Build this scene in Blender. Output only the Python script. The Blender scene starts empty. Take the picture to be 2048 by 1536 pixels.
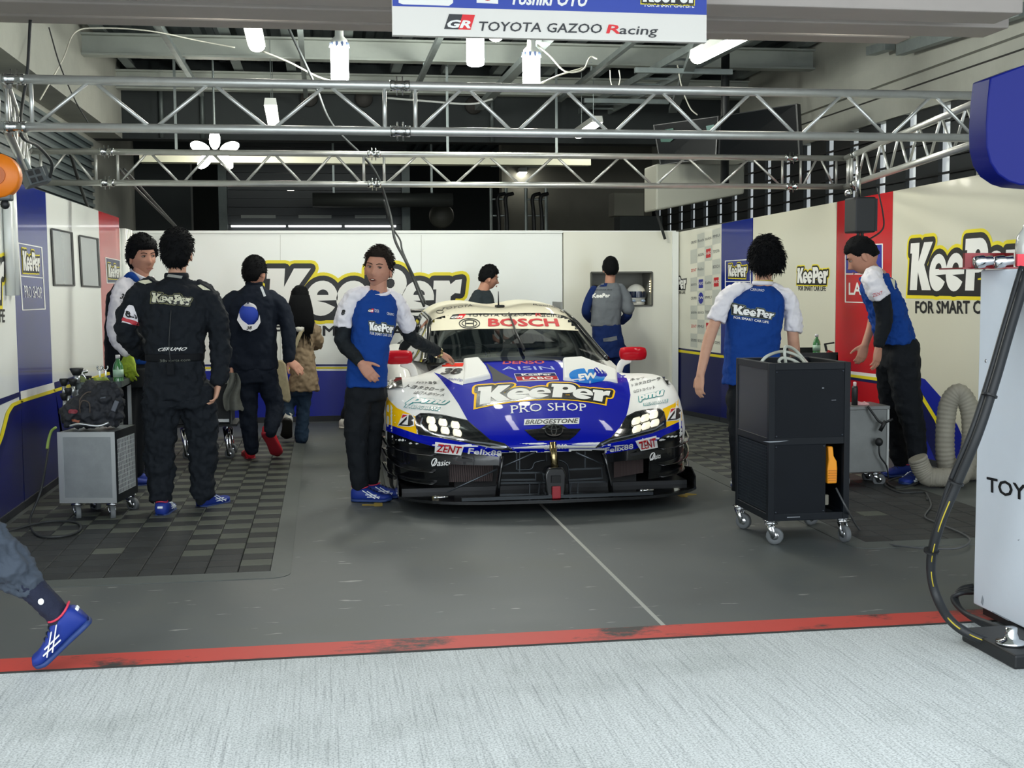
import bpy, bmesh, math, random
import numpy as np
from math import sin, cos, tan, pi, radians, degrees, atan, atan2, hypot, sqrt
from mathutils import Vector, Matrix, noise as mnoise
from mathutils.bvhtree import BVHTree
from mathutils.geometry import tessellate_polygon, delaunay_2d_cdt

random.seed(7)
SC = bpy.context.scene
COL = SC.collection

# ------------------------------------------------------------------ camera
FPX = 2450.0
CAMH = 1.45
ROLL, PITCH, YAW = 0.0076, radians(4.5245), radians(8.7333)
_fh = Vector((sin(YAW), cos(YAW), 0)); _r0 = Vector((cos(YAW), -sin(YAW), 0)); _Z = Vector((0, 0, 1))
CF = cos(PITCH) * _fh - sin(PITCH) * _Z
_u0 = sin(PITCH) * _fh + cos(PITCH) * _Z
CR = cos(ROLL) * _r0 - sin(ROLL) * _u0
CU = sin(ROLL) * _r0 + cos(ROLL) * _u0
CC = Vector((0, 0, CAMH))
cam_data = bpy.data.cameras.new('camera')
cam = bpy.data.objects.new('camera', cam_data); COL.objects.link(cam)
cam_data.sensor_width = 36.0; cam_data.lens = FPX / 2048 * 36.0; cam_data.clip_start = 0.05; cam_data.clip_end = 300
cam.matrix_world = Matrix(((CR.x, CU.x, -CF.x, CC.x), (CR.y, CU.y, -CF.y, CC.y), (CR.z, CU.z, -CF.z, CC.z), (0, 0, 0, 1)))
SC.camera = cam

# ------------------------------------------------------------------ sky and exposure
world = bpy.data.worlds.new('overcast_sky'); SC.world = world; world.use_nodes = True
_bg = world.node_tree.nodes['Background']
_bg.inputs['Color'].default_value = (0.88, 0.95, 1.0, 1); _bg.inputs['Strength'].default_value = 3.3
SC.view_settings.view_transform = 'Standard'; SC.view_settings.look = 'None'
SC.view_settings.gamma = 1.0; SC.view_settings.use_curve_mapping = False
SC.view_settings.exposure = 0.0
LAMP = 1.0      # strength multiplier of the garage's own lamps and the added ones

# ------------------------------------------------------------------ rays from the photograph to places in the garage
def ray(x, y):
    x = float(x); y = float(y)
    return (x - 1024) / FPX * CR + (768 - y) / FPX * CU + CF
def G(x, y, z=0.0):
    d = ray(x, y); return CC + d * ((z - CAMH) / d.z)
def PY(x, y, Y):
    d = ray(x, y); return CC + d * (Y / d.y)
def PXX(x, y, X):
    d = ray(x, y); return CC + d * (X / d.x)
def to_px(P):
    q = P - CC; w = q.dot(CF); return 1024 + FPX * q.dot(CR) / w, 768 - FPX * q.dot(CU) / w

# ------------------------------------------------------------------ materials
def lin(c):
    if isinstance(c, str): c = tuple(int(c[i:i + 2], 16) / 255 for i in (0, 2, 4))
    return tuple((v / 12.92 if v <= .04045 else ((v + .055) / 1.055) ** 2.4) for v in c)
MATS = {}
def mat(name, col='808080', rough=.5, metal=0., coat=0., spec=.5, noise=None, bump=None, emit=0., alpha=1., trans=0., emit_col=None):
    """principled material; noise=(scale, second colour, amount), bump=(scale, strength)"""
    if name in MATS: return MATS[name]
    m = bpy.data.materials.new(name); m.use_nodes = True; MATS[name] = m
    nt = m.node_tree; b = nt.nodes['Principled BSDF']; L = nt.links.new
    c = lin(col); b.inputs['Base Color'].default_value = (*c, 1)
    b.inputs['Roughness'].default_value = rough; b.inputs['Metallic'].default_value = metal
    b.inputs['Coat Weight'].default_value = coat; b.inputs['Coat Roughness'].default_value = .04
    b.inputs['Specular IOR Level'].default_value = spec
    if trans: b.inputs['Transmission Weight'].default_value = trans
    if alpha < 1: b.inputs['Alpha'].default_value = alpha
    if emit:
        b.inputs['Emission Color'].default_value = (*lin(emit_col or col), 1); b.inputs['Emission Strength'].default_value = emit
    if noise or bump:
        tc = nt.nodes.new('ShaderNodeTexCoord')
    if noise:
        n = nt.nodes.new('ShaderNodeTexNoise'); n.inputs['Scale'].default_value = noise[0]; n.inputs['Detail'].default_value = 6
        n.inputs['Roughness'].default_value = .65
        L(tc.outputs['Object'], n.inputs['Vector'])
        r = nt.nodes.new('ShaderNodeValToRGB'); r.color_ramp.elements[0].position = .5 - .25; r.color_ramp.elements[1].position = .75
        c2 = lin(noise[1]); k = noise[2] if len(noise) > 2 else 1
        r.color_ramp.elements[0].color = (*c, 1); r.color_ramp.elements[1].color = (*[a + (d - a) * k for a, d in zip(c, c2)], 1)
        L(n.outputs['Fac'], r.inputs['Fac']); L(r.outputs['Color'], b.inputs['Base Color'])
    if bump:
        n2 = nt.nodes.new('ShaderNodeTexNoise'); n2.inputs['Scale'].default_value = bump[0]; n2.inputs['Detail'].default_value = 5
        L(tc.outputs['Object'], n2.inputs['Vector'])
        bp = nt.nodes.new('ShaderNodeBump'); bp.inputs['Strength'].default_value = bump[1]; bp.inputs['Distance'].default_value = .02
        L(n2.outputs['Fac'], bp.inputs['Height']); L(bp.outputs['Normal'], b.inputs['Normal'])
    return m

# ------------------------------------------------------------------ objects
def put(o, parent=None, label=None, cat=None, group=None, kind=None):
    COL.objects.link(o)
    if parent is not None:
        o.parent = parent; o.matrix_parent_inverse = PINV.get(parent.name, Matrix())
    if label: o['label'] = label
    if cat: o['category'] = cat
    if group: o['group'] = group
    if kind: o['kind'] = kind
    return o
PINV = {}
def thing(name, label, cat, loc=(0, 0, 0), group=None, kind=None):
    """an Empty at the thing's base; its parts are built in world coordinates"""
    o = bpy.data.objects.new(name, None); o.empty_display_size = .1
    o.location = loc
    put(o, None, label, cat, group, kind)
    PINV[o.name] = Matrix.Translation(-Vector(loc))
    return o
def link(name, me, material=None, parent=None, smooth=False, **k):
    if material is not None:
        for m in (material if isinstance(material, (list, tuple)) else [material]): me.materials.append(m)
    if smooth: me.polygons.foreach_set('use_smooth', [True] * len(me.polygons))
    o = bpy.data.objects.new(name, me)
    put(o, parent, **k)
    if parent is not None and parent.parent is not None:
        o.matrix_parent_inverse = Matrix()      # sub-parts: their part sits at the thing's frame already
    return o

class MB:
    """collects shapes into one mesh"""
    def __init__(s): s.v = []; s.f = []; s.m = []; s.cur = 0
    def add(s, vs, fs):
        o = len(s.v); s.v += [tuple(v) for v in vs]; s.f += [tuple(i + o for i in f) for f in fs]; s.m += [s.cur] * len(fs); return s
    def mi(s, i): s.cur = i; return s
    def box(s, c, d, R=None):
        hx, hy, hz = d[0] / 2, d[1] / 2, d[2] / 2
        vs = [Vector((x, y, z)) for x in (-hx, hx) for y in (-hy, hy) for z in (-hz, hz)]
        if R is not None: vs = [R @ v for v in vs]
        c = Vector(c)
        return s.add([v + c for v in vs], [(0, 1, 3, 2), (4, 6, 7, 5), (0, 4, 5, 1), (2, 3, 7, 6), (0, 2, 6, 4), (1, 5, 7, 3)])
    def span(s, a, b):
        return s.box([(p + q) / 2 for p, q in zip(a, b)], [abs(p - q) for p, q in zip(a, b)])
    def bar(s, a, b, w, h=None, up=(0, 0, 1)):
        a, b = Vector(a), Vector(b); h = h or w; d = (b - a).normalized(); u = Vector(up)
        if abs(d.dot(u)) > .98: u = Vector((0, 1, 0))
        x = d.cross(u).normalized(); z = x.cross(d).normalized()
        R = Matrix((x, d, z)).transposed()
        return s.box((a + b) / 2, (w, (b - a).length, h), R)
    def cyl(s, a, b, r, r2=None, n=12, cap=True):
        return s.tube([a, b], [r, r if r2 is None else r2], n, cap)
    def tube(s, pts, r, n=10, cap=True, flat=None, closed=False):
        pts = [Vector(p) for p in pts]; N = len(pts)
        rs = r if isinstance(r, (list, tuple)) else [r] * N
        tan_ = []
        for i in range(N):
            a = pts[i - 1] if i else (pts[-1] if closed else pts[0]); b = pts[(i + 1) % N] if (i < N - 1 or closed) else pts[-1]
            t = (b - a); tan_.append(t.normalized() if t.length > 1e-9 else Vector((0, 0, 1)))
        u = Vector((0, 0, 1)) if abs(tan_[0].z) < .9 else Vector((1, 0, 0))
        u = (u - tan_[0] * u.dot(tan_[0])).normalized()
        vs = []
        for i in range(N):
            u = (u - tan_[i] * u.dot(tan_[i]))
            u = u.normalized() if u.length > 1e-6 else tan_[i].orthogonal().normalized()
            w = tan_[i].cross(u)
            ri = rs[i]; ra, rb = ri if isinstance(ri, (tuple, list)) else (ri, ri)
            for k in range(n):
                a = 2 * pi * k / n
                vs.append(pts[i] + u * (cos(a) * ra) + w * (sin(a) * rb))
        fs = []
        M = N if closed else N - 1
        for i in range(M):
            for k in range(n):
                k2 = (k + 1) % n; j = (i + 1) % N
                fs.append((i * n + k, i * n + k2, j * n + k2, j * n + k))
        if cap and not closed:
            fs.append(tuple(range(n - 1, -1, -1))); fs.append(tuple((N - 1) * n + k for k in range(n)))
        return s.add(vs, fs)
    def lathe(s, prof, c=(0, 0, 0), axis=(0, 0, 1), n=20):
        """prof: (radius, height) list along axis"""
        c = Vector(c); ax = Vector(axis).normalized(); u = ax.orthogonal().normalized(); w = ax.cross(u)
        vs = []; N = len(prof)
        for r, h in prof:
            for k in range(n):
                a = 2 * pi * k / n; vs.append(c + ax * h + (u * cos(a) + w * sin(a)) * r)
        fs = [(i * n + k, i * n + (k + 1) % n, (i + 1) * n + (k + 1) % n, (i + 1) * n + k) for i in range(N - 1) for k in range(n)]
        if prof[0][0] > 1e-6: fs.append(tuple(range(n - 1, -1, -1)))
        if prof[-1][0] > 1e-6: fs.append(tuple((N - 1) * n + k for k in range(n)))
        return s.add(vs, fs)
    def ball(s, c, r, n=14, m=8, R=None):
        r = r if isinstance(r, (tuple, list)) else (r, r, r); c = Vector(c)
        vs = []; fs = []
        for i in range(m + 1):
            t = pi * i / m
            for k in range(n):
                a = 2 * pi * k / n
                v = Vector((r[0] * sin(t) * cos(a), r[1] * sin(t) * sin(a), r[2] * cos(t)))
                if R is not None: v = R @ v
                vs.append(c + v)
        for i in range(m):
            for k in range(n):
                fs.append((i * n + k, (i + 1) * n + k, (i + 1) * n + (k + 1) % n, i * n + (k + 1) % n))
        return s.add(vs, fs)
    def prism(s, poly, fr, d):
        """poly: 2d outline in frame (o, ex, ey); extruded d along ex x ey"""
        o, ex, ey = map(Vector, fr); nz = ex.cross(ey).normalized()
        n = len(poly); a = [o + ex * p[0] + ey * p[1] for p in poly]; b = [q + nz * d for q in a]
        fs = [tuple(range(n - 1, -1, -1)), tuple(range(n, 2 * n))] + [(i, (i + 1) % n, n + (i + 1) % n, n + i) for i in range(n)]
        return s.add(a + b, fs)
    def grid(s, rows, close_u=False, flip=False):
        R, Cn = len(rows), len(rows[0]); vs = [p for r in rows for p in r]; fs = []
        for i in range(R - 1):
            for j in range(Cn if close_u else Cn - 1):
                q = (i * Cn + j, i * Cn + (j + 1) % Cn, (i + 1) * Cn + (j + 1) % Cn, (i + 1) * Cn + j)
                fs.append(q[::-1] if flip else q)
        return s.add(vs, fs)
    def mesh(s, name='mesh'):
        me = bpy.data.meshes.new(name); me.from_pydata(s.v, [], s.f)
        if any(s.m): me.polygons.foreach_set('material_index', s.m)
        me.update(); return me
    def build(s, name, material=None, parent=None, smooth=False, bevel=0, seg=2, **k):
        me = s.mesh(name)
        o = link(name, me, material, parent, smooth, **k)
        if bevel:
            b = o.modifiers.new('bevel', 'BEVEL'); b.width = bevel; b.segments = seg; b.limit_method = 'ANGLE'; b.angle_limit = radians(40)
            b.harden_normals = False
        if smooth == 'auto':
            sharp_by_angle(me)
        return o
def sharp_by_angle(me, ang=radians(35)):
    me.polygons.foreach_set('use_smooth', [True] * len(me.polygons))
    bm = bmesh.new(); bm.from_mesh(me)
    for e in bm.edges:
        if len(e.link_faces) == 2: e.smooth = e.calc_face_angle(0) < ang
    bm.to_mesh(me); bm.free()
def spline(pts, n=8, closed=False):
    """Catmull-Rom through points"""
    P = [Vector(p) for p in pts]; N = len(P); out = []
    rng = N if closed else N - 1
    for i in range(rng):
        p0 = P[(i - 1) % N] if (closed or i) else P[0] * 2 - P[1]; p1 = P[i]; p2 = P[(i + 1) % N]
        p3 = P[(i + 2) % N] if (closed or i + 2 < N) else P[-1] * 2 - P[-2]
        for k in range(n):
            t = k / n; out.append(.5 * ((2 * p1) + (p2 - p0) * t + (2 * p0 - 5 * p1 + 4 * p2 - p3) * t * t + (3 * p1 - p0 - 3 * p2 + p3) * t ** 3))
    if not closed: out.append(P[-1])
    return out

# ------------------------------------------------------------------ flat print: lettering and shapes laid on real surfaces
SCRATCH = bpy.data.scenes.new('scratch')
def eval_mesh(o):
    """mesh of one object with its modifiers, worked out in a scene of its own"""
    SCRATCH.collection.objects.link(o); vl = SCRATCH.view_layers[0]; vl.update(); dg = vl.depsgraph
    me = bpy.data.meshes.new_from_object(o.evaluated_get(dg), depsgraph=dg); SCRATCH.collection.objects.unlink(o); return me
_TXT = {}
def union2d(v, f):
    """overlapping flat faces -> one clean sheet"""
    ar = lambda q: sum(v[q[i - 1]][0] * v[q[i]][1] - v[q[i]][0] * v[q[i - 1]][1] for i in range(len(q)))
    F_ = [list(q) if ar(q) > 0 else list(q)[::-1] for q in f if abs(ar(q)) > 1e-9]
    r = delaunay_2d_cdt([Vector(p[:2]) for p in v], [], F_, 0, 1e-6); V = r[0]; keep = []
    def inside(x, y, q):
        for i in range(len(q)):
            a, b = v[q[i - 1]], v[q[i]]
            if (b[0] - a[0]) * (y - a[1]) - (b[1] - a[1]) * (x - a[0]) < -1e-9: return False
        return True
    for q, o in zip(r[2], r[5]):
        if not o: continue
        x = sum(V[i].x for i in q) / len(q); y = sum(V[i].y for i in q) / len(q)
        if any(inside(x, y, F_[k]) for k in o): keep.append(tuple(q))
    return [(p.x, p.y) for p in V], keep
def text2d(s, bold=0., shear=0., space=1., serif=False):
    """lettering as (verts, faces) scaled to the unit rectangle, plus aspect"""
    key = (s, bold, shear, space, serif)
    if key in _TXT: return _TXT[key]
    cu = bpy.data.curves.new('lettering', 'FONT'); cu.body = s; cu.size = 1; cu.shear = shear; cu.space_character = space
    cu.resolution_u = 2; cu.fill_mode = 'FRONT'
    o = bpy.data.objects.new('lettering', cu)
    me = eval_mesh(o)
    v = [(p.co.x, p.co.y) for p in me.vertices]; f = [tuple(p.vertices) for p in me.polygons]
    if serif:
        ys = [p[1] for p in v]; y0, y1 = 0., max(ys)
        ext = []
        for e in me.edges:
            a, b = v[e.vertices[0]], v[e.vertices[1]]
            for yy in (y0, y1):
                if abs(a[1] - yy) < .012 and abs(b[1] - yy) < .012 and .03 < abs(a[0] - b[0]) < .22: ext.append((min(a[0], b[0]), max(a[0], b[0]), yy))
        for xa, xb, yy in set((round(a, 3), round(b, 3), c) for a, b, c in ext):
            sgn = 1 if yy == y0 else -1; n = len(v)
            v += [(xa - .05, yy), (xb + .05, yy), (xb + .05, yy + sgn * .045), (xa - .05, yy + sgn * .045)]; f.append((n, n + 1, n + 2, n + 3))
    if bold > 0:
        cnt = {}
        for q in f:
            for i in range(len(q)):
                k = tuple(sorted((q[i], q[i - 1]))); cnt[k] = cnt.get(k, 0) + 1
        for (a, b), c in cnt.items():
            if c == 1:
                a2, b2 = v[a], v[b]; n = len(v); sv, sf = stroke2d([a2, b2], bold, False, 5, False); v += sv; f += [tuple(i + n for i in q) for q in sf]
    if bold > 0 or serif: v, f = union2d(v, f)
    bpy.data.objects.remove(o); bpy.data.curves.remove(cu); bpy.data.meshes.remove(me)
    if not v: return [], [], 1
    x0, x1 = min(p[0] for p in v), max(p[0] for p in v); y0, y1 = min(p[1] for p in v), max(p[1] for p in v)
    w, h = max(x1 - x0, 1e-6), max(y1 - y0, 1e-6)
    r = ([((p[0] - x0) / w, (p[1] - y0) / h) for p in v], f, w / h)
    _TXT[key] = r; return r
def tess(loops):
    """outline + holes -> verts, tris"""
    v = [p for l in loops for p in l]
    t = tessellate_polygon([[Vector((p[0], p[1], 0)) for p in l] for l in loops])
    return v, [tuple(x) for x in t]
def homog(q):
    """unit square (0,0),(1,0),(1,1),(0,1) -> quad"""
    A = []; B = []
    for (x, y), (u, v) in zip(((0, 0), (1, 0), (1, 1), (0, 1)), q):
        A += [[x, y, 1, 0, 0, 0, -u * x, -u * y], [0, 0, 0, x, y, 1, -v * x, -v * y]]; B += [u, v]
    h = np.linalg.solve(np.array(A, float), np.array(B, float))
    def f(p):
        w = h[6] * p[0] + h[7] * p[1] + 1
        return ((h[0] * p[0] + h[1] * p[1] + h[2]) / w, (h[3] * p[0] + h[4] * p[1] + h[5]) / w)
    return f
class Plane:
    """flat surface: photograph ray -> point"""
    def __init__(s, co, no): s.co = Vector(co); s.no = Vector(no).normalized(); s.flat = True
    def __call__(s, x, y):
        d = ray(x, y); t = (s.co - CC).dot(s.no) / d.dot(s.no); n = s.no if d.dot(s.no) < 0 else -s.no
        return CC + d * t, n
class Surf:
    """curved surface given by meshes (world coordinates)"""
    def __init__(s, objs, skip=0.):
        v = []; f = []; s.flat = False
        for o in (objs if isinstance(objs, (list, tuple)) else [objs]):
            me = o.data; n = len(v); v += [p.co.copy() for p in me.vertices]; f += [tuple(i + n for i in p.vertices) for p in me.polygons]
        s.t = BVHTree.FromPolygons(v, f)
    def __call__(s, x, y):
        d = ray(x, y).normalized(); h = s.t.ray_cast(CC, d)
        if h[0] is None: return None, None
        n = h[1] if h[1].dot(d) < 0 else -h[1]
        return h[0], n
def cut_grid(v, f, step):
    bm = bmesh.new(); bv = [bm.verts.new((p[0], p[1], 0)) for p in v]
    for q in f:
        try: bm.faces.new([bv[i] for i in q])
        except ValueError: pass
    xs = [p[0] for p in v]; ys = [p[1] for p in v]
    for k in range(int((max(xs) - min(xs)) / step) + 1):
        bmesh.ops.bisect_plane(bm, geom=bm.verts[:] + bm.edges[:] + bm.faces[:], plane_co=(min(xs) + (k + .5) * step, 0, 0), plane_no=(1, 0, 0))
    for k in range(int((max(ys) - min(ys)) / step) + 1):
        bmesh.ops.bisect_plane(bm, geom=bm.verts[:] + bm.edges[:] + bm.faces[:], plane_co=(0, min(ys) + (k + .5) * step, 0), plane_no=(0, 1, 0))
    bm.verts.index_update()
    v = [(p.co.x, p.co.y) for p in bm.verts]; f = [tuple(q.index for q in g.verts) for g in bm.faces]; bm.free(); return v, f
def lay_core(v, f, surf, off=.002, step=8):
    if not v: return [], []
    if not surf.flat: v, f = cut_grid(v, f, step)
    pts = []; ok = []
    for p in v:
        h, n = surf(p[0], p[1]); ok.append(h is not None)
        pts.append(h + n * off if h is not None else Vector((0, 0, 0)))
    keep = []
    for q in f:
        if not all(ok[i] for i in q): continue
        if not surf.flat and max((pts[q[i]] - pts[q[i - 1]]).length for i in range(len(q))) > .35: continue
        a = sum(v[q[i - 1]][0] * v[q[i]][1] - v[q[i]][0] * v[q[i - 1]][1] for i in range(len(q)))
        keep.append(q if a < 0 else q[::-1])
    use = sorted(set(i for q in keep for i in q)); mp = {j: k for k, j in enumerate(use)}
    return [pts[i] for i in use], [tuple(mp[i] for i in q) for q in keep]
def lay(name, v, f, surf, material, parent, off=.002, step=8, label=None, smooth=False, kind=None):
    """lay a 2d photograph-pixel shape on a surface as thin print standing off by off"""
    p, q = lay_core(v, f, surf, off, step)
    return MB().add(p, q).build(name, material, parent, smooth, label=label, kind=kind) if q else None
def lay_poly(name, loops, surf, material, parent, off=.002, step=8, **k):
    if loops and not isinstance(loops[0][0], (tuple, list)): loops = [loops]
    v, f = tess(loops); return lay(name, v, f, surf, material, parent, off, step, **k)
def lay_text(name, s, quad, surf, material, parent, off=.003, step=8, bold=.0, shear=0., space=1., serif=False, arch=0, **k):
    """quad: photograph corners bottom-left, bottom-right, top-right, top-left"""
    v, f, _ = text2d(s, bold, shear, space, serif); h = homog(quad)
    if arch: v, f = cut_grid(v, f, .06)
    def nz(p):
        q = h(p); return (q[0], q[1] - arch * (1 - (2 * p[0] - 1) ** 2))
    return lay(name, [nz(p) for p in v], f, surf, material, parent, off, step, **k)
def rect_q(x0, y0, x1, y1): return [(x0, y1), (x1, y1), (x1, y0), (x0, y0)]
def ell(cx, cy, rx, ry, n=24, a0=0, a1=2 * pi, rot=0):
    out = []
    for i in range(n):
        a = a0 + (a1 - a0) * i / (n if abs(a1 - a0 - 2 * pi) < 1e-6 else n - 1)
        x, y = rx * cos(a), ry * sin(a); out.append((cx + x * cos(rot) - y * sin(rot), cy + x * sin(rot) + y * cos(rot)))
    return out
def stroke2d(loop, w, closed=True, nd=8, join=True):
    """thick line along a loop: quads and round joints"""
    v = []; f = []; N = len(loop)
    for i in range(N if closed else N - 1):
        a, b = loop[i], loop[(i + 1) % N]; dx, dy = b[0] - a[0], b[1] - a[1]; l = hypot(dx, dy)
        if l < 1e-9: continue
        nx, ny = -dy / l * w, dx / l * w; n = len(v)
        v += [(a[0] + nx, a[1] + ny), (b[0] + nx, b[1] + ny), (b[0] - nx, b[1] - ny), (a[0] - nx, a[1] - ny)]; f.append((n, n + 1, n + 2, n + 3))
    for a in loop:
        n = len(v); v += [(a[0] + w * cos(2 * pi * k / nd), a[1] + w * sin(2 * pi * k / nd)) for k in range(nd)]; f.append(tuple(range(n, n + nd)))
    return union2d(v, f) if join else (v, f)

# ------------------------------------------------------------------ the bubble-lettered team logo: white letters, black outline, yellow border
def _e(x):
    cx, cy = x + .34, .36; o = []
    for i in range(23):
        a = radians(-6 + (360 - 24 + 6 - 6) * i / 22); o.append((cx + .36 * cos(a), cy + .38 * sin(a)))
    o += [(cx + .10, cy - .10), (cx - .10, cy - .055)]
    h = [(cx - .13, cy + .07)] + [(cx + .02 + .13 * cos(a), cy + .07 + .12 * sin(a)) for a in [pi - pi * i / 8 for i in range(9)]]
    return o, [h[::-1]]
def _logo_glyphs():
    g = []
    g.append(([(0, 0), (0, .78), (-.08, .78), (-.08, 1), (.32, 1), (.32, .60), (.52, 1), (.90, 1), (.58, .53), (.93, 0), (.54, 0), (.32, .38), (.32, 0)], []))
    g.append(_e(.84)); g.append(_e(1.53))
    x = 2.30
    g.append(([(x, 0), (x, .78), (x - .08, .78), (x - .08, 1), (x + .46, 1)] + [(x + .46 + .31 * cos(a), .67 + .33 * sin(a)) for a in [pi / 2 - pi * i / 10 for i in range(1, 10)]] +
              [(x + .46, .34), (x + .33, .34), (x + .33, 0)], [[(x + .40 + .10 * cos(a), .68 + .11 * sin(a)) for a in [2 * pi * i / 10 for i in range(10)]]]))
    g.append(_e(3.0))
    x = 3.74
    g.append(([(x, 0), (x, .55), (x - .07, .55), (x - .07, .74), (x + .28, .74), (x + .31, .66), (x + .42, .75), (x + .56, .77), (x + .54, .46), (x + .42, .47), (x + .33, .40), (x + .33, 0)], []))
    return g
LOGO_G = _logo_glyphs()
def _layers(lean, wb, wy):
    sh = lambda p: (p[0] + lean * p[1], p[1])
    out = {'y': ([], []), 'b': ([], []), 'w': ([], [])}
    def add(k, v, f):
        n = len(out[k][0]); out[k][0].extend(sh(p) for p in v); out[k][1].extend(tuple(i + n for i in q) for q in f)
    for o, hs in LOGO_G:
        add('w', *tess([o] + hs))
        for k, w in (('b', wb), ('y', wy)):
            if w <= 0: continue
            add(k, *stroke2d(o, w, True, 12, False)); add(k, *tess([o]))
    for k, w in (('b', wb), ('y', wy)):
        if w > 0: add(k, [(-w, -w), (4.07 + w, -w), (4.07 + w, .2), (-w, .2)], [(0, 1, 2, 3)])
    for k in 'by':
        if out[k][0]: out[k] = union2d(*out[k])
    return out
_LAY = {}
def logo(name, quad, surf, parent, off=.002, step=8, lean=.06, wb=.11, wy=.18, letters=None, dark=None, border=None, label=None, arch=(0, 0)):
    """quad: photograph corners of the lettering's own box (letters without outline), bottom-left first"""
    if (lean, wb, wy) not in _LAY: _LAY[(lean, wb, wy)] = _layers(lean, wb, wy)
    L = _LAY[(lean, wb, wy)]; h = homog(quad)
    def nz(p):
        u = (p[0] + .08) / (4.3 + .08 + lean); q = h((u, p[1])); return (q[0], q[1] - (arch[0] + (arch[1] - arch[0]) * p[1]) * (1 - (2 * u - 1) ** 2))
    b = MB()
    for i, (k, o2) in enumerate((('y', 0), ('b', .0012), ('w', .0024))):
        if (k == 'y' and wy <= 0) or (k == 'b' and wb <= 0): continue
        v, f = L[k]; p, q = lay_core([nz(p) for p in v], f, surf, off + o2, step); b.mi(i).add(p, q)
    return b.build(name, [border or mat('print_yellow', 'E6D51E', .45), dark or mat('print_black', '101214', .45), letters or mat('print_white', 'EDEDE8', .45)], parent, label=label)
# ================================================================== THE PLACE
def node_mat(name):
    m = bpy.data.materials.new(name); m.use_nodes = True; MATS[name] = m
    nt = m.node_tree; return m, nt, nt.nodes['Principled BSDF'], nt.links.new
def ramp(nt, pts):
    r = nt.nodes.new('ShaderNodeValToRGB'); e = r.color_ramp.elements
    while len(e) < len(pts): e.new(.5)
    for q, (p, c) in zip(e, pts): q.position = p; q.color = (*lin(c), 1)
    return r
def floor_material():
    m, nt, b, L = node_mat('worn_grey_floor_paint')
    tc = nt.nodes.new('ShaderNodeTexCoord')
    n1 = nt.nodes.new('ShaderNodeTexNoise'); n1.inputs['Scale'].default_value = .9; n1.inputs['Detail'].default_value = 8; n1.inputs['Roughness'].default_value = .6
    L(tc.outputs['Object'], n1.inputs['Vector'])
    r1 = ramp(nt, [(.3, '414646'), (.5, '4C5151'), (.7, '5A5D58')]); L(n1.outputs['Fac'], r1.inputs['Fac'])
    mp = nt.nodes.new('ShaderNodeMapping'); mp.inputs['Scale'].default_value = (2.2, 9, 1); L(tc.outputs['Object'], mp.inputs['Vector'])
    n2 = nt.nodes.new('ShaderNodeTexNoise'); n2.inputs['Scale'].default_value = 2.4; n2.inputs['Detail'].default_value = 3; L(mp.outputs['Vector'], n2.inputs['Vector'])
    r2 = ramp(nt, [(.675, '000000'), (.72, 'FFFFFF')]); L(n2.outputs['Fac'], r2.inputs['Fac'])
    mx = nt.nodes.new('ShaderNodeMix'); mx.data_type = 'RGBA'; L(r2.outputs['Color'], mx.inputs['Factor']); L(r1.outputs['Color'], mx.inputs[6]); mx.inputs[7].default_value = (*lin('8C8D88'), 1)
    L(mx.outputs[2], b.inputs['Base Color'])
    r3 = ramp(nt, [(.3, 'B4B4B4'), (.7, 'D2D2D2')]); L(n1.outputs['Fac'], r3.inputs['Fac']); L(r3.outputs['Color'], b.inputs['Roughness'])
    return m
def apron_material():
    m, nt, b, L = node_mat('broomed_concrete')
    tc = nt.nodes.new('ShaderNodeTexCoord')
    mp = nt.nodes.new('ShaderNodeMapping'); mp.inputs['Scale'].default_value = (60, 1.2, 1); mp.inputs['Rotation'].default_value = (0, 0, radians(3)); L(tc.outputs['Object'], mp.inputs['Vector'])
    n1 = nt.nodes.new('ShaderNodeTexNoise'); n1.inputs['Scale'].default_value = 1.6; n1.inputs['Detail'].default_value = 6; n1.inputs['Roughness'].default_value = .7; L(mp.outputs['Vector'], n1.inputs['Vector'])
    n2 = nt.nodes.new('ShaderNodeTexNoise'); n2.inputs['Scale'].default_value = 1.1; n2.inputs['Detail'].default_value = 9; n2.inputs['Roughness'].default_value = .62; L(tc.outputs['Object'], n2.inputs['Vector'])
    n3 = nt.nodes.new('ShaderNodeTexNoise'); n3.inputs['Scale'].default_value = 130; n3.inputs['Detail'].default_value = 2; L(tc.outputs['Object'], n3.inputs['Vector'])
    r1 = ramp(nt, [(.30, 'A0A4A4'), (.46, 'C4C8C7'), (.7, 'D2D6D5')]); L(n1.outputs['Fac'], r1.inputs['Fac'])
    r2 = ramp(nt, [(.25, 'DCDEDC'), (.5, 'FFFFFF')]); L(n2.outputs['Fac'], r2.inputs['Fac'])
    r3 = ramp(nt, [(.34, 'B8BBBB'), (.56, 'FFFFFF')]); L(n3.outputs['Fac'], r3.inputs['Fac'])
    m1 = nt.nodes.new('ShaderNodeMix'); m1.data_type = 'RGBA'; m1.blend_type = 'MULTIPLY'; m1.inputs['Factor'].default_value = 1; L(r1.outputs['Color'], m1.inputs[6]); L(r2.outputs['Color'], m1.inputs[7])
    m2 = nt.nodes.new('ShaderNodeMix'); m2.data_type = 'RGBA'; m2.blend_type = 'MULTIPLY'; m2.inputs['Factor'].default_value = .8; L(m1.outputs[2], m2.inputs[6]); L(r3.outputs['Color'], m2.inputs[7])
    L(m2.outputs[2], b.inputs['Base Color']); b.inputs['Roughness'].default_value = .85
    bp = nt.nodes.new('ShaderNodeBump'); bp.inputs['Strength'].default_value = .5; bp.inputs['Distance'].default_value = .004
    L(n1.outputs['Fac'], bp.inputs['Height']); L(bp.outputs['Normal'], b.inputs['Normal'])
    return m
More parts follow.
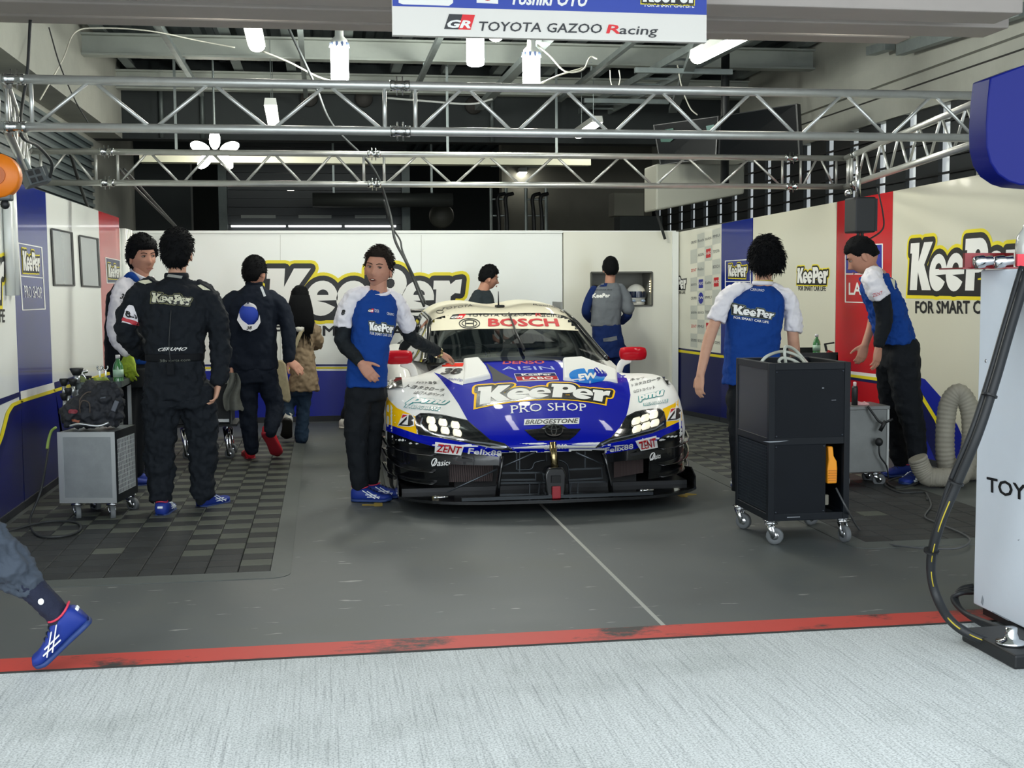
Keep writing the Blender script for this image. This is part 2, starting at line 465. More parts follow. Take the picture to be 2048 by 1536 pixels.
def scuffed(name, base, dark, scale=(3, 14, 1), lo=.56, hi=.68, rough=.6):
    m, nt, b, L = node_mat(name)
    tc = nt.nodes.new('ShaderNodeTexCoord'); mp = nt.nodes.new('ShaderNodeMapping'); mp.inputs['Scale'].default_value = scale; L(tc.outputs['Object'], mp.inputs['Vector'])
    n = nt.nodes.new('ShaderNodeTexNoise'); n.inputs['Scale'].default_value = 1.3; n.inputs['Detail'].default_value = 9; n.inputs['Roughness'].default_value = .7; L(mp.outputs['Vector'], n.inputs['Vector'])
    r = ramp(nt, [(0, base), (lo, base), (hi, dark)]); L(n.outputs['Fac'], r.inputs['Fac']); L(r.outputs['Color'], b.inputs['Base Color']); b.inputs['Roughness'].default_value = rough
    return m

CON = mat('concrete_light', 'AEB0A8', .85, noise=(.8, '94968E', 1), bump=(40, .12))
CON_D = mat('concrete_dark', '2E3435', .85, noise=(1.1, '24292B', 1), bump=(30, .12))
GALV = mat('galvanised_steel', '9AA3A3', .45, .6, noise=(6, '7F8888', 1))
GALV_D = mat('galvanised_dark', '5E6666', .5, .5, noise=(5, '4A5252', 1))
DECK = mat('deck_sheet', '465154', .6, .3, noise=(2, '343E42', 1))
BEAMW = mat('painted_beam', 'A8AEA8', .55, noise=(2, '949A94', 1))

XL, XR = -2.7, 5.4           # garage side walls
YF, YB = 5.05, 27.0           # front opening and far back wall
ZC = 4.2
def slab(name, a, b, m, **k): return MB().span(a, b).build(name, m, **k)
S = dict(kind='structure')
fl = slab('floor', (XL - .2, 4.99, -.2), (XR + .2, YB, 0), floor_material(), label='worn grey painted garage floor', **S)
ap = slab('floor_apron', (-14, -9, -.2), (16, 4.81, 0), apron_material(), label='pale broom-finished concrete pit apron', **S)
rl = slab('trim_1', (-14, 4.81, -.2), (16, 4.99, .002), scuffed('red_line_paint', 'BC3A30', '2A2625', (1.5, 2.2, 1), .53, .62), label='scuffed red painted line along the pit garage threshold', **S)
slab('trim_2', (1.405, 4.99, -.01), (1.425, 13.4, .0012), mat('floor_seam', 'A6A69E', .8), label='thin pale seam running into the garage floor', **S)
slab('trim_3', (-14, 4.795, -.01), (16, 4.812, .003), mat('joint_dark', '2B2B29', .9), label='dark joint between red line and concrete apron', **S)
# walls
slab('wall_left', (XL - .2, YF, 0), (XL, YB, ZC), CON, label='grey concrete side wall behind the team panels', **S)
slab('wall_right', (XR, YF, 0), (XR + .2, 9.6, ZC), CON, label='pale concrete side wall nearest the opening', **S)
slab('wall_right_lower', (XR, 9.6, 0), (XR + .2, YB, 2.3), CON, label='pale concrete side wall below the barred window', **S)
slab('wall_right_upper', (XR, 9.6, 3.03), (XR + .2, YB, ZC), CON, label='pale concrete side wall above the barred window', **S)
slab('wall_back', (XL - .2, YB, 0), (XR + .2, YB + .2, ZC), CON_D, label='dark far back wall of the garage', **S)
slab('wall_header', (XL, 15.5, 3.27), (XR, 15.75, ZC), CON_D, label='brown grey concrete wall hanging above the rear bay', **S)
slab('wall_front_left', (-14, YF, 0), (XL - .2, YF + .25, 5), CON, label='outer facade beside the garage opening', **S)
slab('wall_front_right', (XR + .2, YF, 0), (16, YF + .25, 5), CON, label='outer facade at the far side of the opening', **S)
slab('wall_front_top', (XL - .2, YF, 3.72), (XR + .2, YF + .25, 5), CON, label='outer facade above the garage opening', **S)
slab('shade_canopy', (-14, 2.4, 3.85), (16, YF, 4.1), CON, label='unseen concrete canopy added to shade the edge of the pit apron', **S)  # unseen slab, added and sized to darken the apron towards the opening
slab('beam_left', (XL, YF + .25, 3.27), (-2.35, 15.5, ZC), CON, label='deep concrete beam along the side wall', **S)
slab('ledge_right', (XR - .06, YF + .25, 3.36), (XR, 15.5, 3.56), CON, label='shallow concrete band along the pale wall', **S)
b = MB()
for y in (7.3, 9.55): b.span((XR - .004, y, .0), (XR + .001, y + .012, 3.1))
b.span((XR - .004, YF + .3, 3.25), (XR + .001, 15.4, 3.265)).build('trim_4', mat('joint_dark'), label='joint lines in the pale concrete wall', **S)
# ceiling: ribbed deck
b = MB(); x = XL
prof = []
while x < XR: prof += [(x, ZC), (x + .09, ZC), (x + .12, ZC + .05), (x + .2, ZC + .05), (x + .23, ZC)]; x += .23
b.grid([[(p[0], YF + .25, p[1]) for p in prof], [(p[0], YB, p[1]) for p in prof]])
b.span((XL, YF + .25, ZC + .06), (XR, YB, ZC + .12))
ceil_ = b.build('ceiling', DECK, label='ribbed dark steel roof deck', **S)
def cbeam(a, bb, w, h, m, parent, name='beam', fl_=.5):
    """I-shaped beam from a to bb"""
    a, bb = Vector(a), Vector(bb); B_ = MB(); t = h * .09
    B_.bar(a, bb, w * .12, h); up = Vector((0, 0, h / 2 - t / 2))
    B_.bar(a + up, bb + up, w, t); B_.bar(a - up, bb - up, w, t)
    return B_.build(name, m, parent)
for i, (y, m_, h) in enumerate(((9.2, GALV, .16), (10.9, GALV, .16), (13.1, BEAMW, .22), (15.2, BEAMW, .22))):
    cbeam((XL, y, 3.92), (XR, y, 3.92), .16, h, m_, ceil_)
x = -2.2; k = 0
while x < XR:
    b = MB(); b.bar((x, YF + .3, 4.1), (x, 15.4, 4.1), .06, .1); b.bar((x + .03, YF + .3, 4.055), (x + .03, 15.4, 4.055), .10, .012)
    b.build('purlin', GALV, ceil_); x += .62
# hanging channel rails under the beams
for x in (-1.35, -.15, 1.1, 2.9):
    b = MB(); b.bar((x, 8.6, 3.72), (x, 14.9, 3.72), .05, .05)
    for y in (9.2, 10.9, 13.1): b.bar((x, y, 3.72), (x, y, 3.85), .02, .02)
    b.build('hanger_rail', GALV, ceil_)
# front shutter beams at the top of the opening
for i, (ya, yb, za, zb, xr, m_) in enumerate(((6.6, 6.9, 2.985, 3.25, 3.98, BEAMW), (7.2, 7.5, 3.03, 3.22, 4.25, BEAMW), (7.9, 8.1, 3.10, 3.3, 3.95, BEAMW))):
    MB().span((-2.34, ya, za), (xr, yb, zb)).build('beam_front', mat('shutter_paint', 'B8B0AA', .6, noise=(1.5, 'A8A19C', 1)), label=['lowest', 'middle', 'rear'][i] + ' beige steel beam of the shutter head at the opening', bevel=.01, **S)
# rear bay: soffit, back shutter, side pillars
slab('wall_rear_pier', (2.9, 19.8, 0), (XR, 20.1, ZC), mat('pier_grey', '7B7A70', .8, noise=(1, '66655D', 1)), label='grey pier wall closing part of the rear bay', **S)
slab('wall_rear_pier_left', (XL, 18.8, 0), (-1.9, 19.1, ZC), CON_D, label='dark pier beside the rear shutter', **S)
# ================================================================== TEAM PANELS AROUND THE BOX
XPL, XPR, YPB = -2.0, 4.1, 13.5
PL = Plane((XPL, 0, 0), (1, 0, 0)); RA, RB = Vector((4.0, 13.45, 0)), Vector((5.2, 6.8, 0)); RD_ = (RA - RB).normalized(); RN = Vector((-RD_.y, RD_.x, 0)); PR = Plane(RA, RN); PB = Plane((0, YPB, 0), (0, -1, 0))
def gloss(n, c): return mat(n, c, .22, 0, .25, .5)
P_WHITE = gloss('panel_white', 'ECEFEA'); P_CREAM = gloss('panel_cream', 'E4E3D4'); P_IVORY = gloss('panel_ivory', 'D2D0BE'); P_BLUE = gloss('panel_blue', '0A237C'); P_RED = gloss('panel_red', 'BE1620')
I_WHITE = mat('print_white', 'EDEDE8', .4); I_BLACK = mat('print_black', '101214', .4); I_YEL = mat('print_yellow', 'E6D51E', .4)
I_BLUE = mat('print_blue', '0A1E96', .3, coat=.3); I_RED = mat('print_red', 'C41622', .4); I_NAVY = mat('print_navy', '0A1250', .35); I_GREY = mat('print_grey', 'C2C5BC', .4)
I_BLUE2 = mat('print_blue_deep', '07125E', .3, coat=.3)
ZT_L, ZT_R, ZT_B = 2.17, 2.1, 2.06
YLp = lambda px, y=600: PXX(px, y, XPL).y
YRp = lambda px, y=600: PXX(px, y, XPR).y
def side_panel(name, ya, yb, X, zt, m, label, sgn):
    """freestanding wall panel: board, top rail and foot rail"""
    t = thing(name, label, 'display panel', (X - sgn * .03, (ya + yb) / 2, 0), group='team wall panels', kind='thing')
    MB().span((X - sgn * .05, ya + .004, .05), (X, yb - .004, zt)).build('board', m, t)
    MB().span((X - sgn * .06, ya + .004, 0), (X + sgn * .012, yb - .004, .05)).build('foot_rail', mat('foot_rail_dark', '23262B', .6), t)
    return t
# ---- side wall at the left
y0, y1, y2, y3, y4, y5 = 7.2, YLp(31), YLp(99), YLp(203), YLp(243), 13.4
pa = side_panel('display_panel', y0, y1, XPL, ZT_L, P_WHITE, 'white wall panel beside the orange reel, logo cut off by the frame', 1)
pb = side_panel('display_panel', y1, y2, XPL, ZT_L, P_BLUE, 'blue wall panel with white-framed pro shop print', 1)
pc = side_panel('display_panel', y2, y3, XPL, ZT_L, P_WHITE, 'white wall panel with two dark-framed windows', 1)
pd = side_panel('display_panel', y3, y4, XPL, ZT_L, P_RED, 'narrow red wall panel behind the man looking back', 1)
pe = side_panel('display_panel', y4, y5, XPL, ZT_L - .1, P_WHITE, 'narrow white ribbed wall panel at the far corner', 1)
for yy in np.linspace(y4 + .12, y5 - .1, 4): MB().cyl((XPL + .02, yy, .05), (XPL + .02, yy, ZT_L - .1), .035, n=10).build('rib', P_WHITE, pe, True)
for yy in (y1 - .12, y1 - .24): MB().cyl((XPL + .03, yy, 1.42), (XPL + .03, yy, ZT_L), .03, n=10).build('rolled_post', P_WHITE, pa, True)
logo('logo_print', [(-150, 598), (8, 600), (7, 500), (-150, 470)], PL, pa)
lay_text('lettering', 'FOR SMART CAR LIFE', [(-130, 650), (9, 645), (9, 618), (-130, 615)], PL, I_BLACK, pa, bold=.02)
# white frame and prints of the blue panel
def frame_print(par, q, surf, w, mm, name='frame_print'):
    v, f = stroke2d(q, w); lay(name, v, f, surf, mm, par, .0015)
frame_print(pb, [(36, 486), (83, 495), (90, 618), (45, 620)], PL, 1.1, I_WHITE)
v, f = stroke2d([(41, 552), (86.5, 556)], 1.0, False); lay('frame_print', v, f, PL, I_WHITE, pb, .0015)
logo('logo_print', [(45, 541), (79, 543), (78, 507), (43, 501)], PL, pb, wy=.18)
lay_text('lettering', 'PRO SHOP', [(49, 595), (84, 597), (82, 574), (47, 571)], PL, I_WHITE, pb, serif=True)
# windows
GREYGLASS = mat('grey_window_film', '8E9799', .12, .0, .5, noise=(1.5, '7D878A', .6)); FRAME_D = mat('window_frame_dark', '1C2024', .4)
for q in ([(101, 457), (142, 466), (147, 571), (107, 570)], [(157, 471), (194, 478), (199, 574), (163, 572)]):
    w = lay_poly('window_pane', q, PL, GREYGLASS, pc, .004)
    v, f = stroke2d(q, 1.6); lay('window_frame', v, f, PL, FRAME_D, pc, .009)
lay_poly('print_box', [(211, 515), (240, 521), (241, 566), (214, 566)], PL, I_NAVY, pd, .001); frame_print(pd, [(211, 515), (240, 521), (241, 566), (214, 566)], PL, .8, I_WHITE)
logo('logo_print', [(216, 554), (239, 556), (238, 532), (215, 528)], PL, pd)
# low band: checker squares, stripe and blue base
for par, pts in ((pa, [(-60, 1100), (-60, 900), (2, 868), (14, 822), (24, 808), (41.5, 801), (50, 1100)]), (pb, [(41.5, 801), (110, 780), (150, 1010), (52, 1080)]),):
    lay_poly('blue_base', pts, PL, I_BLUE2, par, .002)
lay_poly('blue_base', [(110, 780), (222, 744), (238, 1000), (140, 1040)], PL, I_BLUE2, pc, .002)
for par, q in ((pb, [(41, 800), (109, 780), (107, 765), (40, 783)]), (pc, [(41, 0)])):
    if len(q) == 4: lay_poly('checker_square', q, PL, I_WHITE, par, .003)
lay_poly('checker_square', [(109, 780), (165, 763), (163, 748), (107, 765)], PL, I_NAVY, pc, .003); lay_poly('checker_square', [(-5, 812), (20, 801), (41, 792), (40, 783), (15, 792), (-8, 800)], PL, I_NAVY, pa, .003)
v, f = stroke2d([(-20, 930), (2, 872), (14, 826), (24, 810), (42, 802)], 3.4, False); lay('yellow_stripe', v, f, PL, I_YEL, pa, .005)
v, f = stroke2d([(42, 802), (109, 781)], 3.4, False); lay('yellow_stripe', v, f, PL, I_YEL, pb, .005)
v, f = stroke2d([(109, 781), (222, 745)], 3.2, False); lay('yellow_stripe', v, f, PL, I_YEL, pc, .005)
v, f = stroke2d([(-12, 940), (8, 878), (21, 832), (30, 818), (42, 812)], 5, False); lay('dark_stripe', v, f, PL, I_NAVY, pa, .004)
# ---- back wall
bk = thing('display_panel', 'wide white back wall panel with the large logo above blue base', 'display panel', (.3, YPB, 0), group='team wall panels', kind='thing')
xa, xb = PY(272, 600, YPB).x, PY(1125, 600, YPB).x
MB().span((xa, YPB, .06), (xb, YPB + .05, ZT_B)).build('board', P_WHITE, bk)
MB().span((xa, YPB - .01, 0), (xb, YPB + .06, .06)).build('foot_rail', mat('foot_rail_dark'), bk)
MB().span((xa - .02, YPB - .012, ZT_B - .015), (xb, YPB + .06, ZT_B + .015)).build('top_rail', P_WHITE, bk)
logo('logo_print', [(529, 630), (925, 630), (925, 537), (529, 537)], PB, bk)
lay_text('lettering', 'FOR SMART CAR LIFE', [(545, 672), (906, 672), (906, 651), (545, 651)], PB, I_BLACK, bk, bold=.025)
lay_poly('blue_base', [(272, 848), (1125, 838), (1125, 741), (272, 742)], PB, I_BLUE, bk, .002)
lay_poly('thin_blue_line', [(272, 733), (1125, 732), (1125, 728), (272, 729)], PB, I_BLUE2, bk, .002)
lay_poly('yellow_stripe', [(272, 738), (1125, 737), (1125, 733.5), (272, 734.5)], PB, I_YEL, bk, .002)
for x in (560, 842): lay_poly('joint_line', [(x, 838), (x + 1, 838), (x + 1, 470), (x, 470)], PB, mat('panel_joint', 'B9BBB2', .5), bk, .0015)
# ---- doorway panel with the helmet niche
dp = thing('display_panel', 'cream back wall panel with a helmet niche beside the grey-shirted man', 'display panel', (3.3, YPB, 0), group='team wall panels', kind='thing')
xc, xd = xb + .01, 3.96
wa, wb = PY(1181, 545, YPB), PY(1303, 611, YPB)
b = MB(); b.span((xc, YPB - .02, .06), (wa.x, YPB + .04, ZT_B)); b.span((wb.x, YPB - .02, .06), (xd, YPB + .04, ZT_B))
b.span((wa.x, YPB - .02, wa.z), (wb.x, YPB + .04, ZT_B)); b.span((wa.x, YPB - .02, .06), (wb.x, YPB + .04, wb.z)); b.build('board', P_CREAM, dp)
b = MB(); b.span((wa.x, YPB + .4, wb.z), (wb.x, YPB + .42, wa.z)); b.span((wa.x, YPB + .04, wb.z - .02), (wb.x, YPB + .42, wb.z)); b.span((wa.x, YPB + .04, wa.z), (wb.x, YPB + .42, wa.z + .02))
b.span((wa.x - .02, YPB + .04, wb.z), (wa.x, YPB + .42, wa.z)); b.span((wb.x, YPB + .04, wb.z), (wb.x + .02, YPB + .42, wa.z)); b.build('niche', mat('niche_grey', '8E8F88', .4), dp)
b = MB(); e = .012
for p, q in (((wa.x, wa.z), (wb.x, wa.z)), ((wa.x, wb.z), (wb.x, wb.z)), ((wa.x, wb.z), (wa.x, wa.z)), ((wb.x, wb.z), (wb.x, wa.z))): b.bar((p[0], YPB - .025, p[1]), (q[0], YPB - .025, q[1]), .018)
b.build('niche_frame', mat('niche_frame', '55564F', .4), dp)
for i in range(5):
    MB().ball((wb.x - .012, YPB + .03, wb.z + .16 + .028 * i), .006, 8, 5).build('niche_light', mat('niche_lamp', 'FFE9B0', .4, emit=8), dp)
MB().span((xd - .05, YPB - .05, 0), (xd + .02, YPB, ZT_B)).build('corner_post', P_WHITE, dp)
MB().span((xc - .01, YPB - .012, ZT_B - .012), (xd, YPB + .05, ZT_B + .012)).build('top_rail', P_WHITE, dp)
# helmets on the niche shelf
def helmet(label, px, py, r, c1, c2, Y=YPB + .2):
    c = PY(px, py, Y); c.z = wb.z + r * .98
    t = thing('racing_helmet', label, 'helmet', (c.x, c.y, wb.z), group='helmets in the back wall niche')
    b = MB(); rows = []
    for i in range(13):
        a = pi * i / 12; rows.append([(c.x + r * .92 * sin(a) * cos(k), c.y + r * 1.08 * sin(a) * sin(k), c.z + r * cos(a) * (1 if a < 2 else .95)) for k in [2 * pi * j / 20 for j in range(20)]])
    b.grid(rows, True, True).build('shell', mat(c1, *([c1[-6:]] if 0 else ['1A1E26' if 'dark' in c1 else 'D9DAD6']), .15, coat=.6), t, True)
    rows = [[(c.x + r * .97 * cos(k) * q, c.y + r * 1.12 * sin(k), c.z + h) for k in [pi + pi * j / 12 for j in range(13)]] for h, q in ((.30 * r, .95), (.1 * r, 1), (-.1 * r, 1), (-.25 * r, .98))]
    MB().grid(rows).build('visor', mat('helmet_visor', '14203A', .08, coat=1), t, True)
    MB().lathe([(r * .72, 0), (r * .8, .02), (r * .8, .05)], (c.x, c.y, wb.z)).build('neck_roll', mat('helmet_pad', c2, .8), t)
    b = MB()
    for s in (-.45, .45): b.ball((c.x + s * r, c.y - r * .9, c.z - r * .55), (r * .2, r * .12, r * .12), 10, 6)
    b.build('vent', mat('helmet_vent', '9FB4D2', .3), t)
    return t
helmet('white and navy racing helmet in the niche beside the man', 1272, 585, .125, 'helmet_shell_white', 'E6E4DC')
helmet('dark racing helmet half hidden behind the grey-shirted man', 1190, 585, .12, 'helmet_shell_dark', '33363C')
# ---- side wall at the right
def right_panel(xa, xb, m, label):
    """board between photograph columns xa < xb on the slanted side wall"""
    pt = lambda x: PR(x, 436 - .1906 * (x - 1505))[0]
    A_, B_ = pt(xa + .4), pt(xb - .4); t = thing('display_panel', label, 'display panel', ((A_.x + B_.x) / 2 + .03, (A_.y + B_.y) / 2, 0), group='team wall panels', kind='thing'); bk_ = -RN * .05
    vs = [Vector((A_.x, A_.y, .05)), Vector((B_.x, B_.y, .05)), B_, A_]; MB().add(vs + [v + bk_ for v in vs], [(0, 1, 2, 3), (7, 6, 5, 4), (0, 4, 5, 1), (1, 5, 6, 2), (2, 6, 7, 3), (3, 7, 4, 0)]).build('board', m, t)
    MB().bar((A_.x + .02, A_.y, .025), (B_.x + .02, B_.y, .025), .07, .05).build('foot_rail', mat('foot_rail_dark'), t); return t
qa = right_panel(1334, 1443, P_CREAM, 'cream wall panel with a chequered sponsor grid')
qb = right_panel(1443, 1506, P_BLUE, 'blue wall panel behind the curly-haired man')
qc = right_panel(1506, 1674, P_IVORY, 'white wall panel with a mid-sized logo beside the red panel')
qd = right_panel(1674, 1786, P_RED, 'red wall panel behind the bending man')
qe = right_panel(1786, 2140, P_IVORY, 'large white wall panel with a big logo beside the white cabinet')
logo('logo_print', [(1817, 580), (2052, 582), (2054, 468), (1820, 487)], PR, qe)
lay_text('lettering', 'FOR SMART CAR LIFE', [(1831, 627), (2042, 629), (2042, 600), (1831, 602)], PR, I_BLACK, qe, bold=.03)
logo('logo_print', [(1594, 566), (1657, 567), (1657, 533), (1595, 536)], PR, qc)
lay_text('lettering', 'FOR SMART CAR LIFE', [(1597, 581), (1652, 582), (1652, 572), (1597, 572)], PR, I_BLACK, qc, bold=.02)
logo('logo_print', [(1338, 577), (1373, 578), (1373, 553), (1338, 555)], PR, qa, wy=.0)
lay_text('lettering', 'FOR SMART CAR LIFE', [(1339, 587), (1371, 588), (1371, 582), (1339, 582)], PR, I_BLACK, qa, bold=.02)
h = homog([(1381, 694), (1441, 702), (1441, 455), (1381, 473)])
b1 = ([], [])
for i in range(4):
    for j in range(8):
        if (i + j) % 2 == 0:
            n = len(b1[0]); b1[0].extend(h(p) for p in ((i / 4, j / 8), ((i + 1) / 4, j / 8), ((i + 1) / 4, (j + 1) / 8), (i / 4, (j + 1) / 8))); b1[1].append((n, n + 1, n + 2, n + 3))
lay('checker_print', b1[0], b1[1], PR, I_GREY, qa, .0015)
GRID = [['CERUMO', 'Bosch', 'asics', 'PMU'], ['', 'AISIN', 'LABO', 'TOYOTA'], ['ZENT', 'Felix', '', 'BOSCH'], ['asics', 'LABO', 'KeePer', 'LABO'], ['CERUMO', 'EW', 'PMU', ''], ['aisin', 'asics', 'TOYOTA', 'NGK'], ['ZENT', 'PMU', 'LABO', 'bosch'], ['cerumo', 'BOSCH', 'asics', 'TOM']]
for j, row in enumerate(GRID[::-1]):
    for i, s in enumerate(row):
        if not s: continue
        q = [h(((i + a) / 4, (j + c) / 8)) for a, c in ((.1, .42), (.9, .42), (.9, .62), (.1, .62))]
        if s in ('LABO', 'EW'):
            bx = [h(((i + a) / 4, (j + c) / 8)) for a, c in ((.2, .2), (.8, .2), (.8, .8), (.2, .8))]
            if s == 'EW': bx = [h(((i + .5 + .36 * cos(t)) / 4, (j + .5 + .4 * sin(t)) / 8)) for t in np.linspace(0, 2 * pi, 16, endpoint=False)]
            lay_poly('sponsor_mark', bx, PR, I_BLUE if (s == 'EW' or i == 1) else I_RED, qa, .002); lay_text('sponsor_lettering', s, q, PR, I_WHITE, qa, .004)
        else: lay_text('sponsor_lettering', s, q, PR, I_RED if s == 'ZENT' else mat('print_mid_grey', '4A5058', .5), qa, .003)
frame_print(qb, [(1451, 601), (1501, 603), (1501, 519), (1451, 522)], PR, .9, I_WHITE)
v, f = stroke2d([(1451, 563), (1501, 563)], .9, False); lay('frame_print', v, f, PR, I_WHITE, qb, .0015)
logo('logo_print', [(1457, 553), (1494, 554), (1494, 527), (1457, 530)], PR, qb)
lay_poly('print_box', [(1692, 546), (1764, 546), (1764, 489), (1692, 493)], PR, I_BLUE, qd, .001)
frame_print(qd, [(1691, 604), (1765, 606), (1765, 488), (1691, 492)], PR, 1.1, I_WHITE)
v, f = stroke2d([(1691, 548), (1765, 548)], 1.1, False); lay('frame_print', v, f, PR, I_WHITE, qd, .0015)
lay_text('lettering', 'LABO', [(1698, 590), (1756, 591), (1756, 564), (1698, 565)], PR, I_WHITE, qd, bold=.02)
# low band on the right
def rs(x): return 697 + (x - 1330) * .130
def band(par, xa, xb, d0, d1, m, name, off): lay_poly(name, [(xa, rs(xa) + d1), (xb, rs(xb) + d1 * 1.1), (xb, rs(xb) + d0), (xa, rs(xa) + d0)], PR, m, par, off)
for par, xa, xb in ((qa, 1330, 1443), (qb, 1443, 1506), (qc, 1506, 1674)):
    lay_poly('blue_base', [(xa, 820 + (xa - 1330) * .36), (xb, 820 + (xb - 1330) * .36), (xb, rs(xb) - 5), (xa, rs(xa) - 5)], PR, I_NAVY if par is qa else I_BLUE2, par, .002)
    band(par, xa, xb, -1.5, 3.5, I_YEL, 'yellow_stripe', .004)
lay_poly('white_stripe', [(1674, 745), (1786, 760), (1786, 752), (1674, 739)], PR, I_WHITE, qd, .003)
lay_poly('yellow_stripe', [(1674, 750), (1786, 766), (1786, 759), (1674, 745)], PR, I_YEL, qd, .004); lay_poly('dark_stripe', [(1674, 755), (1786, 772), (1786, 766), (1674, 750)], PR, I_NAVY, qd, .003)
lay_poly('blue_base', [(1786, 745), (1830, 752), (1850, 758), (1882, 794), (1915, 850), (1955, 940), (2015, 1075), (1786, 985)], PR, I_BLUE, qe, .002)
lay_poly('dark_stripe', [(1786, 764), (1820, 768), (1838, 784), (1872, 842), (1900, 900), (1960, 1040), (1915, 1020), (1880, 940), (1850, 870), (1820, 800), (1786, 790)], PR, I_NAVY, qe, .003)
v, f = stroke2d([(1786, 757), (1815, 762), (1836, 779), (1872, 838), (1910, 920), (1965, 1045)], 3.4, False); lay('yellow_stripe', v, f, PR, I_YEL, qe, .004)
# ================================================================== TRUSSES, LAMPS, SCREENS AND CABLES OVERHEAD
ALU = mat('truss_aluminium', 'D6D8D4', .36, .75, noise=(9, 'BCBEBA', .7)); STEEL = mat('bright_steel', 'C9CCCB', .22, 1)
TZ0, TZ1 = 2.32, 2.57
TYF, TYR = 6.93, 10.45
def truss(name, label, a, bp, side, n_bays, joints, up=.0):
    """flat ladder truss: two chords, zigzag braces, coupler joints"""
    a, bp = Vector(a), Vector(bp); d = (bp - a).normalized(); s = Vector(side); L = (bp - a).length
    t = thing(name, label, 'truss', a, group='aluminium lighting trusses')
    H_ = TZ1 - TZ0; R = .025
    for oz in (0, H_): MB().cyl(a + Vector((0, 0, oz)), bp + Vector((0, 0, oz)), R, n=14).build('chord', ALU, t, True)
    edges = [0] + joints + [L]
    def rod(p, q, r, nm): MB().cyl(a + d * p[0] + Vector((0, 0, p[1])), a + d * q[0] + Vector((0, 0, q[1])), r, n=8).build(nm, ALU, t, True)
    for k in range(len(edges) - 1):
        e0, e1 = edges[k] + .085, edges[k + 1] - .085; n = max(1, round((e1 - e0) / n_bays)); w = (e1 - e0) / n
        for e in (e0, e1): rod((e, .015), (e, H_ - .015), .0115, 'post')
        for i in range(n):
            x0, xm, x1 = e0 + w * i + .03, e0 + w * (i + .5), e0 + w * (i + 1) - .03
            rod((x0, .018), (xm - .025, H_ - .018), .0105, 'diagonal'); rod((xm + .025, H_ - .018), (x1, .018), .0105, 'diagonal')
    for j in joints:
        for oz in (0, H_):
            c = a + d * j + Vector((0, 0, oz)); b = MB()
            b.lathe([(.0265, -.055), (.031, -.055), (.031, -.03), (.027, -.028), (.027, .028), (.031, .03), (.031, .055), (.0265, .055)], c, d, 14)
            for q in (-.016, .016): b.cyl(c + d * q + Vector((0, 0, -.052)), c + d * q + Vector((0, 0, .052)), .0045, n=6)
            b.build('coupler', STEEL, t, True)
    return t
xl = PY(0, 200, TYF).x - .35
fx = lambda px, Y, z: G(px, 0, z)      # unused helper
ft = truss('lighting_truss', 'front aluminium truss spanning the whole opening overhead', (xl, TYF, TZ0), (PY(1972, 300, TYF).x + .02, TYF, TZ0), (0, 1, 0), .55, [PY(30, 220, TYF).x - xl, PY(800, 220, TYF).x - xl])
xrl = PY(60, 340, TYR).x
rt = truss('lighting_truss', 'rear aluminium truss spanning the box behind the front one', (xrl, TYR, TZ0), (PY(1690, 380, TYR).x, TYR, TZ0), (0, 1, 0), .56, [PY(214, 340, TYR).x - xrl, PY(748, 340, TYR).x - xrl, PY(1583, 340, TYR).x - xrl])
xs_ = PY(1690, 380, TYR).x
truss('lighting_truss', 'side aluminium truss running forward above the red panel', (xs_, TYR, TZ0), (PY(1968, 300, TYF).x + .06, TYF + .1, TZ0), (1, 0, 0), .5, [.33])
truss('lighting_truss', 'side aluminium truss running forward above the orange reel', (xrl, TYR, TZ0), (PY(28, 260, TYF).x - .06, TYF + .1, TZ0), (-1, 0, 0), .5, [.33])
# ---- lamps
TUBE_M = mat('lamp_diffuser', 'FFFBEA', .4, emit=26 * LAMP, emit_col='FFFCEF'); HOUSE = mat('lamp_housing', 'C9CCC8', .45)
BULB_M = mat('led_bulb_glow', 'FFFFF4', .4, emit=180 * LAMP, emit_col='FCFFF4')
def strip_lamp(label, a, bp, w=.13, on=True):
    a, bp = Vector(a), Vector(bp); d = (bp - a).normalized()
    t = thing('strip_lamp', label, 'ceiling lamp', (a + bp) / 2, group='long ceiling strip lamps')
    u = Vector((0, 0, 1)); s = d.cross(u).normalized()
    MB().prism([(-w / 2, 0), (w / 2, 0), (w * .42, .07), (-w * .42, .07)], (a + u * .01, s, u), -(bp - a).length if s.cross(u).dot(d) < 0 else (bp - a).length).build('housing', HOUSE, t)
    pr = [(w * .46 * cos(pi + pi * i / 8), .045 * sin(pi + pi * i / 8)) for i in range(9)]
    MB().prism(pr, (a + u * .01 + d * .02, s, u), (-1 if s.cross(u).dot(d) < 0 else 1) * ((bp - a).length - .04)).build('diffuser', TUBE_M, t, True)
    b = MB()
    for q in (.2, .8): p = a.lerp(bp, q); b.cyl(p + u * .07, (p.x, p.y, 4.0), .004, n=5)
    b.build('suspension_wire', GALV, t)
    return t
LZ = 3.28
def LG(px, py, z=LZ): return G(px, py, z)
strip_lamp('lit strip lamp hanging above the KeePer man, near the upper left', LG(497, 20), LG(514, 96))
strip_lamp('lit strip lamp slanting beside the hanging team sign', LG(1516, 58), LG(1393, 120))
strip_lamp('small lit strip lamp seen through the front truss above the back logo', LG(541, 212), LG(548, 254))
strip_lamp('lit strip lamp seen through the front truss near the screens', LG(1195, 246), LG(1156, 272))
strip_lamp('short lit strip lamp seen through the rear truss', LG(1047, 345), LG(1016, 362))
strip_lamp('tiny lit lamp just above the rear truss', LG(566, 330), LG(572, 341))
strip_lamp('tiny lit lamp just below the rear truss', LG(579, 376), LG(585, 390))
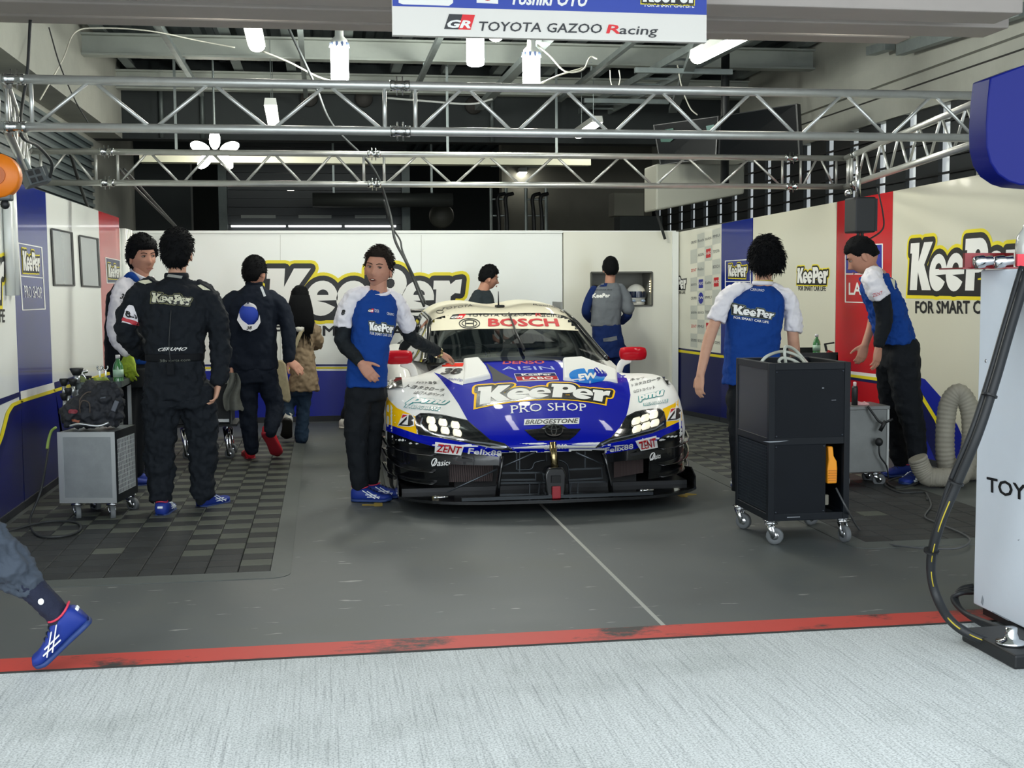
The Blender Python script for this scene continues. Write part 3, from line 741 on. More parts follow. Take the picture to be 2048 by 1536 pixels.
# added lamps above the view, put in to brighten the interior
for i, (x, y) in enumerate(((-.55, 7.6), (3.45, 7.6), (1.4, 8.6))): strip_lamp(['added out-of-view strip lamp over the silver trolley', 'added out-of-view strip lamp over the black cart', 'added out-of-view strip lamp high above the car nose'][i], (x, y, LZ + .15), (x, y + 1.25, LZ + .15))
def bulb(label, px, py, Y=10.6, hh=.28, r=.075):
    c = PY(px, py, Y); t = thing('led_bulb_lamp', label, 'ceiling lamp', (c.x, c.y, c.z), group='cylindrical bulb lamps')
    MB().lathe([(r * .7, 0), (r * .95, .01), (r, .03), (r, hh - .02), (r * .95, hh)], c, n=20).build('glowing_cylinder', BULB_M, t, True)
    for k in range(10):
        a = 2 * pi * k / 10; MB().bar(c + Vector((r * cos(a), r * sin(a), hh - .005)), c + Vector((r * .92 * cos(a), r * .92 * sin(a), hh + .035)), .02, .01).build('cooling_fin', mat('fin_blue', '8FA4D8', .4), t)
    MB().lathe([(r * .98, hh + .01), (r * .9, hh + .06), (r * .5, hh + .09), (r * .45, hh + .16), (r * .3, hh + .18), (.012, hh + .2)], c, n=16).build('base', HOUSE, t, True)
    MB().tube(spline([c + Vector((0, 0, hh + .19)), c + Vector((.02, 0, hh + .32)), (c.x, c.y, ZC - .25)], 5), .008, 6).build('cord', mat('cable_dark', '2A2D2E', .6), t, True)
bulb('glowing bulb lamp left of the team sign', 680, 162); bulb('glowing bulb lamp partly behind the team sign', 951, 132); bulb('glowing bulb lamp hanging right of the others above the car', 1063, 180)
# four-lobed lamp
c = PY(430, 303, 14.0); t = thing('cluster_lamp', 'bright cross-shaped cluster lamp above the back panel', 'ceiling lamp', c)
for a in (20, 90, 160, 230, 310):
    MB().ball(c + Vector((.17 * cos(radians(a)), 0, .13 * sin(radians(a)))), (.11, .06, .06), 12, 8, Matrix.Rotation(-radians(a), 3, 'Y')).build('lobe', mat('cluster_glow', 'FFFFF4', .4, emit=22 * LAMP, emit_col='FFFCEF'), t, True)
MB().cyl(c, (c.x, c.y, ZC - .1), .012, n=8).build('stem', GALV, t)
# long pale duct behind the rear truss
c0, c1 = PY(280, 318, 14.6), PY(1180, 325, 14.6)
MB().span((c0.x, 14.55, 2.93), (c1.x, 14.75, 3.06)).build('cable_duct', BEAMW, label='long pale horizontal duct behind the rear truss', category=None) if 0 else None
o = MB().span((c0.x, 14.55, 2.90), (c1.x, 14.75, 3.02)).build('cable_duct', mat('duct_cream', 'C9C9B4', .5)); [MB().bar((x, 14.65, 3.02), (x, 14.65, ZC), .03, .005).build('hanger', GALV, o) for x in (c0.x + .4, 1.5, c1.x - .4)]; o['label'] = 'long pale horizontal duct behind the rear truss'; o['category'] = 'duct'
# ---- team sign
SY = 6.35
sg = thing('team_sign', 'hanging blue and white team name sign at the top edge', 'sign', PY(1100, 80, SY)); SP = Plane((0, SY, 0), (0, -1, 0))
a_, b_ = PY(785, 66, SY), PY(1413, 82, SY)
MB().span((a_.x, SY, a_.z - .01), (b_.x, SY + .04, a_.z + .5)).build('board', mat('sign_white', 'E4E1DA', .5), sg)
lay_poly('blue_field', [(785, 12), (1413, 30), (1413, -120), (785, -140)], SP, mat('sign_blue', '1F3FA6', .4), sg, .002)
lay_text('lettering', 'Toshiki OYU', [(1022, 10), (1177, 14), (1177, -14), (1022, -18)], SP, I_WHITE, sg, .004, bold=.03, shear=.25)
logo('logo_print', [(1283, 4), (1392, 7), (1392, -22), (1283, -25)], SP, sg, .004, wy=.18)
lay_text('lettering', 'FOR SMART CAR LIFE', [(1289, 14), (1388, 16), (1388, 7), (1289, 5)], SP, I_WHITE, sg, .004, bold=.02)
lay_poly('number_field', [(797, 6), (806, 9), (898, 12), (906, 6), (906, -60), (797, -60)], SP, I_WHITE, sg, .004)
lay_poly('flag_field', [(953, 6), (996, 8), (996, -25), (953, -27)], SP, I_WHITE, sg, .004); lay_poly('flag_disc', ell(975, -9, 11, 11, 16), SP, I_RED, sg, .005)
GR_B = mat('gr_black', '26282C', .4)
def gr_mark(par, q, surf, off, step=8):
    """two-field slanted GR emblem; q = quad"""
    h = homog(q); m = lambda pts: [h(p) for p in pts]
    lay_poly('emblem_black', m([(0, 0), (.5, 0), (.56, 1), (.09, 1)]), surf, GR_B, par, off, step); lay_poly('emblem_red', m([(.5, 0), (.93, 0), (1, 1), (.56, 1)]), surf, mat('gr_red', 'E0121E', .4), par, off, step)
    lay_text('emblem_letters', 'GR', m([(.06, .08), (.92, .08), (.95, .62), (.1, .62)]), surf, I_WHITE, par, off + .0015, step, bold=.04, shear=.1)
gr_mark(sg, [(888, 58), (945, 60), (950, 30), (893, 28)], SP, .003)
lay_text('lettering', 'TOYOTA', [(958, 62), (1082, 64.5), (1082, 45.5), (958, 43)], SP, GR_B, sg, .003, bold=.012, shear=.15); lay_text('lettering', 'GAZOO', [(1094, 65), (1204, 67), (1204, 48), (1094, 46)], SP, GR_B, sg, .003, bold=.012, shear=.15)
lay_text('lettering', 'R', [(1212, 67), (1240, 68), (1240, 50), (1212, 49)], SP, mat('gr_red'), sg, .003, bold=.02, shear=.15)
lay_text('lettering', 'acing', [(1238, 74), (1316, 76), (1316, 54), (1238, 52)], SP, GR_B, sg, .003, bold=.01, shear=.15)
for x in (a_.x + .1, b_.x - .1): MB().cyl((x, SY + .02, a_.z + .48), (x, SY + .02, 3.72), .006, n=6).build('hanging_wire', GALV, sg)
# ---- screens on a pole
SCR = mat('screen_dark', '060A0E', .4, spec=.08)
def screen(label, q, Y0, Y1, show=False):
    """q: photograph corners BL BR TR TL of the glass, left edge at depth Y0, right edge at Y1"""
    a, bq = PY(*q[0], Y0), PY(*q[1], Y1); cT, dT = PY(*q[2], Y1), PY(*q[3], Y0)
    n = (bq - a).cross(dT - a).normalized()
    if n.y > 0: n = -n
    t = thing('tv_screen', label, 'screen', (a + bq) / 2, group='screens on the pole'); back = -n * .06
    MB().add([a, bq, cT, dT, a + back, bq + back, cT + back, dT + back], [(0, 1, 2, 3), (7, 6, 5, 4), (0, 4, 5, 1), (1, 5, 6, 2), (2, 6, 7, 3), (3, 7, 4, 0)]).build('case', mat('screen_case', '14181C', .4), t)
    ins = lambda p: p + ((a + bq + cT + dT) / 4 - p) * .04 + n * .003
    MB().add([ins(a), ins(bq), ins(cT), ins(dT)], [(0, 1, 2, 3)]).build('glass', SCR, t)
    if show:
        pl = Plane(a + n * .006, n)
        lay_poly('picture_patch', [(1318, 262), (1346, 256), (1352, 274), (1340, 284), (1322, 284)], pl, mat('screen_green', '1E4A40', .3, emit=.12, emit_col='2E6E5C'), t, .001)
        lay_poly('picture_patch', [(1412, 252), (1428, 249), (1430, 268), (1416, 272)], pl, mat('screen_teal', '24544E', .3, emit=.15, emit_col='3A8A80'), t, .002)
    return t
screen('dark tv screen with a green picture, nearer the back wall', [(1320, 330), (1432, 316), (1437, 232), (1306, 250)], 12.6, 12.2, True)
screen('dark tv screen with nothing showing, beside the pale concrete wall', [(1436, 316), (1600, 312), (1594, 207), (1440, 232)], 12.2, 11.4)
p = PY(1463, 180, 12.3); t = thing('screen_pole', 'black drop pole carrying the tv screens', 'bracket', (p.x, p.y, 2.2))
MB().cyl((p.x, 12.5, 2.5), (p.x, 12.5, ZC), .045, n=12).build('pole', mat('matte_black', '16191C', .5), t, True); MB().span((p.x - .5, 12.45, 2.85), (p.x + .5, 12.55, 2.93)).build('crossbar', mat('matte_black'), t)
q0, q1 = PY(1312, 398, 13.0), PY(1505, 345, 13.0)
o = MB().prism([(0, 0), (1.0, .18), (1.0, .5), (0, .5)], (q0 - Vector((0, 0, .12)), Vector((1, 0, 0)), Vector((0, 0, 1))), -.5).build('wall_housing', mat('housing_grey', 'A3A499', .6), bevel=.02); o['label'] = 'pale grey equipment housing below the tv screens'; o['category'] = 'housing'
# ---- black unit hanging over the red panel
c = PY(1727, 430, 8.6)
t = thing('stage_speaker', 'black box unit hanging from the truss in front of the red panel', 'speaker', (c.x, c.y, c.z - .2))
MB().span((c.x - .085, 8.55, c.z - .13), (c.x + .075, 8.75, c.z + .13)).build('box', mat('matte_black'), t, bevel=.012)
MB().span((c.x + .075, 8.58, c.z - .12), (c.x + .1, 8.72, c.z + .12)).build('side_fins', mat('dark_metal', '2A2E33', .4, .5), t)
b = MB(); b.cyl((c.x - .03, 8.62, c.z - .2), (c.x - .03, 8.62, c.z - .13), .012); b.cyl((c.x + .0, 8.62, c.z - .19), (c.x + .0, 8.62, c.z - .13), .012); b.build('plug', mat('matte_black'), t)
b = MB(); b.cyl((c.x - .02, 8.66, c.z + .13), (c.x - .02, 8.66, TZ0), .02); b.ball((c.x - .12, 8.6, c.z + .16), .03, 10, 6); b.build('clamp', STEEL, t, True)
MB().tube(spline([(c.x, 8.6, c.z - .19), (c.x + .05, 8.57, c.z - .17), (c.x + .14, 8.57, c.z - .1), (c.x + .15, 8.6, c.z + .02), (c.x + .13, 8.65, c.z + .2)], 6), .006, 6).build('cable', mat('cable_dark'), t, True)
# ---- projector lamp at the left truss, orange reel
c = PY(68, 356, 8.2); R = Matrix.Rotation(radians(-20), 3, 'Y') @ Matrix.Rotation(radians(30), 3, 'Z')
t = thing('flood_lamp', 'grey finned flood lamp clamped to the truss by the blue panel', 'lamp', c)
MB().box(c, (.12, .12, .1), R).build('case', mat('flood_case', '5A6062', .45, .5), t, bevel=.008)
for i in range(7): MB().box(c + R @ Vector((.065 + .0 * i, -.05 + .017 * i, 0)), (.035, .006, .1), R).build('cooling_fin', mat('flood_case'), t)
for i in range(4): MB().box(c + R @ Vector((-.03 + .045 * (i % 2), -.062, -.022 + .045 * (i // 2))), (.03, .006, .03), R).build('lens', mat('matte_black'), t)
MB().cyl(c, c + Vector((-.05, 0, .12)), .012).build('bracket', GALV, t)
c = PY(-4, 352, 6.9); t = thing('cable_reel', 'orange cable reel hanging at the left frame edge', 'reel', c)
MB().lathe([(.03, -.05), (.11, -.045), (.118, -.03), (.118, .03), (.11, .045), (.03, .05)], c, (0, 1, 0), 28).build('drum', mat('reel_orange', 'E27A14', .4), t, True)
MB().lathe([(.05, -.06), (.05, -.05)], c, (0, 1, 0), 20).build('hub', mat('reel_hub', 'B85A10', .4), t)
MB().span((c.x - .05, c.y - .03, c.z - .13), (c.x + .065, c.y + .05, c.z - .075)).build('outlet', mat('flood_case'), t, bevel=.01); MB().ball((c.x + .03, c.y, c.z - .15), .025, 10, 6).build('stopper', mat('matte_black'), t, True)
MB().cyl(c + Vector((0, 0, .1)), c + Vector((0, 0, .5)), .01).build('hanger', GALV, t)
# ---- loose cables
def cable(label, pts, r=.01, m=None, name='hanging_cable', cat='cable', group='loose cables'):
    o = MB().tube(spline(pts, 8), r, 7).build(name, m or mat('cable_dark'), None, True); o['label'] = label; o['category'] = cat; o['group'] = group; return o
WIRE_W = mat('cable_white', 'C9C8BC', .6)
cable('black cable drooping from the ceiling past the trusses to the car roof', [PY(560, 20, 10.8), PY(628, 165, 10.8), PY(665, 250, 10.8), PY(745, 335, 10.9), PY(778, 420, 11), PY(790, 480, 10.8), PY(815, 530, 10.4), PY(848, 612, 9.95)], .012)
cable('second thin black cable twisted with the drooping one above the car', [PY(768, 400, 10.9), PY(782, 450, 11), PY(800, 480, 10.8), PY(806, 505, 10.6), PY(833, 565, 10.2), PY(852, 608, 9.98)], .008)
cable('pale wire sagging from the strip lamp towards the bulb lamp', [PY(524, 102, 11), PY(580, 125, 11), PY(640, 155, 11), PY(700, 170, 10.7)], .008, WIRE_W)
cable('pale wire looping between two bulb lamps and the ceiling', [PY(1075, 90, 10.6), PY(1100, 112, 10.7), PY(1130, 142, 10.8), PY(1165, 140, 10.9), PY(1180, 115, 11), PY(1195, 118, 11)], .008, WIRE_W)
cable('pale wire running from a bulb lamp up to the right', [PY(1045, 180, 10.5), PY(1085, 165, 10.6), PY(1120, 150, 10.8), PY(1170, 135, 11)], .008, WIRE_W)
cable('pale wire hanging across the front truss in the middle', [PY(775, 196, 7.1), PY(850, 202, 7.1), PY(940, 208, 7.1), PY(985, 198, 7.1)], .006, WIRE_W)
cable('black cable hanging down the left concrete beam', [PY(61, 33, 8), PY(55, 140, 8), PY(46, 200, 8), PY(41, 240, 7.6), PY(45, 275, 7.4), PY(75, 292, 7.8), PY(103, 325, 8.1), PY(100, 355, 8.2)], .01)
cable('thin wire strung along the left concrete beam', [PY(98, 55, 9), PY(120, 130, 9.2), PY(150, 200, 9.6), PY(176, 245, 10)], .005)
cable('pale wire drooping between beams at the upper left', [PY(80, 200, 10), PY(125, 120, 10.4), PY(150, 65, 10.8), PY(200, 56, 10.9), PY(300, 62, 11), PY(400, 82, 11.2), PY(470, 95, 11.2)], .006, WIRE_W)
cable('black strap falling from the rear truss to the back panel top', [PY(235, 335, 10.9), PY(280, 385, 12), PY(360, 462, 13.4)], .012)
cable('second black strap beside the first above the back panel', [PY(248, 338, 10.9), PY(300, 395, 12), PY(362, 463, 13.42)], .01)
cable('black strap hanging in front of the left concrete wall', [PY(140, 305, 10.6), PY(160, 370, 11), PY(176, 415, 11.5)], .014)
cable('dark cable dropping at the corner of the back panels', [PY(1303, 395, 13.3), PY(1318, 440, 13.35), PY(1330, 478, 13.4)], .016)
cable('pale cable hanging below the cable ladder', [PY(1355, 130, 12), PY(1364, 175, 12), PY(1380, 215, 12), PY(1395, 230, 12)], .007, WIRE_W)
cable('pale cable looping below the cable ladder in the middle', [PY(1220, 140, 11.5), PY(1222, 165, 11.5), PY(1232, 185, 11.5), PY(1240, 160, 11.5), PY(1238, 140, 11.5)], .006, WIRE_W)
# ---- cable ladder
t = thing('cable_ladder', 'steel cable ladder crossing below the roof right of the team sign', 'cable tray', PY(1300, 60, 11))
A, B_ = G(1345, 90, 3.85), G(1090, 290, 3.5); 
for dx in (0, .38): MB().bar((A.x + dx, 9.4, 3.66), (A.x + dx - .25, 15.4, 3.66), .03, .07).build('rail', GALV, t)
for i in range(16): y = 9.6 + .37 * i; xx = A.x - .25 * (y - 9.4) / 6; MB().bar((xx, y, 3.66), (xx + .38, y, 3.66), .03, .02).build('rung', GALV, t)
for y in (10.2, 12.0, 14.0): xx = A.x - .25 * (y - 9.4) / 6; MB().bar((xx - .3, y, 3.58), (xx + .7, y, 3.58), .05, .05).build('hanger', GALV, t)
for i, (x0, y0_, x1) in enumerate(((2.0, 9.2, 1.9), (2.9, 9.0, 4.3))):
    o = MB().bar((x0, 8.8, 3.6), (x1, 14.8, 3.6), .1, .06).build('strut_channel', GALV); o['label'] = ['galvanised channel slanting under the roof beside the team sign', 'galvanised channel slanting towards the pale concrete wall'][i]; o['category'] = 'channel'
# ---- rear bay: roller shutter, pipes, ladders, boxes, extractor pipe
rs_ = thing('roller_shutter', 'dark roller shutter with a bright slit behind the back panel', 'shutter', (.2, 18.6, 0))
sa, sb = PY(452, 466, 18.5), PY(815, 466, 18.5)
for i in range(16): MB().span((sa.x, 18.5 + .01 * (i % 2), 1.9 + .125 * i), (sb.x, 18.56, 2.02 + .125 * i)).build('slat', mat('shutter_dark', '2B3033', .5, .3), rs_)
for k, (u, w) in enumerate(((462, 571), (577, 683), (690, 792))):
    p, q = PY(u, 454, 18.44), PY(w, 451, 18.44); MB().span((p.x, 18.44, p.z), (q.x, 18.48, q.z + .004)).build('light_slit', mat('slit_daylight', 'FFFFFF', .5, emit=3), rs_)
    p, q = PY(u + 20, 436, 18.44), PY(w - 20, 430, 18.44); MB().span((p.x, 18.44, p.z), (q.x, 18.48, q.z)).build('frosted_pane', mat('frosted_pane', '7C837F', .4), rs_)
for px in (447, 812): p = PY(px, 440, 18.4); MB().span((p.x - .06, 18.35, 0), (p.x + .06, 18.5, 3.3)).build('guide_rail', GALV_D, rs_)
b = MB(); pts = [PY(625, 400, 17.5), PY(720, 398, 17.5), PY(905, 400, 17.5)]
o = b.cyl(pts[0], pts[-1], .10, n=16).build('air_pipe', mat('pipe_dark', '4A4E4C', .5, .4), None, True); [MB().bar((q.x, q.y, q.z), (q.x, q.y, ZC), .03, .005).build('hanger', GALV, o) for q in (pts[0].lerp(pts[-1], .15), pts[0].lerp(pts[-1], .85))]; o['label'] = 'fat dark air pipe lying above the shutter'; o['category'] = 'pipe'
for i, (px, w) in enumerate(((982, 30), (1052, 40))):
    t = thing('wall_ladder', ['narrow steel wall ladder behind the black-haired man in grey', 'wider steel wall ladder with thick black hoses on it'][i], 'ladder', PY(px, 460, 18.0), group='ladders on the far wall')
    a, c2 = PY(px, 390, 18), PY(px + w, 390, 18)
    for q in (a, c2): MB().cyl((q.x, 18, 1.2), (q.x, 18, q.z + .1), .025, n=8).build('stile', GALV, t)
    for k in range(9): MB().cyl((a.x, 18, 1.3 + .24 * k), (c2.x, 18, 1.3 + .24 * k), .014, n=6).build('rung', GALV, t)
    for k in range(2):
        x = a.x + .1 + .12 * k; MB().tube(spline([(x, 17.9, 1.2), (x, 17.9, 2.4), (x - .02, 17.9, a.z - .05), (x + .1, 17.95, a.z + .02)], 6), .028, 8).build('hose', mat('matte_black'), t, True)
for i, (x0, y0_, x1, y1_, Y, lab) in enumerate(((1228, 385, 1288, 432, 17.5, 'grey wall box hanging near the corner of the rear bay'), (1240, 432, 1325, 470, 17.0, 'dark lintel box over the barred rear opening'))):
    a, c2 = PY(x0, y0_, Y), PY(x1, y1_, Y); o = MB().span((a.x, Y, c2.z), (c2.x, Y + .35, a.z)).build('wall_box', mat('box_grey', '77776D', .6) if i == 0 else CON_D, bevel=.01); o['label'] = lab; o['category'] = 'wall box'
c = PY(883, 432, 18.5); o = MB().lathe([(.02, .06), (.16, .05), (.19, 0), (.17, -.05), (.05, -.06)], c, (0, -1, 0), 24).build('wall_bell', mat('bell_dark', '45463F', .5), None, True); o['label'] = 'round dark bell on the far wall'; o['category'] = 'bell'
for k, (px, py) in enumerate(((618, 195), (728, 196), (948, 210))):
    c = PY(px, py, 15.4); o = MB().lathe([(.01, 0), (.1, .01), (.11, .05), (.05, .12)], c, (0, 1, 0), 20).build('wall_port', mat('port_dark', '2B2A28', .7), None, True); o['label'] = ['round dark port in the brown wall, furthest from the screens', 'round dark port in the brown wall, middle one', 'round dark port in the brown wall, nearest the ladder'][k]; o['category'] = 'port'; o['group'] = 'ports in the header wall'
for k, px in enumerate((322, 404, 985)):
    p = PY(px, 240, 15.42); o = MB().cyl((p.x, 15.47, 3.28), (p.x, 15.47, 4.1), .03, n=8).build('conduit', GALV_D, None, True); o['label'] = ['thin conduit on the brown wall nearest the concrete beam', 'second conduit on the brown wall above the cluster lamp', 'conduit on the brown wall behind the middle of the truss'][k]; o['category'] = 'conduit'; o['group'] = 'conduits on the header wall'
# barred window on the right wall
wn = MB().span((XR + .12, 9.6, 2.3), (XR + .14, YB, 3.03)).build('window_1', mat('daylight_glass', 'E8ECEA', .3, emit=.5, emit_col='DDE6EA')); wn['kind'] = 'structure'; wn['label'] = 'long barred window band high in the side wall'
for i in range(24):
    y = 9.7 + .62 * i; MB().span((XR + .04, y, 2.3), (XR + .08, y + .42, 3.03)).build('louvre', mat('louvre_dark', '1E2326', .6), wn)
for z in (2.42, 2.57, 2.72, 2.87): MB().bar((XR + .02, 9.6, z), (XR + .02, YB, z), .02, .02).build('bar', mat('matte_black'), wn)
wl = MB().span((XL + .005, 10.5, 2.3), (XL + .02, 15.3, 3.2)).build('window_2', mat('louvre_grey', '3B474B', .5)); wl['kind'] = 'structure'; wl['label'] = 'dark louvred window band high in the left wall'
for i in range(10): MB().bar((XL + .03, 10.5, 2.36 + .09 * i), (XL + .03, 15.3, 2.36 + .09 * i), .03, .04).build('louvre', mat('louvre_slat', '5A6668', .5), wl)
# rail bracket on the right wall under the shutter head
t = thing('shutter_rail', 'steel shutter track fixed to the pale wall under the shutter head', 'rail', (4.5, 8, 3))
p, q = PXX(1800, 100, 5.2), PXX(2048, 18, 5.2); MB().bar(p, q, .08, .1).build('track', GALV, t); MB().bar(p + Vector((0, .2, .08)), p + Vector((0, .6, .1)), .1, .08).build('bracket', GALV, t)
# ================================================================== THE RACE CAR
CX = 1.46
car = thing('race_car', 'blue, white and yellow race car number 38 parked nose-out in the box', 'car', (CX, 9.8, 0))
def gpaint(n, c): return mat(n, c, .5, 0, .24, .05)
C_WHITE = gpaint('car_white', 'E6E6E2'); C_CREAM = gpaint('car_cream', 'DCD6C0'); C_BLUE = gpaint('car_blue', '02129C'); C_YEL = gpaint('car_yellow', 'F2BE12')
C_BLACK = mat('car_carbon', '0B0D10', .22, 0, .8, .5); C_BLACKM = mat('car_satin_black', '101317', .5); CHROME = mat('chrome', 'D8DADC', .12, 1)
def cr(P, t):
    """Catmull-Rom value of a list of equal-length tuples at parameter t (0..n-1)"""
    n = len(P) - 1; i = min(int(t), n - 1); u = t - i
    g = lambda k: P[k] if 0 <= k <= n else tuple(2 * a - b for a, b in zip(P[0 if k < 0 else n], P[1 if k < 0 else n - 1]))
    p0, p1, p2, p3 = g(i - 1), g(i), g(i + 1), g(i + 2)
    return tuple(.5 * (2 * b + (c - a) * u + (2 * a - 5 * b + 4 * c - d) * u * u + (3 * b - a - 3 * c + d) * u ** 3) for a, b, c, d in zip(p0, p1, p2, p3))
def patch(cols, nu, nv, mirror=True):
    """cols: control columns from the centre line outwards (each a list of (x, y, z)); returns rows of points, mirrored"""
    if mirror: cols = [[(-x, y, z) for x, y, z in c] for c in cols[:0:-1]] + cols
    R = len(cols[0]); rows = []
    fine = [[cr(c, (R - 1) * j / nv) for j in range(nv + 1)] for c in cols]
    for j in range(nv + 1):
        line = [f[j] for f in fine]; rows.append([Vector(cr(line, (len(cols) - 1) * i / nu)) + Vector((CX, 0, 0)) for i in range(nu + 1)])
    return rows
def colm(x, top, low=((.02, .16), (.0, .27), (.0, .34))):
    y0, z0 = top[0]; return [(x, y0 + dy, z) for dy, z in low] + [(x, y, z) for y, z in top]
c0 = [(7.74, .39), (7.70, .43), (7.73, .48), (7.79, .53), (7.90, .59), (8.1, .675), (8.4, .765), (8.7, .84), (9.0, .905), (9.15, .93)]
sh = lambda c, dy, dz: [(y + dy, z + dz) for y, z in c]
COLS = [colm(0, c0), colm(.2, sh(c0, .005, -.003)), colm(.36, sh(c0, .02, -.012)),
        colm(.52, [(7.80, .385), (7.77, .43), (7.80, .475), (7.87, .525), (7.98, .575), (8.15, .65), (8.42, .745), (8.7, .82), (9.0, .88), (9.15, .905)]),
        colm(.68, [(7.88, .385), (7.85, .43), (7.885, .475), (7.95, .525), (8.05, .575), (8.2, .64), (8.45, .715), (8.7, .765), (9.0, .80), (9.2, .82)]),
        colm(.83, [(7.97, .39), (7.95, .435), (7.975, .485), (8.03, .54), (8.11, .60), (8.24, .68), (8.45, .765), (8.7, .795), (9.0, .79), (9.25, .78)]),
        colm(.94, [(8.07, .40), (8.05, .445), (8.07, .50), (8.12, .56), (8.19, .62), (8.3, .70), (8.48, .775), (8.7, .80), (9.0, .79), (9.25, .77)]),
        colm(1.01, [(8.2, .40), (8.18, .45), (8.2, .5), (8.23, .555), (8.28, .61), (8.36, .68), (8.5, .745), (8.7, .77), (9.0, .755), (9.25, .73)]),
        colm(1.045, [(8.34, .38), (8.33, .43), (8.34, .48), (8.36, .53), (8.39, .58), (8.44, .635), (8.54, .69), (8.72, .71), (9.0, .69), (9.25, .66)]),
        colm(1.05, [(8.42, .36), (8.42, .40), (8.43, .45), (8.45, .49), (8.48, .53), (8.52, .57), (8.6, .60), (8.74, .61), (9.0, .60), (9.25, .58)])]
rows = patch(COLS, 96, 84)
b = MB()
nv, nu = len(rows), len(rows[0])
def opening(p):
    x, z = abs(p.x - CX), p.z
    if x < .33: return z < .386
    if x < .665: return z < .30 and z > .13
    return False
for p in rows: pass
vs = [p for r in rows for p in r]; fs = []
for i in range(nv - 1):
    for j in range(nu - 1):
        q = (i * nu + j, i * nu + j + 1, (i + 1) * nu + j + 1, (i + 1) * nu + j); c = sum((vs[k] for k in q), Vector()) / 4
        if not opening(c): fs.append(q)
b.add(vs, fs); b.m = [1 if sum(vs[k].z for k in q) / 4 < .345 else 0 for q in fs]; body = b.build('front_bodywork', [C_WHITE, C_BLACK], car, True)
# greenhouse: windscreen and roof
W = [[(0, 8.97, .905), (0, 9.2, .975), (0, 9.5, 1.08), (0, 9.75, 1.165), (0, 9.97, 1.235)],
     [(.25, 8.98, .903), (.25, 9.21, .973), (.24, 9.51, 1.078), (.24, 9.76, 1.165), (.23, 9.98, 1.237)],
     [(.47, 9.03, .897), (.46, 9.25, .968), (.44, 9.54, 1.072), (.43, 9.79, 1.158), (.41, 10.0, 1.23)],
     [(.62, 9.12, .89), (.60, 9.33, .962), (.57, 9.6, 1.062), (.55, 9.83, 1.143), (.525, 10.02, 1.208)],
     [(.70, 9.24, .885), (.675, 9.43, .95), (.64, 9.67, 1.045), (.615, 9.88, 1.122), (.585, 10.05, 1.178)]]
glass = MB().grid(patch(W, 40, 30)).build('windscreen', mat('windscreen_glass', '0A1013', .04, 0, 1., .6, alpha=.8), car, True)
RF = [[(0, 9.97, 1.235), (0, 10.2, 1.272), (0, 10.5, 1.288), (0, 11.0, 1.30), (0, 11.5, 1.26), (0, 12.0, 1.15)],
      [(.23, 9.98, 1.237), (.24, 10.2, 1.292), (.25, 10.5, 1.325), (.25, 11.0, 1.335), (.24, 11.5, 1.28), (.22, 12.0, 1.16)],
      [(.41, 10.0, 1.23), (.42, 10.22, 1.283), (.43, 10.5, 1.312), (.43, 11.0, 1.318), (.41, 11.5, 1.262), (.38, 12.0, 1.14)],
      [(.525, 10.02, 1.208), (.535, 10.24, 1.252), (.545, 10.5, 1.272), (.54, 11.0, 1.27), (.52, 11.5, 1.22), (.48, 12.0, 1.11)],
      [(.585, 10.05, 1.178), (.60, 10.26, 1.212), (.605, 10.5, 1.225), (.60, 11.0, 1.22), (.58, 11.5, 1.17), (.54, 12.0, 1.07)]]
roof = MB().grid(patch(RF, 40, 30)).build('roof', C_CREAM, car, True)
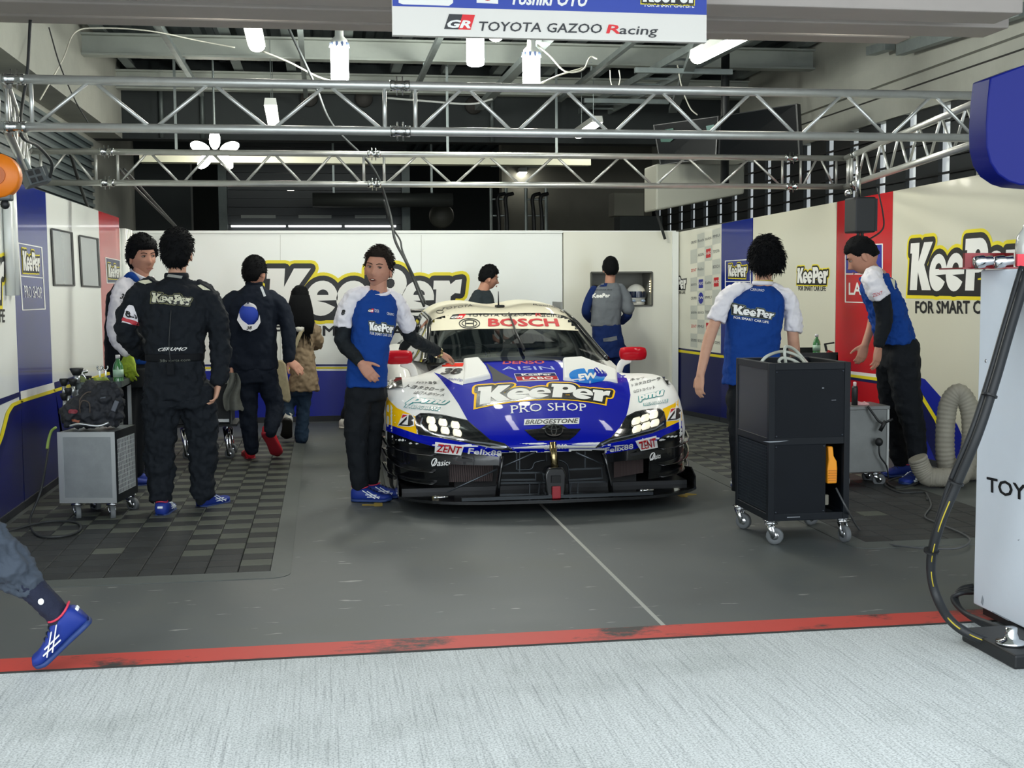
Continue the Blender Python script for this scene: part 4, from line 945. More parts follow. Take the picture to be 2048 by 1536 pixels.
for s in (-1, 1):
    lo = [(.70, 9.24, .885), (.76, 9.6, .88), (.80, 10.2, .89), (.80, 11, .9), (.76, 11.8, .92)]; hi = [(.70, 9.24, .885), (.645, 9.66, 1.04), (.59, 10.05, 1.175), (.60, 11.0, 1.22), (.54, 12.0, 1.07)]
    R_ = [[Vector((CX + s * (a[0] + (c[0] - a[0]) * t), a[1] + (c[1] - a[1]) * t, a[2] + (c[2] - a[2]) * t)) for a, c in zip(spline_l, spline_h)] for t in np.linspace(0, 1, 6) for spline_l, spline_h in [(lo, hi)]]
    MB().grid(R_).build('side_window', mat('side_glass', '0B0F12', .06, 0, 1., .6), car, True)
    pts = [Vector((CX + s * W[-1][k][0] * 1.01, W[-1][k][1] + .005, W[-1][k][2] + .006)) for k in range(5)]
    MB().tube(spline(pts + [Vector((CX + s * .61, 10.5, 1.235))], 6), .021, 8).build('pillar', C_BLACK, car, True)
    # flank: door skin and rear quarter
    secs = []
    for y, xw, zt in ((9.2, .99, .66), (9.45, .93, .80), (9.8, .93, .86), (10.4, .95, .88), (11.0, 1.0, .90), (11.5, 1.04, .92), (12.0, 1.02, .90), (12.25, .95, .86)):
        secs.append([Vector((CX + s * u, y, z)) for u, z in ((.62, zt + .01), (.78, zt + .005), (xw - .06, zt - .02), (xw, zt - .12), (xw, .45), (xw - .03, .2), (xw - .1, .14))])
    MB().grid(secs, flip=s > 0).build('flank', C_WHITE, car, True)
    MB().span((CX + s * .95 - .06, 9.2, .10), (CX + s * .95 + .06, 11.0, .16)).build('side_skirt', C_BLACKM, car, bevel=.01)
    # wheels
    for y in (8.72, 11.45):
        w = MB().lathe([(.20, -.14), (.31, -.14), (.345, -.11), (.35, 0), (.345, .11), (.31, .14), (.20, .14)], (CX + s * .87, y, .35), (1, 0, 0), 36).build('wheel', mat('tyre', '17181A', .75), car, True)
        MB().lathe([(.05, .10), (.07, .11), (.2, .06), (.215, .13), (.2, .135)], (CX + s * .87, y, .35), (s, 0, 0), 28).build('rim', mat('rim_dark', '2A2D31', .35, .7), w, True)
        for k in range(10):
            a = 2 * pi * k / 10; MB().bar((CX + s * .96, y + .06 * cos(a), .35 + .06 * sin(a)), (CX + s * .95, y + .2 * cos(a), .35 + .2 * sin(a)), .025, .02).build('spoke', mat('rim_dark'), w)
    # mirrors
    c = Vector((CX + s * .905, 9.22, .93))
    rr = [[c + Vector((s * (u * .105), .055 * w_ * cos(k), .052 * w_ * sin(k))) for k in np.linspace(0, 2 * pi, 18, endpoint=False)] for u, w_ in ((-1, .02), (-.98, .5), (-.9, .85), (-.6, 1), (0, 1.02), (.6, 1), (.9, .85), (.98, .5), (1, .02))]
    MB().grid([[Vector(p) for p in r] for r in rr], True, s < 0).build('mirror_housing', gpaint('mirror_red', 'B01020'), car, True)
    MB().tube(spline([c + Vector((-s * .02, 0, -.04)), c + Vector((-s * .09, -.01, -.075)), c + Vector((-s * .12, -.02, -.15)), c + Vector((-s * .13, -.03, -.2))], 5), [(.03, .01)] * 16, 8).build('mirror_stalk', C_WHITE, car, True)
MB().span((CX - .95, 12.2, .25), (CX + .95, 12.3, .86)).build('tail', C_BLUE, car, bevel=.03)
# underbody tray and inner darkness
MB().span((CX - .97, 8.0, .10), (CX + .97, 12.2, .13)).build('floor_tray', C_BLACKM, car)
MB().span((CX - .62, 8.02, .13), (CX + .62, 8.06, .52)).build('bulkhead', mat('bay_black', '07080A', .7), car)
# rear wing
MB().prism([(-.16, 0), (-.1, .03), (.05, .035), (.16, .015), (.05, .012), (-.1, .005)], ((CX - .86, 12.1, 1.21), Vector((0, 1, 0)), Vector((0, 0, 1))), 1.72).build('wing_blade', C_BLACK, car, True)
for s in (-1, 1):
    MB().span((CX + s * .86 - .008, 11.86, 1.08), (CX + s * .86 + .008, 12.3, 1.30)).build('wing_end_plate', mat('wing_grey', '7A7D7C', .4), car)
    MB().bar((CX + s * .3, 12.15, .85), (CX + s * .3, 12.1, 1.22), .02, .12).build('wing_stay', C_BLACKM, car)
# interior: cage, seat, wheel
b = MB()
for s in (-1, 1):
    b.tube(spline([(CX + s * .6, 9.45, .6), (CX + s * .55, 9.7, .98), (CX + s * .48, 10.05, 1.16), (CX + s * .46, 10.6, 1.2)], 5), .02, 8)
b.tube([(CX - .46, 10.6, 1.2), (CX + .46, 10.6, 1.2)], .02, 8); b.tube([(CX - .46, 10.6, 1.2), (CX + .5, 10.75, .5)], .02, 8); b.tube([(CX + .46, 10.6, 1.2), (CX - .5, 10.75, .5)], .02, 8); b.tube([(CX - .55, 9.72, .98), (CX + .55, 9.72, .98)], .018, 8)
b.build('roll_cage', mat('cage_white', 'B9BCB8', .4), car, True)
MB().prism([(-.2, 0), (.2, 0), (.22, .5), (.15, .62), (-.15, .62), (-.22, .5)], ((CX - .3, 10.35, .55), Vector((1, 0, 0)), Vector((0, .2, 1))), -.12).build('seat', mat('seat_black', '1A1C20', .7), car, bevel=.03)
MB().tube([Vector((CX - .3 + .15 * cos(a), 9.72 - .04 * sin(a), .9 + .1 * sin(a))) for a in np.linspace(0, 2 * pi, 20, endpoint=False)], .014, 8, closed=True).build('steering_wheel', C_BLACKM, car, True)
MB().span((CX - .66, 9.3, .8), (CX + .66, 9.7, .86)).build('dashboard', C_BLACKM, car, bevel=.02)
# ---- paint laid on the bodywork
SB = Surf([body]); SG = Surf([glass, roof]); SA = Surf([body, glass, roof])
def pp(name, pts, m, off=.001, surf=None, **k): return lay_poly(name, pts, surf or SB, m, car, off, 7, smooth=True, **k)
pp('paint_blue_hood', [(1003, 907), (950, 900), (930, 868), (936, 842), (917, 808), (898, 780), (880, 757), (868, 745), (880, 740), (960, 716), (1050, 712), (1130, 714), (1225, 732), (1248, 745), (1257, 765), (1261, 790), (1257, 815), (1250, 842), (1225, 880), (1197, 904), (1150, 906), (1050, 907)], C_BLUE)
HL_L = [(832, 834), (841, 828), (859, 828), (884, 831), (934, 842), (961, 865), (980, 881), (1008, 888), (1024, 899), (996, 898), (943, 887), (873, 874), (848, 870), (838, 869), (832, 851)]
HL_R = [(1253, 834), (1271, 825), (1294, 820), (1318, 818), (1327, 825), (1331, 842), (1331, 855), (1306, 865), (1253, 879), (1218, 886), (1192, 894), (1201, 886), (1223, 876), (1241, 855)]
pp('paint_yellow_fender', [(762, 740), (770, 776), (773, 790), (778, 800), (794, 816), (820, 828), (832, 834), (832, 851), (834, 869), (769, 847), (758, 840), (755, 760)], C_YEL)
pp('paint_yellow_fender', [(1325, 818), (1348, 807), (1362, 793), (1366, 772), (1362, 760), (1358, 745), (1395, 770), (1395, 830), (1383, 832), (1331, 856), (1331, 842)], C_YEL)
pp('paint_blue_strip', [(755, 842), (769, 846), (833, 868), (848, 871), (873, 875), (943, 887), (996, 899), (1024, 899), (1024, 906), (1004, 908), (1002, 914), (930, 905), (868, 893), (834, 884), (779, 864), (755, 854)], C_BLUE, .0012)
pp('paint_blue_strip', [(1395, 828), (1383, 832), (1331, 856), (1306, 866), (1253, 880), (1218, 887), (1192, 895), (1195, 904), (1207, 909), (1270, 898), (1315, 880), (1327, 871), (1350, 862), (1395, 840)], C_BLUE, .0012)
pp('paint_black_bumper', [(750, 852), (779, 864), (834, 884), (868, 893), (930, 905), (1002, 914), (1010, 1010), (750, 1010)], C_BLACK, .0014)
pp('paint_black_bumper', [(1400, 838), (1350, 862), (1327, 871), (1315, 880), (1270, 898), (1207, 909), (1200, 1010), (1410, 1010)], C_BLACK, .0014)
# white hood blisters beside the central channel
def blister(name, pts, h, m, inset=.82):
    base = [SB(*p)[0] for p in pts]; base = [p for p in base if p is not None]
    if len(base) < 4: return None
    c = sum(base, Vector()) / len(base); n = Vector((0, -.35, .94))
    top = [c + (p - c) * inset + n * h for p in base]; k = len(base); base = [p - n * .02 for p in base]
    B2 = MB().add(base + top, [(i, (i + 1) % k, k + (i + 1) % k, k + i) for i in range(k)] + [tuple(range(k, 2 * k))])
    return B2.build(name, m, car, 'auto', bevel=.012)
bl = blister('hood_blister', [(925, 771), (984, 758), (974, 738), (958, 719), (925, 722), (927, 745)], .035, C_WHITE, .88)
br = blister('hood_blister', [(1124, 762), (1180, 768), (1238, 768), (1236, 745), (1222, 728), (1205, 722), (1160, 720), (1123, 719)], .03, C_WHITE, .92)
pp('paint_white_panel', [(868, 745), (884, 730), (926, 718), (930, 745), (926, 771), (907, 766), (893, 757), (880, 749)], C_WHITE, .002)
pp('hood_vent', [(972, 726), (1000, 745), (1030, 760), (986, 764), (984, 750)], mat('bay_black'), .002)
pp('fender_louvre', [(767, 758), (803, 757), (806, 777), (770, 779)], C_BLACK, .012); pp('fender_louvre', [(1318, 750), (1350, 746), (1364, 760), (1364, 768), (1334, 772)], C_BLACK, .012)
# headlights
for HL, leds, n_ in ((HL_L, [(862, 842.5), (886, 847), (911, 852), (866, 857), (890.6, 863), (915, 867.5)], 0), (HL_R, [(1271.5, 844), (1289.4, 838), (1307, 832), (1272.7, 859.7), (1291, 853.6), (1308.8, 847.8)], 1)):
    h = pp('headlight', HL, mat('headlight_black', '1B1E1E', .12, coat=1), .003)
    v, f = stroke2d(HL, 1.0); lay('headlight_rim', v, f, SB, mat('headlight_rim', '2A2D30', .2, .3, coat=1), h, .005, 7)
    hc = [(min(p[0] for p in leds) - 13, min(p[1] for p in leds) - 10)]
    for lx, ly in leds:
        sk = .16 if n_ == 0 else -.30
        q = [(lx + 9 * a, ly + 6.2 * bb + sk * 9 * a) for a, bb in ((-1, -.4), (-.75, -1), (.75, -1), (1, -.4), (1, .4), (.75, 1), (-.75, 1), (-1, .4))]
        pts = []
        o1 = MB()
        for off, scl in ((.006, 1.), (.016, .9), (.02, .6)):
            ring = []
            for p in q:
                P, N_ = SB(lx + (p[0] - lx) * scl, ly + (p[1] - ly) * scl); ring.append(P + N_ * off)
            pts.append(ring)
        o1.grid(pts, True); k = len(o1.v); o1.f.append(tuple(range(k - 8, k))); o1.m.append(0)
        o1.build('led_lens', mat('led_lens', 'F4EFD8', .2, 0, .8, emit=.55, emit_col='FFF6D8'), h, True)
    if n_ == 0: v, f = stroke2d([(845, 838), (842, 848), (850, 862), (868, 869), (900, 876), (943, 884), (985, 889), (1012, 894)], 1.6, False); lay('light_guide', v, f, SB, mat('light_guide', '8C9298', .1, .6, coat=1), h, .007, 7)
    else: v, f = stroke2d([(1326, 848), (1310, 859), (1256, 873), (1220, 881), (1203, 889)], 1.3, False); lay('light_guide', v, f, SB, mat('light_guide'), h, .007, 7)
# windscreen band, wiper
lay_poly('windscreen_band', [(845, 668), (850, 663), (930, 659), (1012, 658), (1095, 659), (1174, 663), (1180, 668), (1160, 630), (1135, 604), (1060, 600), (860, 600), (850, 630)], Surf(glass), C_CREAM, car, .003, 7, smooth=True)
BOSCH_R = mat('bosch_red', 'B8121C', .4)
def ct(s, q, m, off=.0035, surf=None, **k): return lay_text('lettering', s, q, surf or SB, m, car, off, 14, **k)
ct('BOSCH', [(976, 654), (1119, 654), (1114, 638), (976, 638)], BOSCH_R, .006, SG, bold=.035)
for r_ in (1., .72): v, f = stroke2d(ell(939, 648, 20.5 * r_, 9.8 * r_, 28), .8); lay('bosch_ring', v, f, SG, I_BLACK, car, .006, 7)
for q in ([(931, 643), (931, 653)], [(947, 643), (947, 653)], [(931, 648), (947, 648)]): v, f = stroke2d(q, .9, False); lay('bosch_bar', v, f, SG, I_BLACK, car, .006, 7)
gr_mark(car, [(899, 639), (927, 638), (932, 629.5), (903, 631)], SG, .006, 7)
ct('TOYOTA GAZOO', [(936, 634.5), (1064, 633), (1064, 628), (936, 630)], GR_B, .006, SG, bold=.01)
ct('R', [(1071, 634), (1084, 634), (1084, 628), (1071, 628)], BOSCH_R, .006, SG); ct('acing', [(1083, 637), (1122, 637), (1121, 629), (1083, 628)], GR_B, .006, SG)
ct('TOYOTA', [(880, 621), (945, 613), (945, 609), (885, 616)], GR_B, .004, SG); ct('Racing', [(1066, 612), (1115, 616), (1112, 612), (1066, 608)], GR_B, .004, SG)
v, f = stroke2d(ell(880, 624, 7, 3, 16), .5); lay('roof_hatch_mark', v, f, SG, GR_B, car, .004, 7); v, f = stroke2d(ell(1127, 622, 6, 3, 16), .5); lay('roof_hatch_mark', v, f, SG, GR_B, car, .004, 7)
wp = [SG(1017, 632)[0], SG(1030, 668)[0], SG(1047, 706)[0]]
MB().tube([p + Vector((0, -.025, .025)) for p in wp], [(.008, .006), (.012, .008), (.018, .012)], 8).build('wiper', C_BLACKM, car, True)
P = PY(997, 611, 10.3); MB().cyl(P + Vector((0, 0, -.03)), P + Vector((0, 0, .12)), .008, .003, 8).build('antenna', C_BLACKM, car, True)
MB().box(P + Vector((.01, 0, -.005)), (.07, .12, .02)).build('antenna_base', C_BLACKM, car, bevel=.008)
# hood lettering
logo('hood_logo', [(954, 812), (1219, 808), (1222, 776), (953, 776)], SB, car, .003, 7, lean=.05, arch=(14, 7), letters=C_WHITE, dark=C_BLACK, border=C_YEL)
ct('PRO SHOP', [(1021, 828), (1173, 823), (1172, 808), (1020, 812)], C_WHITE, serif=True, arch=3)
pp('bridgestone_plate', [(1047.6, 851), (1158, 848), (1159, 836), (1049, 839)], C_WHITE, .0025); ct('BRIDGESTONE', [(1050, 849.5), (1156, 846.5), (1157, 837.5), (1052, 840.5)], I_BLACK, .004, bold=.025, shear=.15)
pp('nose_intake', [(1048, 860), (1080, 858), (1092, 850), (1124, 850), (1136, 858), (1162, 858), (1150, 872), (1138, 881), (1075, 882), (1062, 873)], C_BLACK, .003)
em = lay_poly('emblem', ell(1107.5, 862.5, 18, 11.5, 32), SB, mat('emblem_black', '0C0E10', .2, coat=1), car, .008, 6, smooth=True)
for e_ in (ell(1107.5, 862.5, 17.5, 11, 32), ell(1107.5, 862.5, 5, 10, 24), ell(1107.5, 857, 12.5, 4.5, 24)): v, f = stroke2d(e_, 1.0); lay('emblem_ring', v, f, SB, CHROME, em, .012, 6)
ct('CERUMO', [(1087, 898.5), (1135, 896.5), (1135, 888.5), (1087, 890)], C_WHITE, serif=True, bold=.02)
def zent(pl, tx):
    pp('zent_plate', pl, C_WHITE, .004); ct('ZENT', tx, BOSCH_R, .006, bold=.02, shear=.1)
zent([(871, 884.5), (928.5, 891), (922.5, 911), (869.5, 905.5)], [(873, 903), (921, 908), (925, 893), (876, 888)]); zent([(1270, 882), (1312, 872), (1315, 895), (1281, 902)], [(1282, 899), (1312, 893), (1310, 876), (1275, 884)])
ct('Felix88', [(935.5, 907.5), (1002, 912), (1004, 901), (938, 895)], C_WHITE, .004, bold=.025); ct('Felix88', [(1209.5, 906), (1266, 897), (1266, 886.5), (1210, 894.5)], C_WHITE, .004, bold=.025)
ct('asics', [(874, 932), (901, 930.5), (901, 921), (876, 920)], C_WHITE, .004, bold=.015, shear=.15); ct('asics', [(1308, 919), (1320.5, 916), (1320, 907), (1309, 909)], C_WHITE, .004, bold=.015, shear=.15)
for cx_, cy_, rx_ in ((869, 924, 4.5), (1304, 912.5, 4)):
    v, f = stroke2d(ell(cx_, cy_, rx_, 7.5, 18, rot=.4), 1.1); lay('spiral_mark', v, f, SB, C_WHITE, car, .004, 7); v, f = stroke2d([(cx_ - 4, cy_ + 8), (cx_, cy_ + 3), (cx_ + 3, cy_ - 4)], .9, False); lay('spiral_mark', v, f, SB, C_WHITE, car, .0045, 7)
TEAL = gpaint('decal_teal', '1F8C8C')
def pmu(q, q2):
    for s_, qq, bw, iw in (('pmu', q, .11, .05), ('RACING BRAKE', q2, .09, .04)):
        ct(s_, qq, TEAL, .003, bold=bw, shear=.25); ct(s_, [(p[0] + (sum(a[0] for a in qq) / 4 - p[0]) * .05, p[1] + (sum(a[1] for a in qq) / 4 - p[1]) * .1) for p in qq], C_WHITE, .0045, bold=iw, shear=.25)
pmu([(808, 809), (891, 814), (902, 802), (818, 793)], [(807, 816), (878, 823), (882, 815), (811, 808)]); pmu([(1278, 806), (1331, 795), (1329, 779), (1271, 793)], [(1287, 813), (1337, 805), (1336, 798), (1286, 807)])
for s_, q in (('ネッツトヨタ', [(831, 767), (878, 770), (872, 763), (834, 763)]), ('トヨタカローラ', [(808, 776), (886, 784), (890, 778), (815, 769)]), ('山口トヨペット', [(826, 788), (884, 794), (893, 788), (832, 782)]),
              ('ネッツ', [(1261, 763), (1290, 758), (1288, 754), (1258, 758)]), ('トヨタカローラ', [(1264, 774), (1322, 760), (1320, 754), (1262, 769)]), ('山口トヨペット', [(1268, 787), (1311, 778), (1309, 771), (1266, 781)])):
    ct(s_, q, I_BLACK, .003, bold=.02, shear=.2)
def bmark(x0, y0, x1, y1, tilt):
    h = homog([(x0, y1), (x1, y1 + tilt), (x1 + 1, y0 + tilt), (x0 + 3, y0)]); m_ = lambda P_: [h(p) for p in P_]
    pp('b_mark_field', m_([(-.06, -.05), (.75, -.05), (1.03, .1), (1.0, .45), (1.05, .75), (.85, 1.07), (.18, 1.07)]), C_WHITE, .003)
    pp('b_mark_black', m_([(0, 0), (.7, 0), (.95, .15), (.93, .42), (.8, .53), (.97, .72), (.8, 1), (.6, 1), (.6, .1), (.25, .1)]), I_BLACK, .0045); pp('b_mark_stroke', m_([(.02, .02), (.2, .02), (.62, .62), (.62, .95)]), I_BLACK, .005) if 0 else None
    pp('b_mark_red', m_([(.14, .62), (.2, 1), (.56, 1)]), BOSCH_R, .0045); pp('b_mark_stroke', m_([(0, 0), (.16, 0), (.5, .55), (.5, .85)]), I_BLACK, .006)
bmark(797.5, 829, 828, 851, 3); bmark(1334, 819, 1361, 842, -3)
# plate with the start number
ct('38', [(880, 750), (923, 750), (926, 737), (886, 737)], I_BLACK, .004, bold=.05, shear=.25); pp('number_bar', [(874, 734), (925, 734), (928, 727), (882, 727)], gpaint('bar_red', 'E0321E'), .004); ct('com/jp', [(897, 762), (925, 765), (926, 758), (898, 755)], I_BLUE, .004)
fr = pp('labo_box', [(1028, 748), (1110, 746), (1118, 761), (1034, 764)], C_WHITE, .003); pp('labo_field', [(1031, 754.5), (1113.5, 753), (1116, 760), (1035.5, 762.5)], gpaint('labo_red', 'A8121E'), .0045); pp('labo_field', [(1029.5, 749), (1109, 747.2), (1113, 752.6), (1031.5, 754)], gpaint('labo_navy', '0C1650'), .0045)
ct('KeePer', [(1044, 753.3), (1104, 752), (1101, 748.3), (1042, 749.3)], C_WHITE, .006, bold=.03); ct('LABO', [(1046, 761), (1108, 759.3), (1105, 754.6), (1044, 756)], C_WHITE, .006, bold=.02)
ct('DENSO', [(1005, 729), (1092, 728), (1086, 721), (1003, 722)], BOSCH_R, .003, bold=.03, shear=.2); ct('AISIN', [(1004, 741), (1110, 740), (1104, 733), (1003, 734)], gpaint('decal_silver', 'AEB6D8'), .003)
SE = Surf([br]) if br else SB
lay_poly('ew_disc', ell(1174, 752.5, 36, 15, 32, rot=.06), SE, gpaint('ew_blue', '1B78C8'), car, .003, 7); lay_text('lettering', 'EW', [(1158, 762), (1197, 757), (1194, 745), (1152, 750)], SE, C_WHITE, car, .005, 7, bold=.05, shear=.2)
for q in ([(1141, 760), (1162, 758)], [(1190, 749), (1207, 746)]): v, f = stroke2d(q, 1.1, False); lay('ew_bar', v, f, SE, C_WHITE, car, .005, 7)
# ---- nose opening: bars, radiators, air jack, splitter
GB = mat('grille_bar', '33383C', .3, .5); 
def gp(px, py, Y): return PY(px, py, Y)
for q in ([(1000, 946), (1088, 945)], [(998, 960), (1072, 959)], [(996, 966), (1084, 965)], [(998, 989), (1078, 989)], [(1137, 960), (1205, 956)], [(1138, 965), (1212, 963)], [(1140, 987), (1216, 985)], [(1137, 939), (1204, 936)]):
    MB().bar(gp(*q[0], 7.80), gp(*q[1], 7.80), .012, .012).build('grille_bar', GB, car)
for q in ([(1071, 945), (1071, 961)], [(1079, 966), (1077, 989)], [(1039, 906), (1039, 944)], [(1033, 906), (1033, 940)], [(1059, 968), (1059, 988)], [(1142, 966), (1140, 987)], [(1156, 966), (1155, 987)], [(1170, 903), (1170, 937)], [(1203, 936), (1205, 957)], [(1093, 906), (1093, 922)]):
    MB().bar(gp(*q[0], 7.80), gp(*q[1], 7.80), .008, .008).build('grille_bar', GB, car)
MB().tube(spline([gp(1032, 940, 7.8), gp(1062, 938, 7.8), gp(1070, 925, 7.8), gp(1092, 920, 7.8)], 5), .006, 6).build('grille_bar', GB, car, True)
MB().tube(spline([gp(1118, 920, 7.8), gp(1130, 925, 7.8), gp(1137, 938, 7.8), gp(1139, 990, 7.8)], 5), .006, 6).build('grille_bar', GB, car, True)
for s_, pts in ((0, [(1003, 912), (1001, 935), (997, 960), (994, 1001)]), (1, [(1206, 906), (1212, 930), (1219, 960), (1223, 995)])):
    MB().tube([gp(x, y, 7.72) for x, y in pts], [(.014, .05)] * 4, 8).build('grille_strut', C_BLACK, car, True)
for q in ([(893, 985), (995, 938)], [(1006, 933), (1070, 905)], [(1152, 905), (1207, 929)]): MB().cyl(gp(*q[0], 7.70), gp(*q[1], 7.70), .0055, n=8).build('tension_rod', mat('rod_steel', '5A6066', .3, .8), car, True)
RAD = mat('radiator_mesh', '2A2020', .6, .3)
for pl in ([(898, 925), (985, 930), (983, 962), (896, 964)], [(1228, 924), (1285, 912), (1285, 945), (1228, 955)]):
    P4 = [gp(x, y, 7.95) for x, y in pl]; o = MB().add(P4, [(0, 1, 2, 3)]).build('radiator', RAD, car)
    bb = MB()
    for k in range(25): t_ = k / 24; bb.bar(P4[0].lerp(P4[1], t_) + Vector((0, -.008, 0)), P4[3].lerp(P4[2], t_) + Vector((0, -.008, 0)), .004, .004)
    r2 = bb.build('fin', mat('radiator_fin', '4A3C3A', .5, .4), o); r2['kind'] = 'stuff'
for pl in ([(915, 916), (1000, 923), (1000, 930), (912, 922)], [(1226, 912), (1290, 902), (1290, 908), (1226, 918)]): MB().add([gp(x, y, 7.80) for x, y in pl], [(0, 1, 2, 3)]).build('duct_lip', C_BLACK, car)
# air jack and tow block
a_ = gp(1108, 905, 7.66); b2 = gp(1110, 940, 7.66)
MB().cyl(a_ + Vector((0, .05, .06)), b2, .024, n=16).build('jack_ram', mat('ram_brass', 'A89870', .2, 1), car, True)
J0, J1 = gp(1112, 940, 7.62), gp(1112, 998, 7.6)
MB().prism([(-.055, 0), (.055, 0), (.065, .06), (.07, .16), (.05, .20), (-.05, .20), (-.07, .16), (-.065, .06)], (Vector((J1.x, 7.72, J1.z)), Vector((1, 0, 0)), Vector((0, 0, 1))), .12).build('jack_block', C_BLACK, car, 'auto', bevel=.012)
MB().span((J1.x - .03, 7.585, J1.z + .105), (J1.x + .03, 7.6, J1.z + .15)).build('block_recess', mat('bay_black'), car); o = MB().span((J1.x - .028, 7.575, J1.z + .005), (J1.x + .028, 7.6, J1.z + .085)).build('tow_loop', mat('tow_red', '8A1420', .4), car, bevel=.006)
# splitter
pts = []
for i in range(41):
    u = -1 + 2 * i / 40; x = u * 1.0; pts.append((x, 7.54 + .10 * abs(u) ** 2 + .24 * abs(u) ** 6))
poly = pts + [(1.0, 8.45), (-1.0, 8.45)]
MB().prism(poly, (Vector((CX, 0, .085)), Vector((1, 0, 0)), Vector((0, 1, 0))), .018).build('splitter', C_BLACK, car)
for s in (-1, 1):
    MB().prism([(0, 0), (.5, 0), (.45, .06), (.3, .1), (.1, .12), (0, .07)], (Vector((CX + s * 1.0 - .004, 7.9, .10)), Vector((0, 1, 0)), Vector((0, 0, 1))), .008).build('splitter_fence', C_BLACK, car)
    # canards and wheel-arch blades at the corner
    for k, (z0, z1, r0) in enumerate(((.17, .21, 0), (.25, .31, .01), (.36, .39, .015))):
        P_ = [Vector((CX + s * x, y - r0, z)) for x, y, z in ((.76, 7.93, z0), (.87, 8.0, z0 + .005), (.96, 8.1, z0 + .02), (1.02, 8.25, z1), (1.045, 8.42, z1 + .04))]
        MB().tube(spline(P_, 5), [(.006, .036)] * 21, 8).build('canard', C_BLACK, car, True)
    q = gp(880 if s < 0 else 1292, 995 if s < 0 else 981, 7.58)
    b = MB(); b.cyl(q + Vector((-.04, 0, 0)), q + Vector((.05, 0, .002)), .006, n=8); b.lathe([(.012, -.008), (.012, .008)], q + Vector((-.03, 0, 0)), (0, 1, 0), 12); b.build('turnbuckle', CHROME, car, True)
MB().bar((CX - .62, 7.6, .118), (CX + .62, 7.6, .118), .03, .02).build('lower_beam', GB, car)
# ================================================================== PEOPLE
def smoothstep(a, b, x):
    t = np.clip((x - a) / (b - a), 0, 1); return t * t * (3 - 2 * t)
_tex = {}
def wrinkle_tex(sc):
    if sc not in _tex:
        t = bpy.data.textures.new('cloth_folds', 'CLOUDS'); t.noise_scale = sc; t.noise_depth = 3; _tex[sc] = t
    return _tex[sc]
def fuse(mb, voxel=.008, smooth=6, folds=None):
    """overlapping closed shapes -> one continuous smooth surface"""
    me = mb.mesh('shape'); o = bpy.data.objects.new('shape', me)
    m = o.modifiers.new('r', 'REMESH'); m.mode = 'VOXEL'; m.voxel_size = voxel; m.adaptivity = 0
    m = o.modifiers.new('s', 'SMOOTH'); m.factor = .5; m.iterations = smooth
    if folds:
        d = o.modifiers.new('d', 'DISPLACE'); d.texture = wrinkle_tex(folds[0]); d.strength = folds[1] * 2.2; d.mid_level = .5; d.texture_coords = 'LOCAL'
    out = eval_mesh(o); bpy.data.objects.remove(o); bpy.data.meshes.remove(me)
    out.materials.clear(); return out
def limb(mb, pts, rs, n=14, end=True):
    """tapered limb through joints with rounded ends"""
    P_ = [Vector(p) for p in pts]
    if len(P_) > 2:
        k = 5; fine = spline(P_, k); rr = []
        for i in range(len(P_) - 1):
            for j in range(k): rr.append(rs[i] + (rs[i + 1] - rs[i]) * j / k)
        rr.append(rs[-1])
    else: fine, rr = P_, rs
    mb.tube(fine, rr, n)
    for p, r in (((P_[0], rs[0]), (P_[-1], rs[-1])) if end else ((P_[0], rs[0]),)): mb.ball(p, r * .98, n, 8)
    return mb
class Core(MB): slim = True
def loft(mb, secs, n=26, e=2.5):
    """secs: (centre, lateral axis, front axis, rx, ry) from bottom to top; closed"""
    rows = []; kk = .7 if (n == 26 and getattr(mb, 'slim', False)) else 1.
    for c, ax, fy, rx, ry in secs:
        rx *= kk; ry *= kk; row = []
        for k in range(n):
            a = 2 * pi * k / n; ca, sa = cos(a), sin(a)
            row.append(Vector(c) + ax * (rx * math.copysign(abs(ca) ** (2 / e), ca)) + fy * (ry * math.copysign(abs(sa) ** (2 / e), sa)))
        rows.append(row)
    o = len(mb.v); mb.grid(rows, True)
    mb.f.append(tuple(o + k for k in range(n))[::-1]); mb.m.append(0); k0 = o + (len(rows) - 1) * n; mb.f.append(tuple(k0 + k for k in range(n))); mb.m.append(0)
    return mb
SKIN = mat('skin', 'B98872', .55, noise=(30, 'A87660', .6), spec=.3); SKIN_L = mat('skin_light', 'C69A82', .55, noise=(30, 'B88A70', .6), spec=.3)
HAIR_B = mat('hair_black', '0A0B0D', .85, spec=.15); HAIR_BR = mat('hair_brown', '1E1814', .85, spec=.15)
def face_dir(yaw, pitch=0., roll=0.):
    """head or foot frame: columns lateral, forward, up; yaw 0 faces the opening, 90 faces image right"""
    f = Vector((sin(yaw) * cos(pitch), -cos(yaw) * cos(pitch), sin(pitch))); u0 = Vector((0, 0, 1)); l = f.cross(u0).normalized(); u = l.cross(f)
    l2 = l * cos(roll) + u * sin(roll); u2 = u * cos(roll) - l * sin(roll)
    return Matrix((l2, f, u2)).transposed()
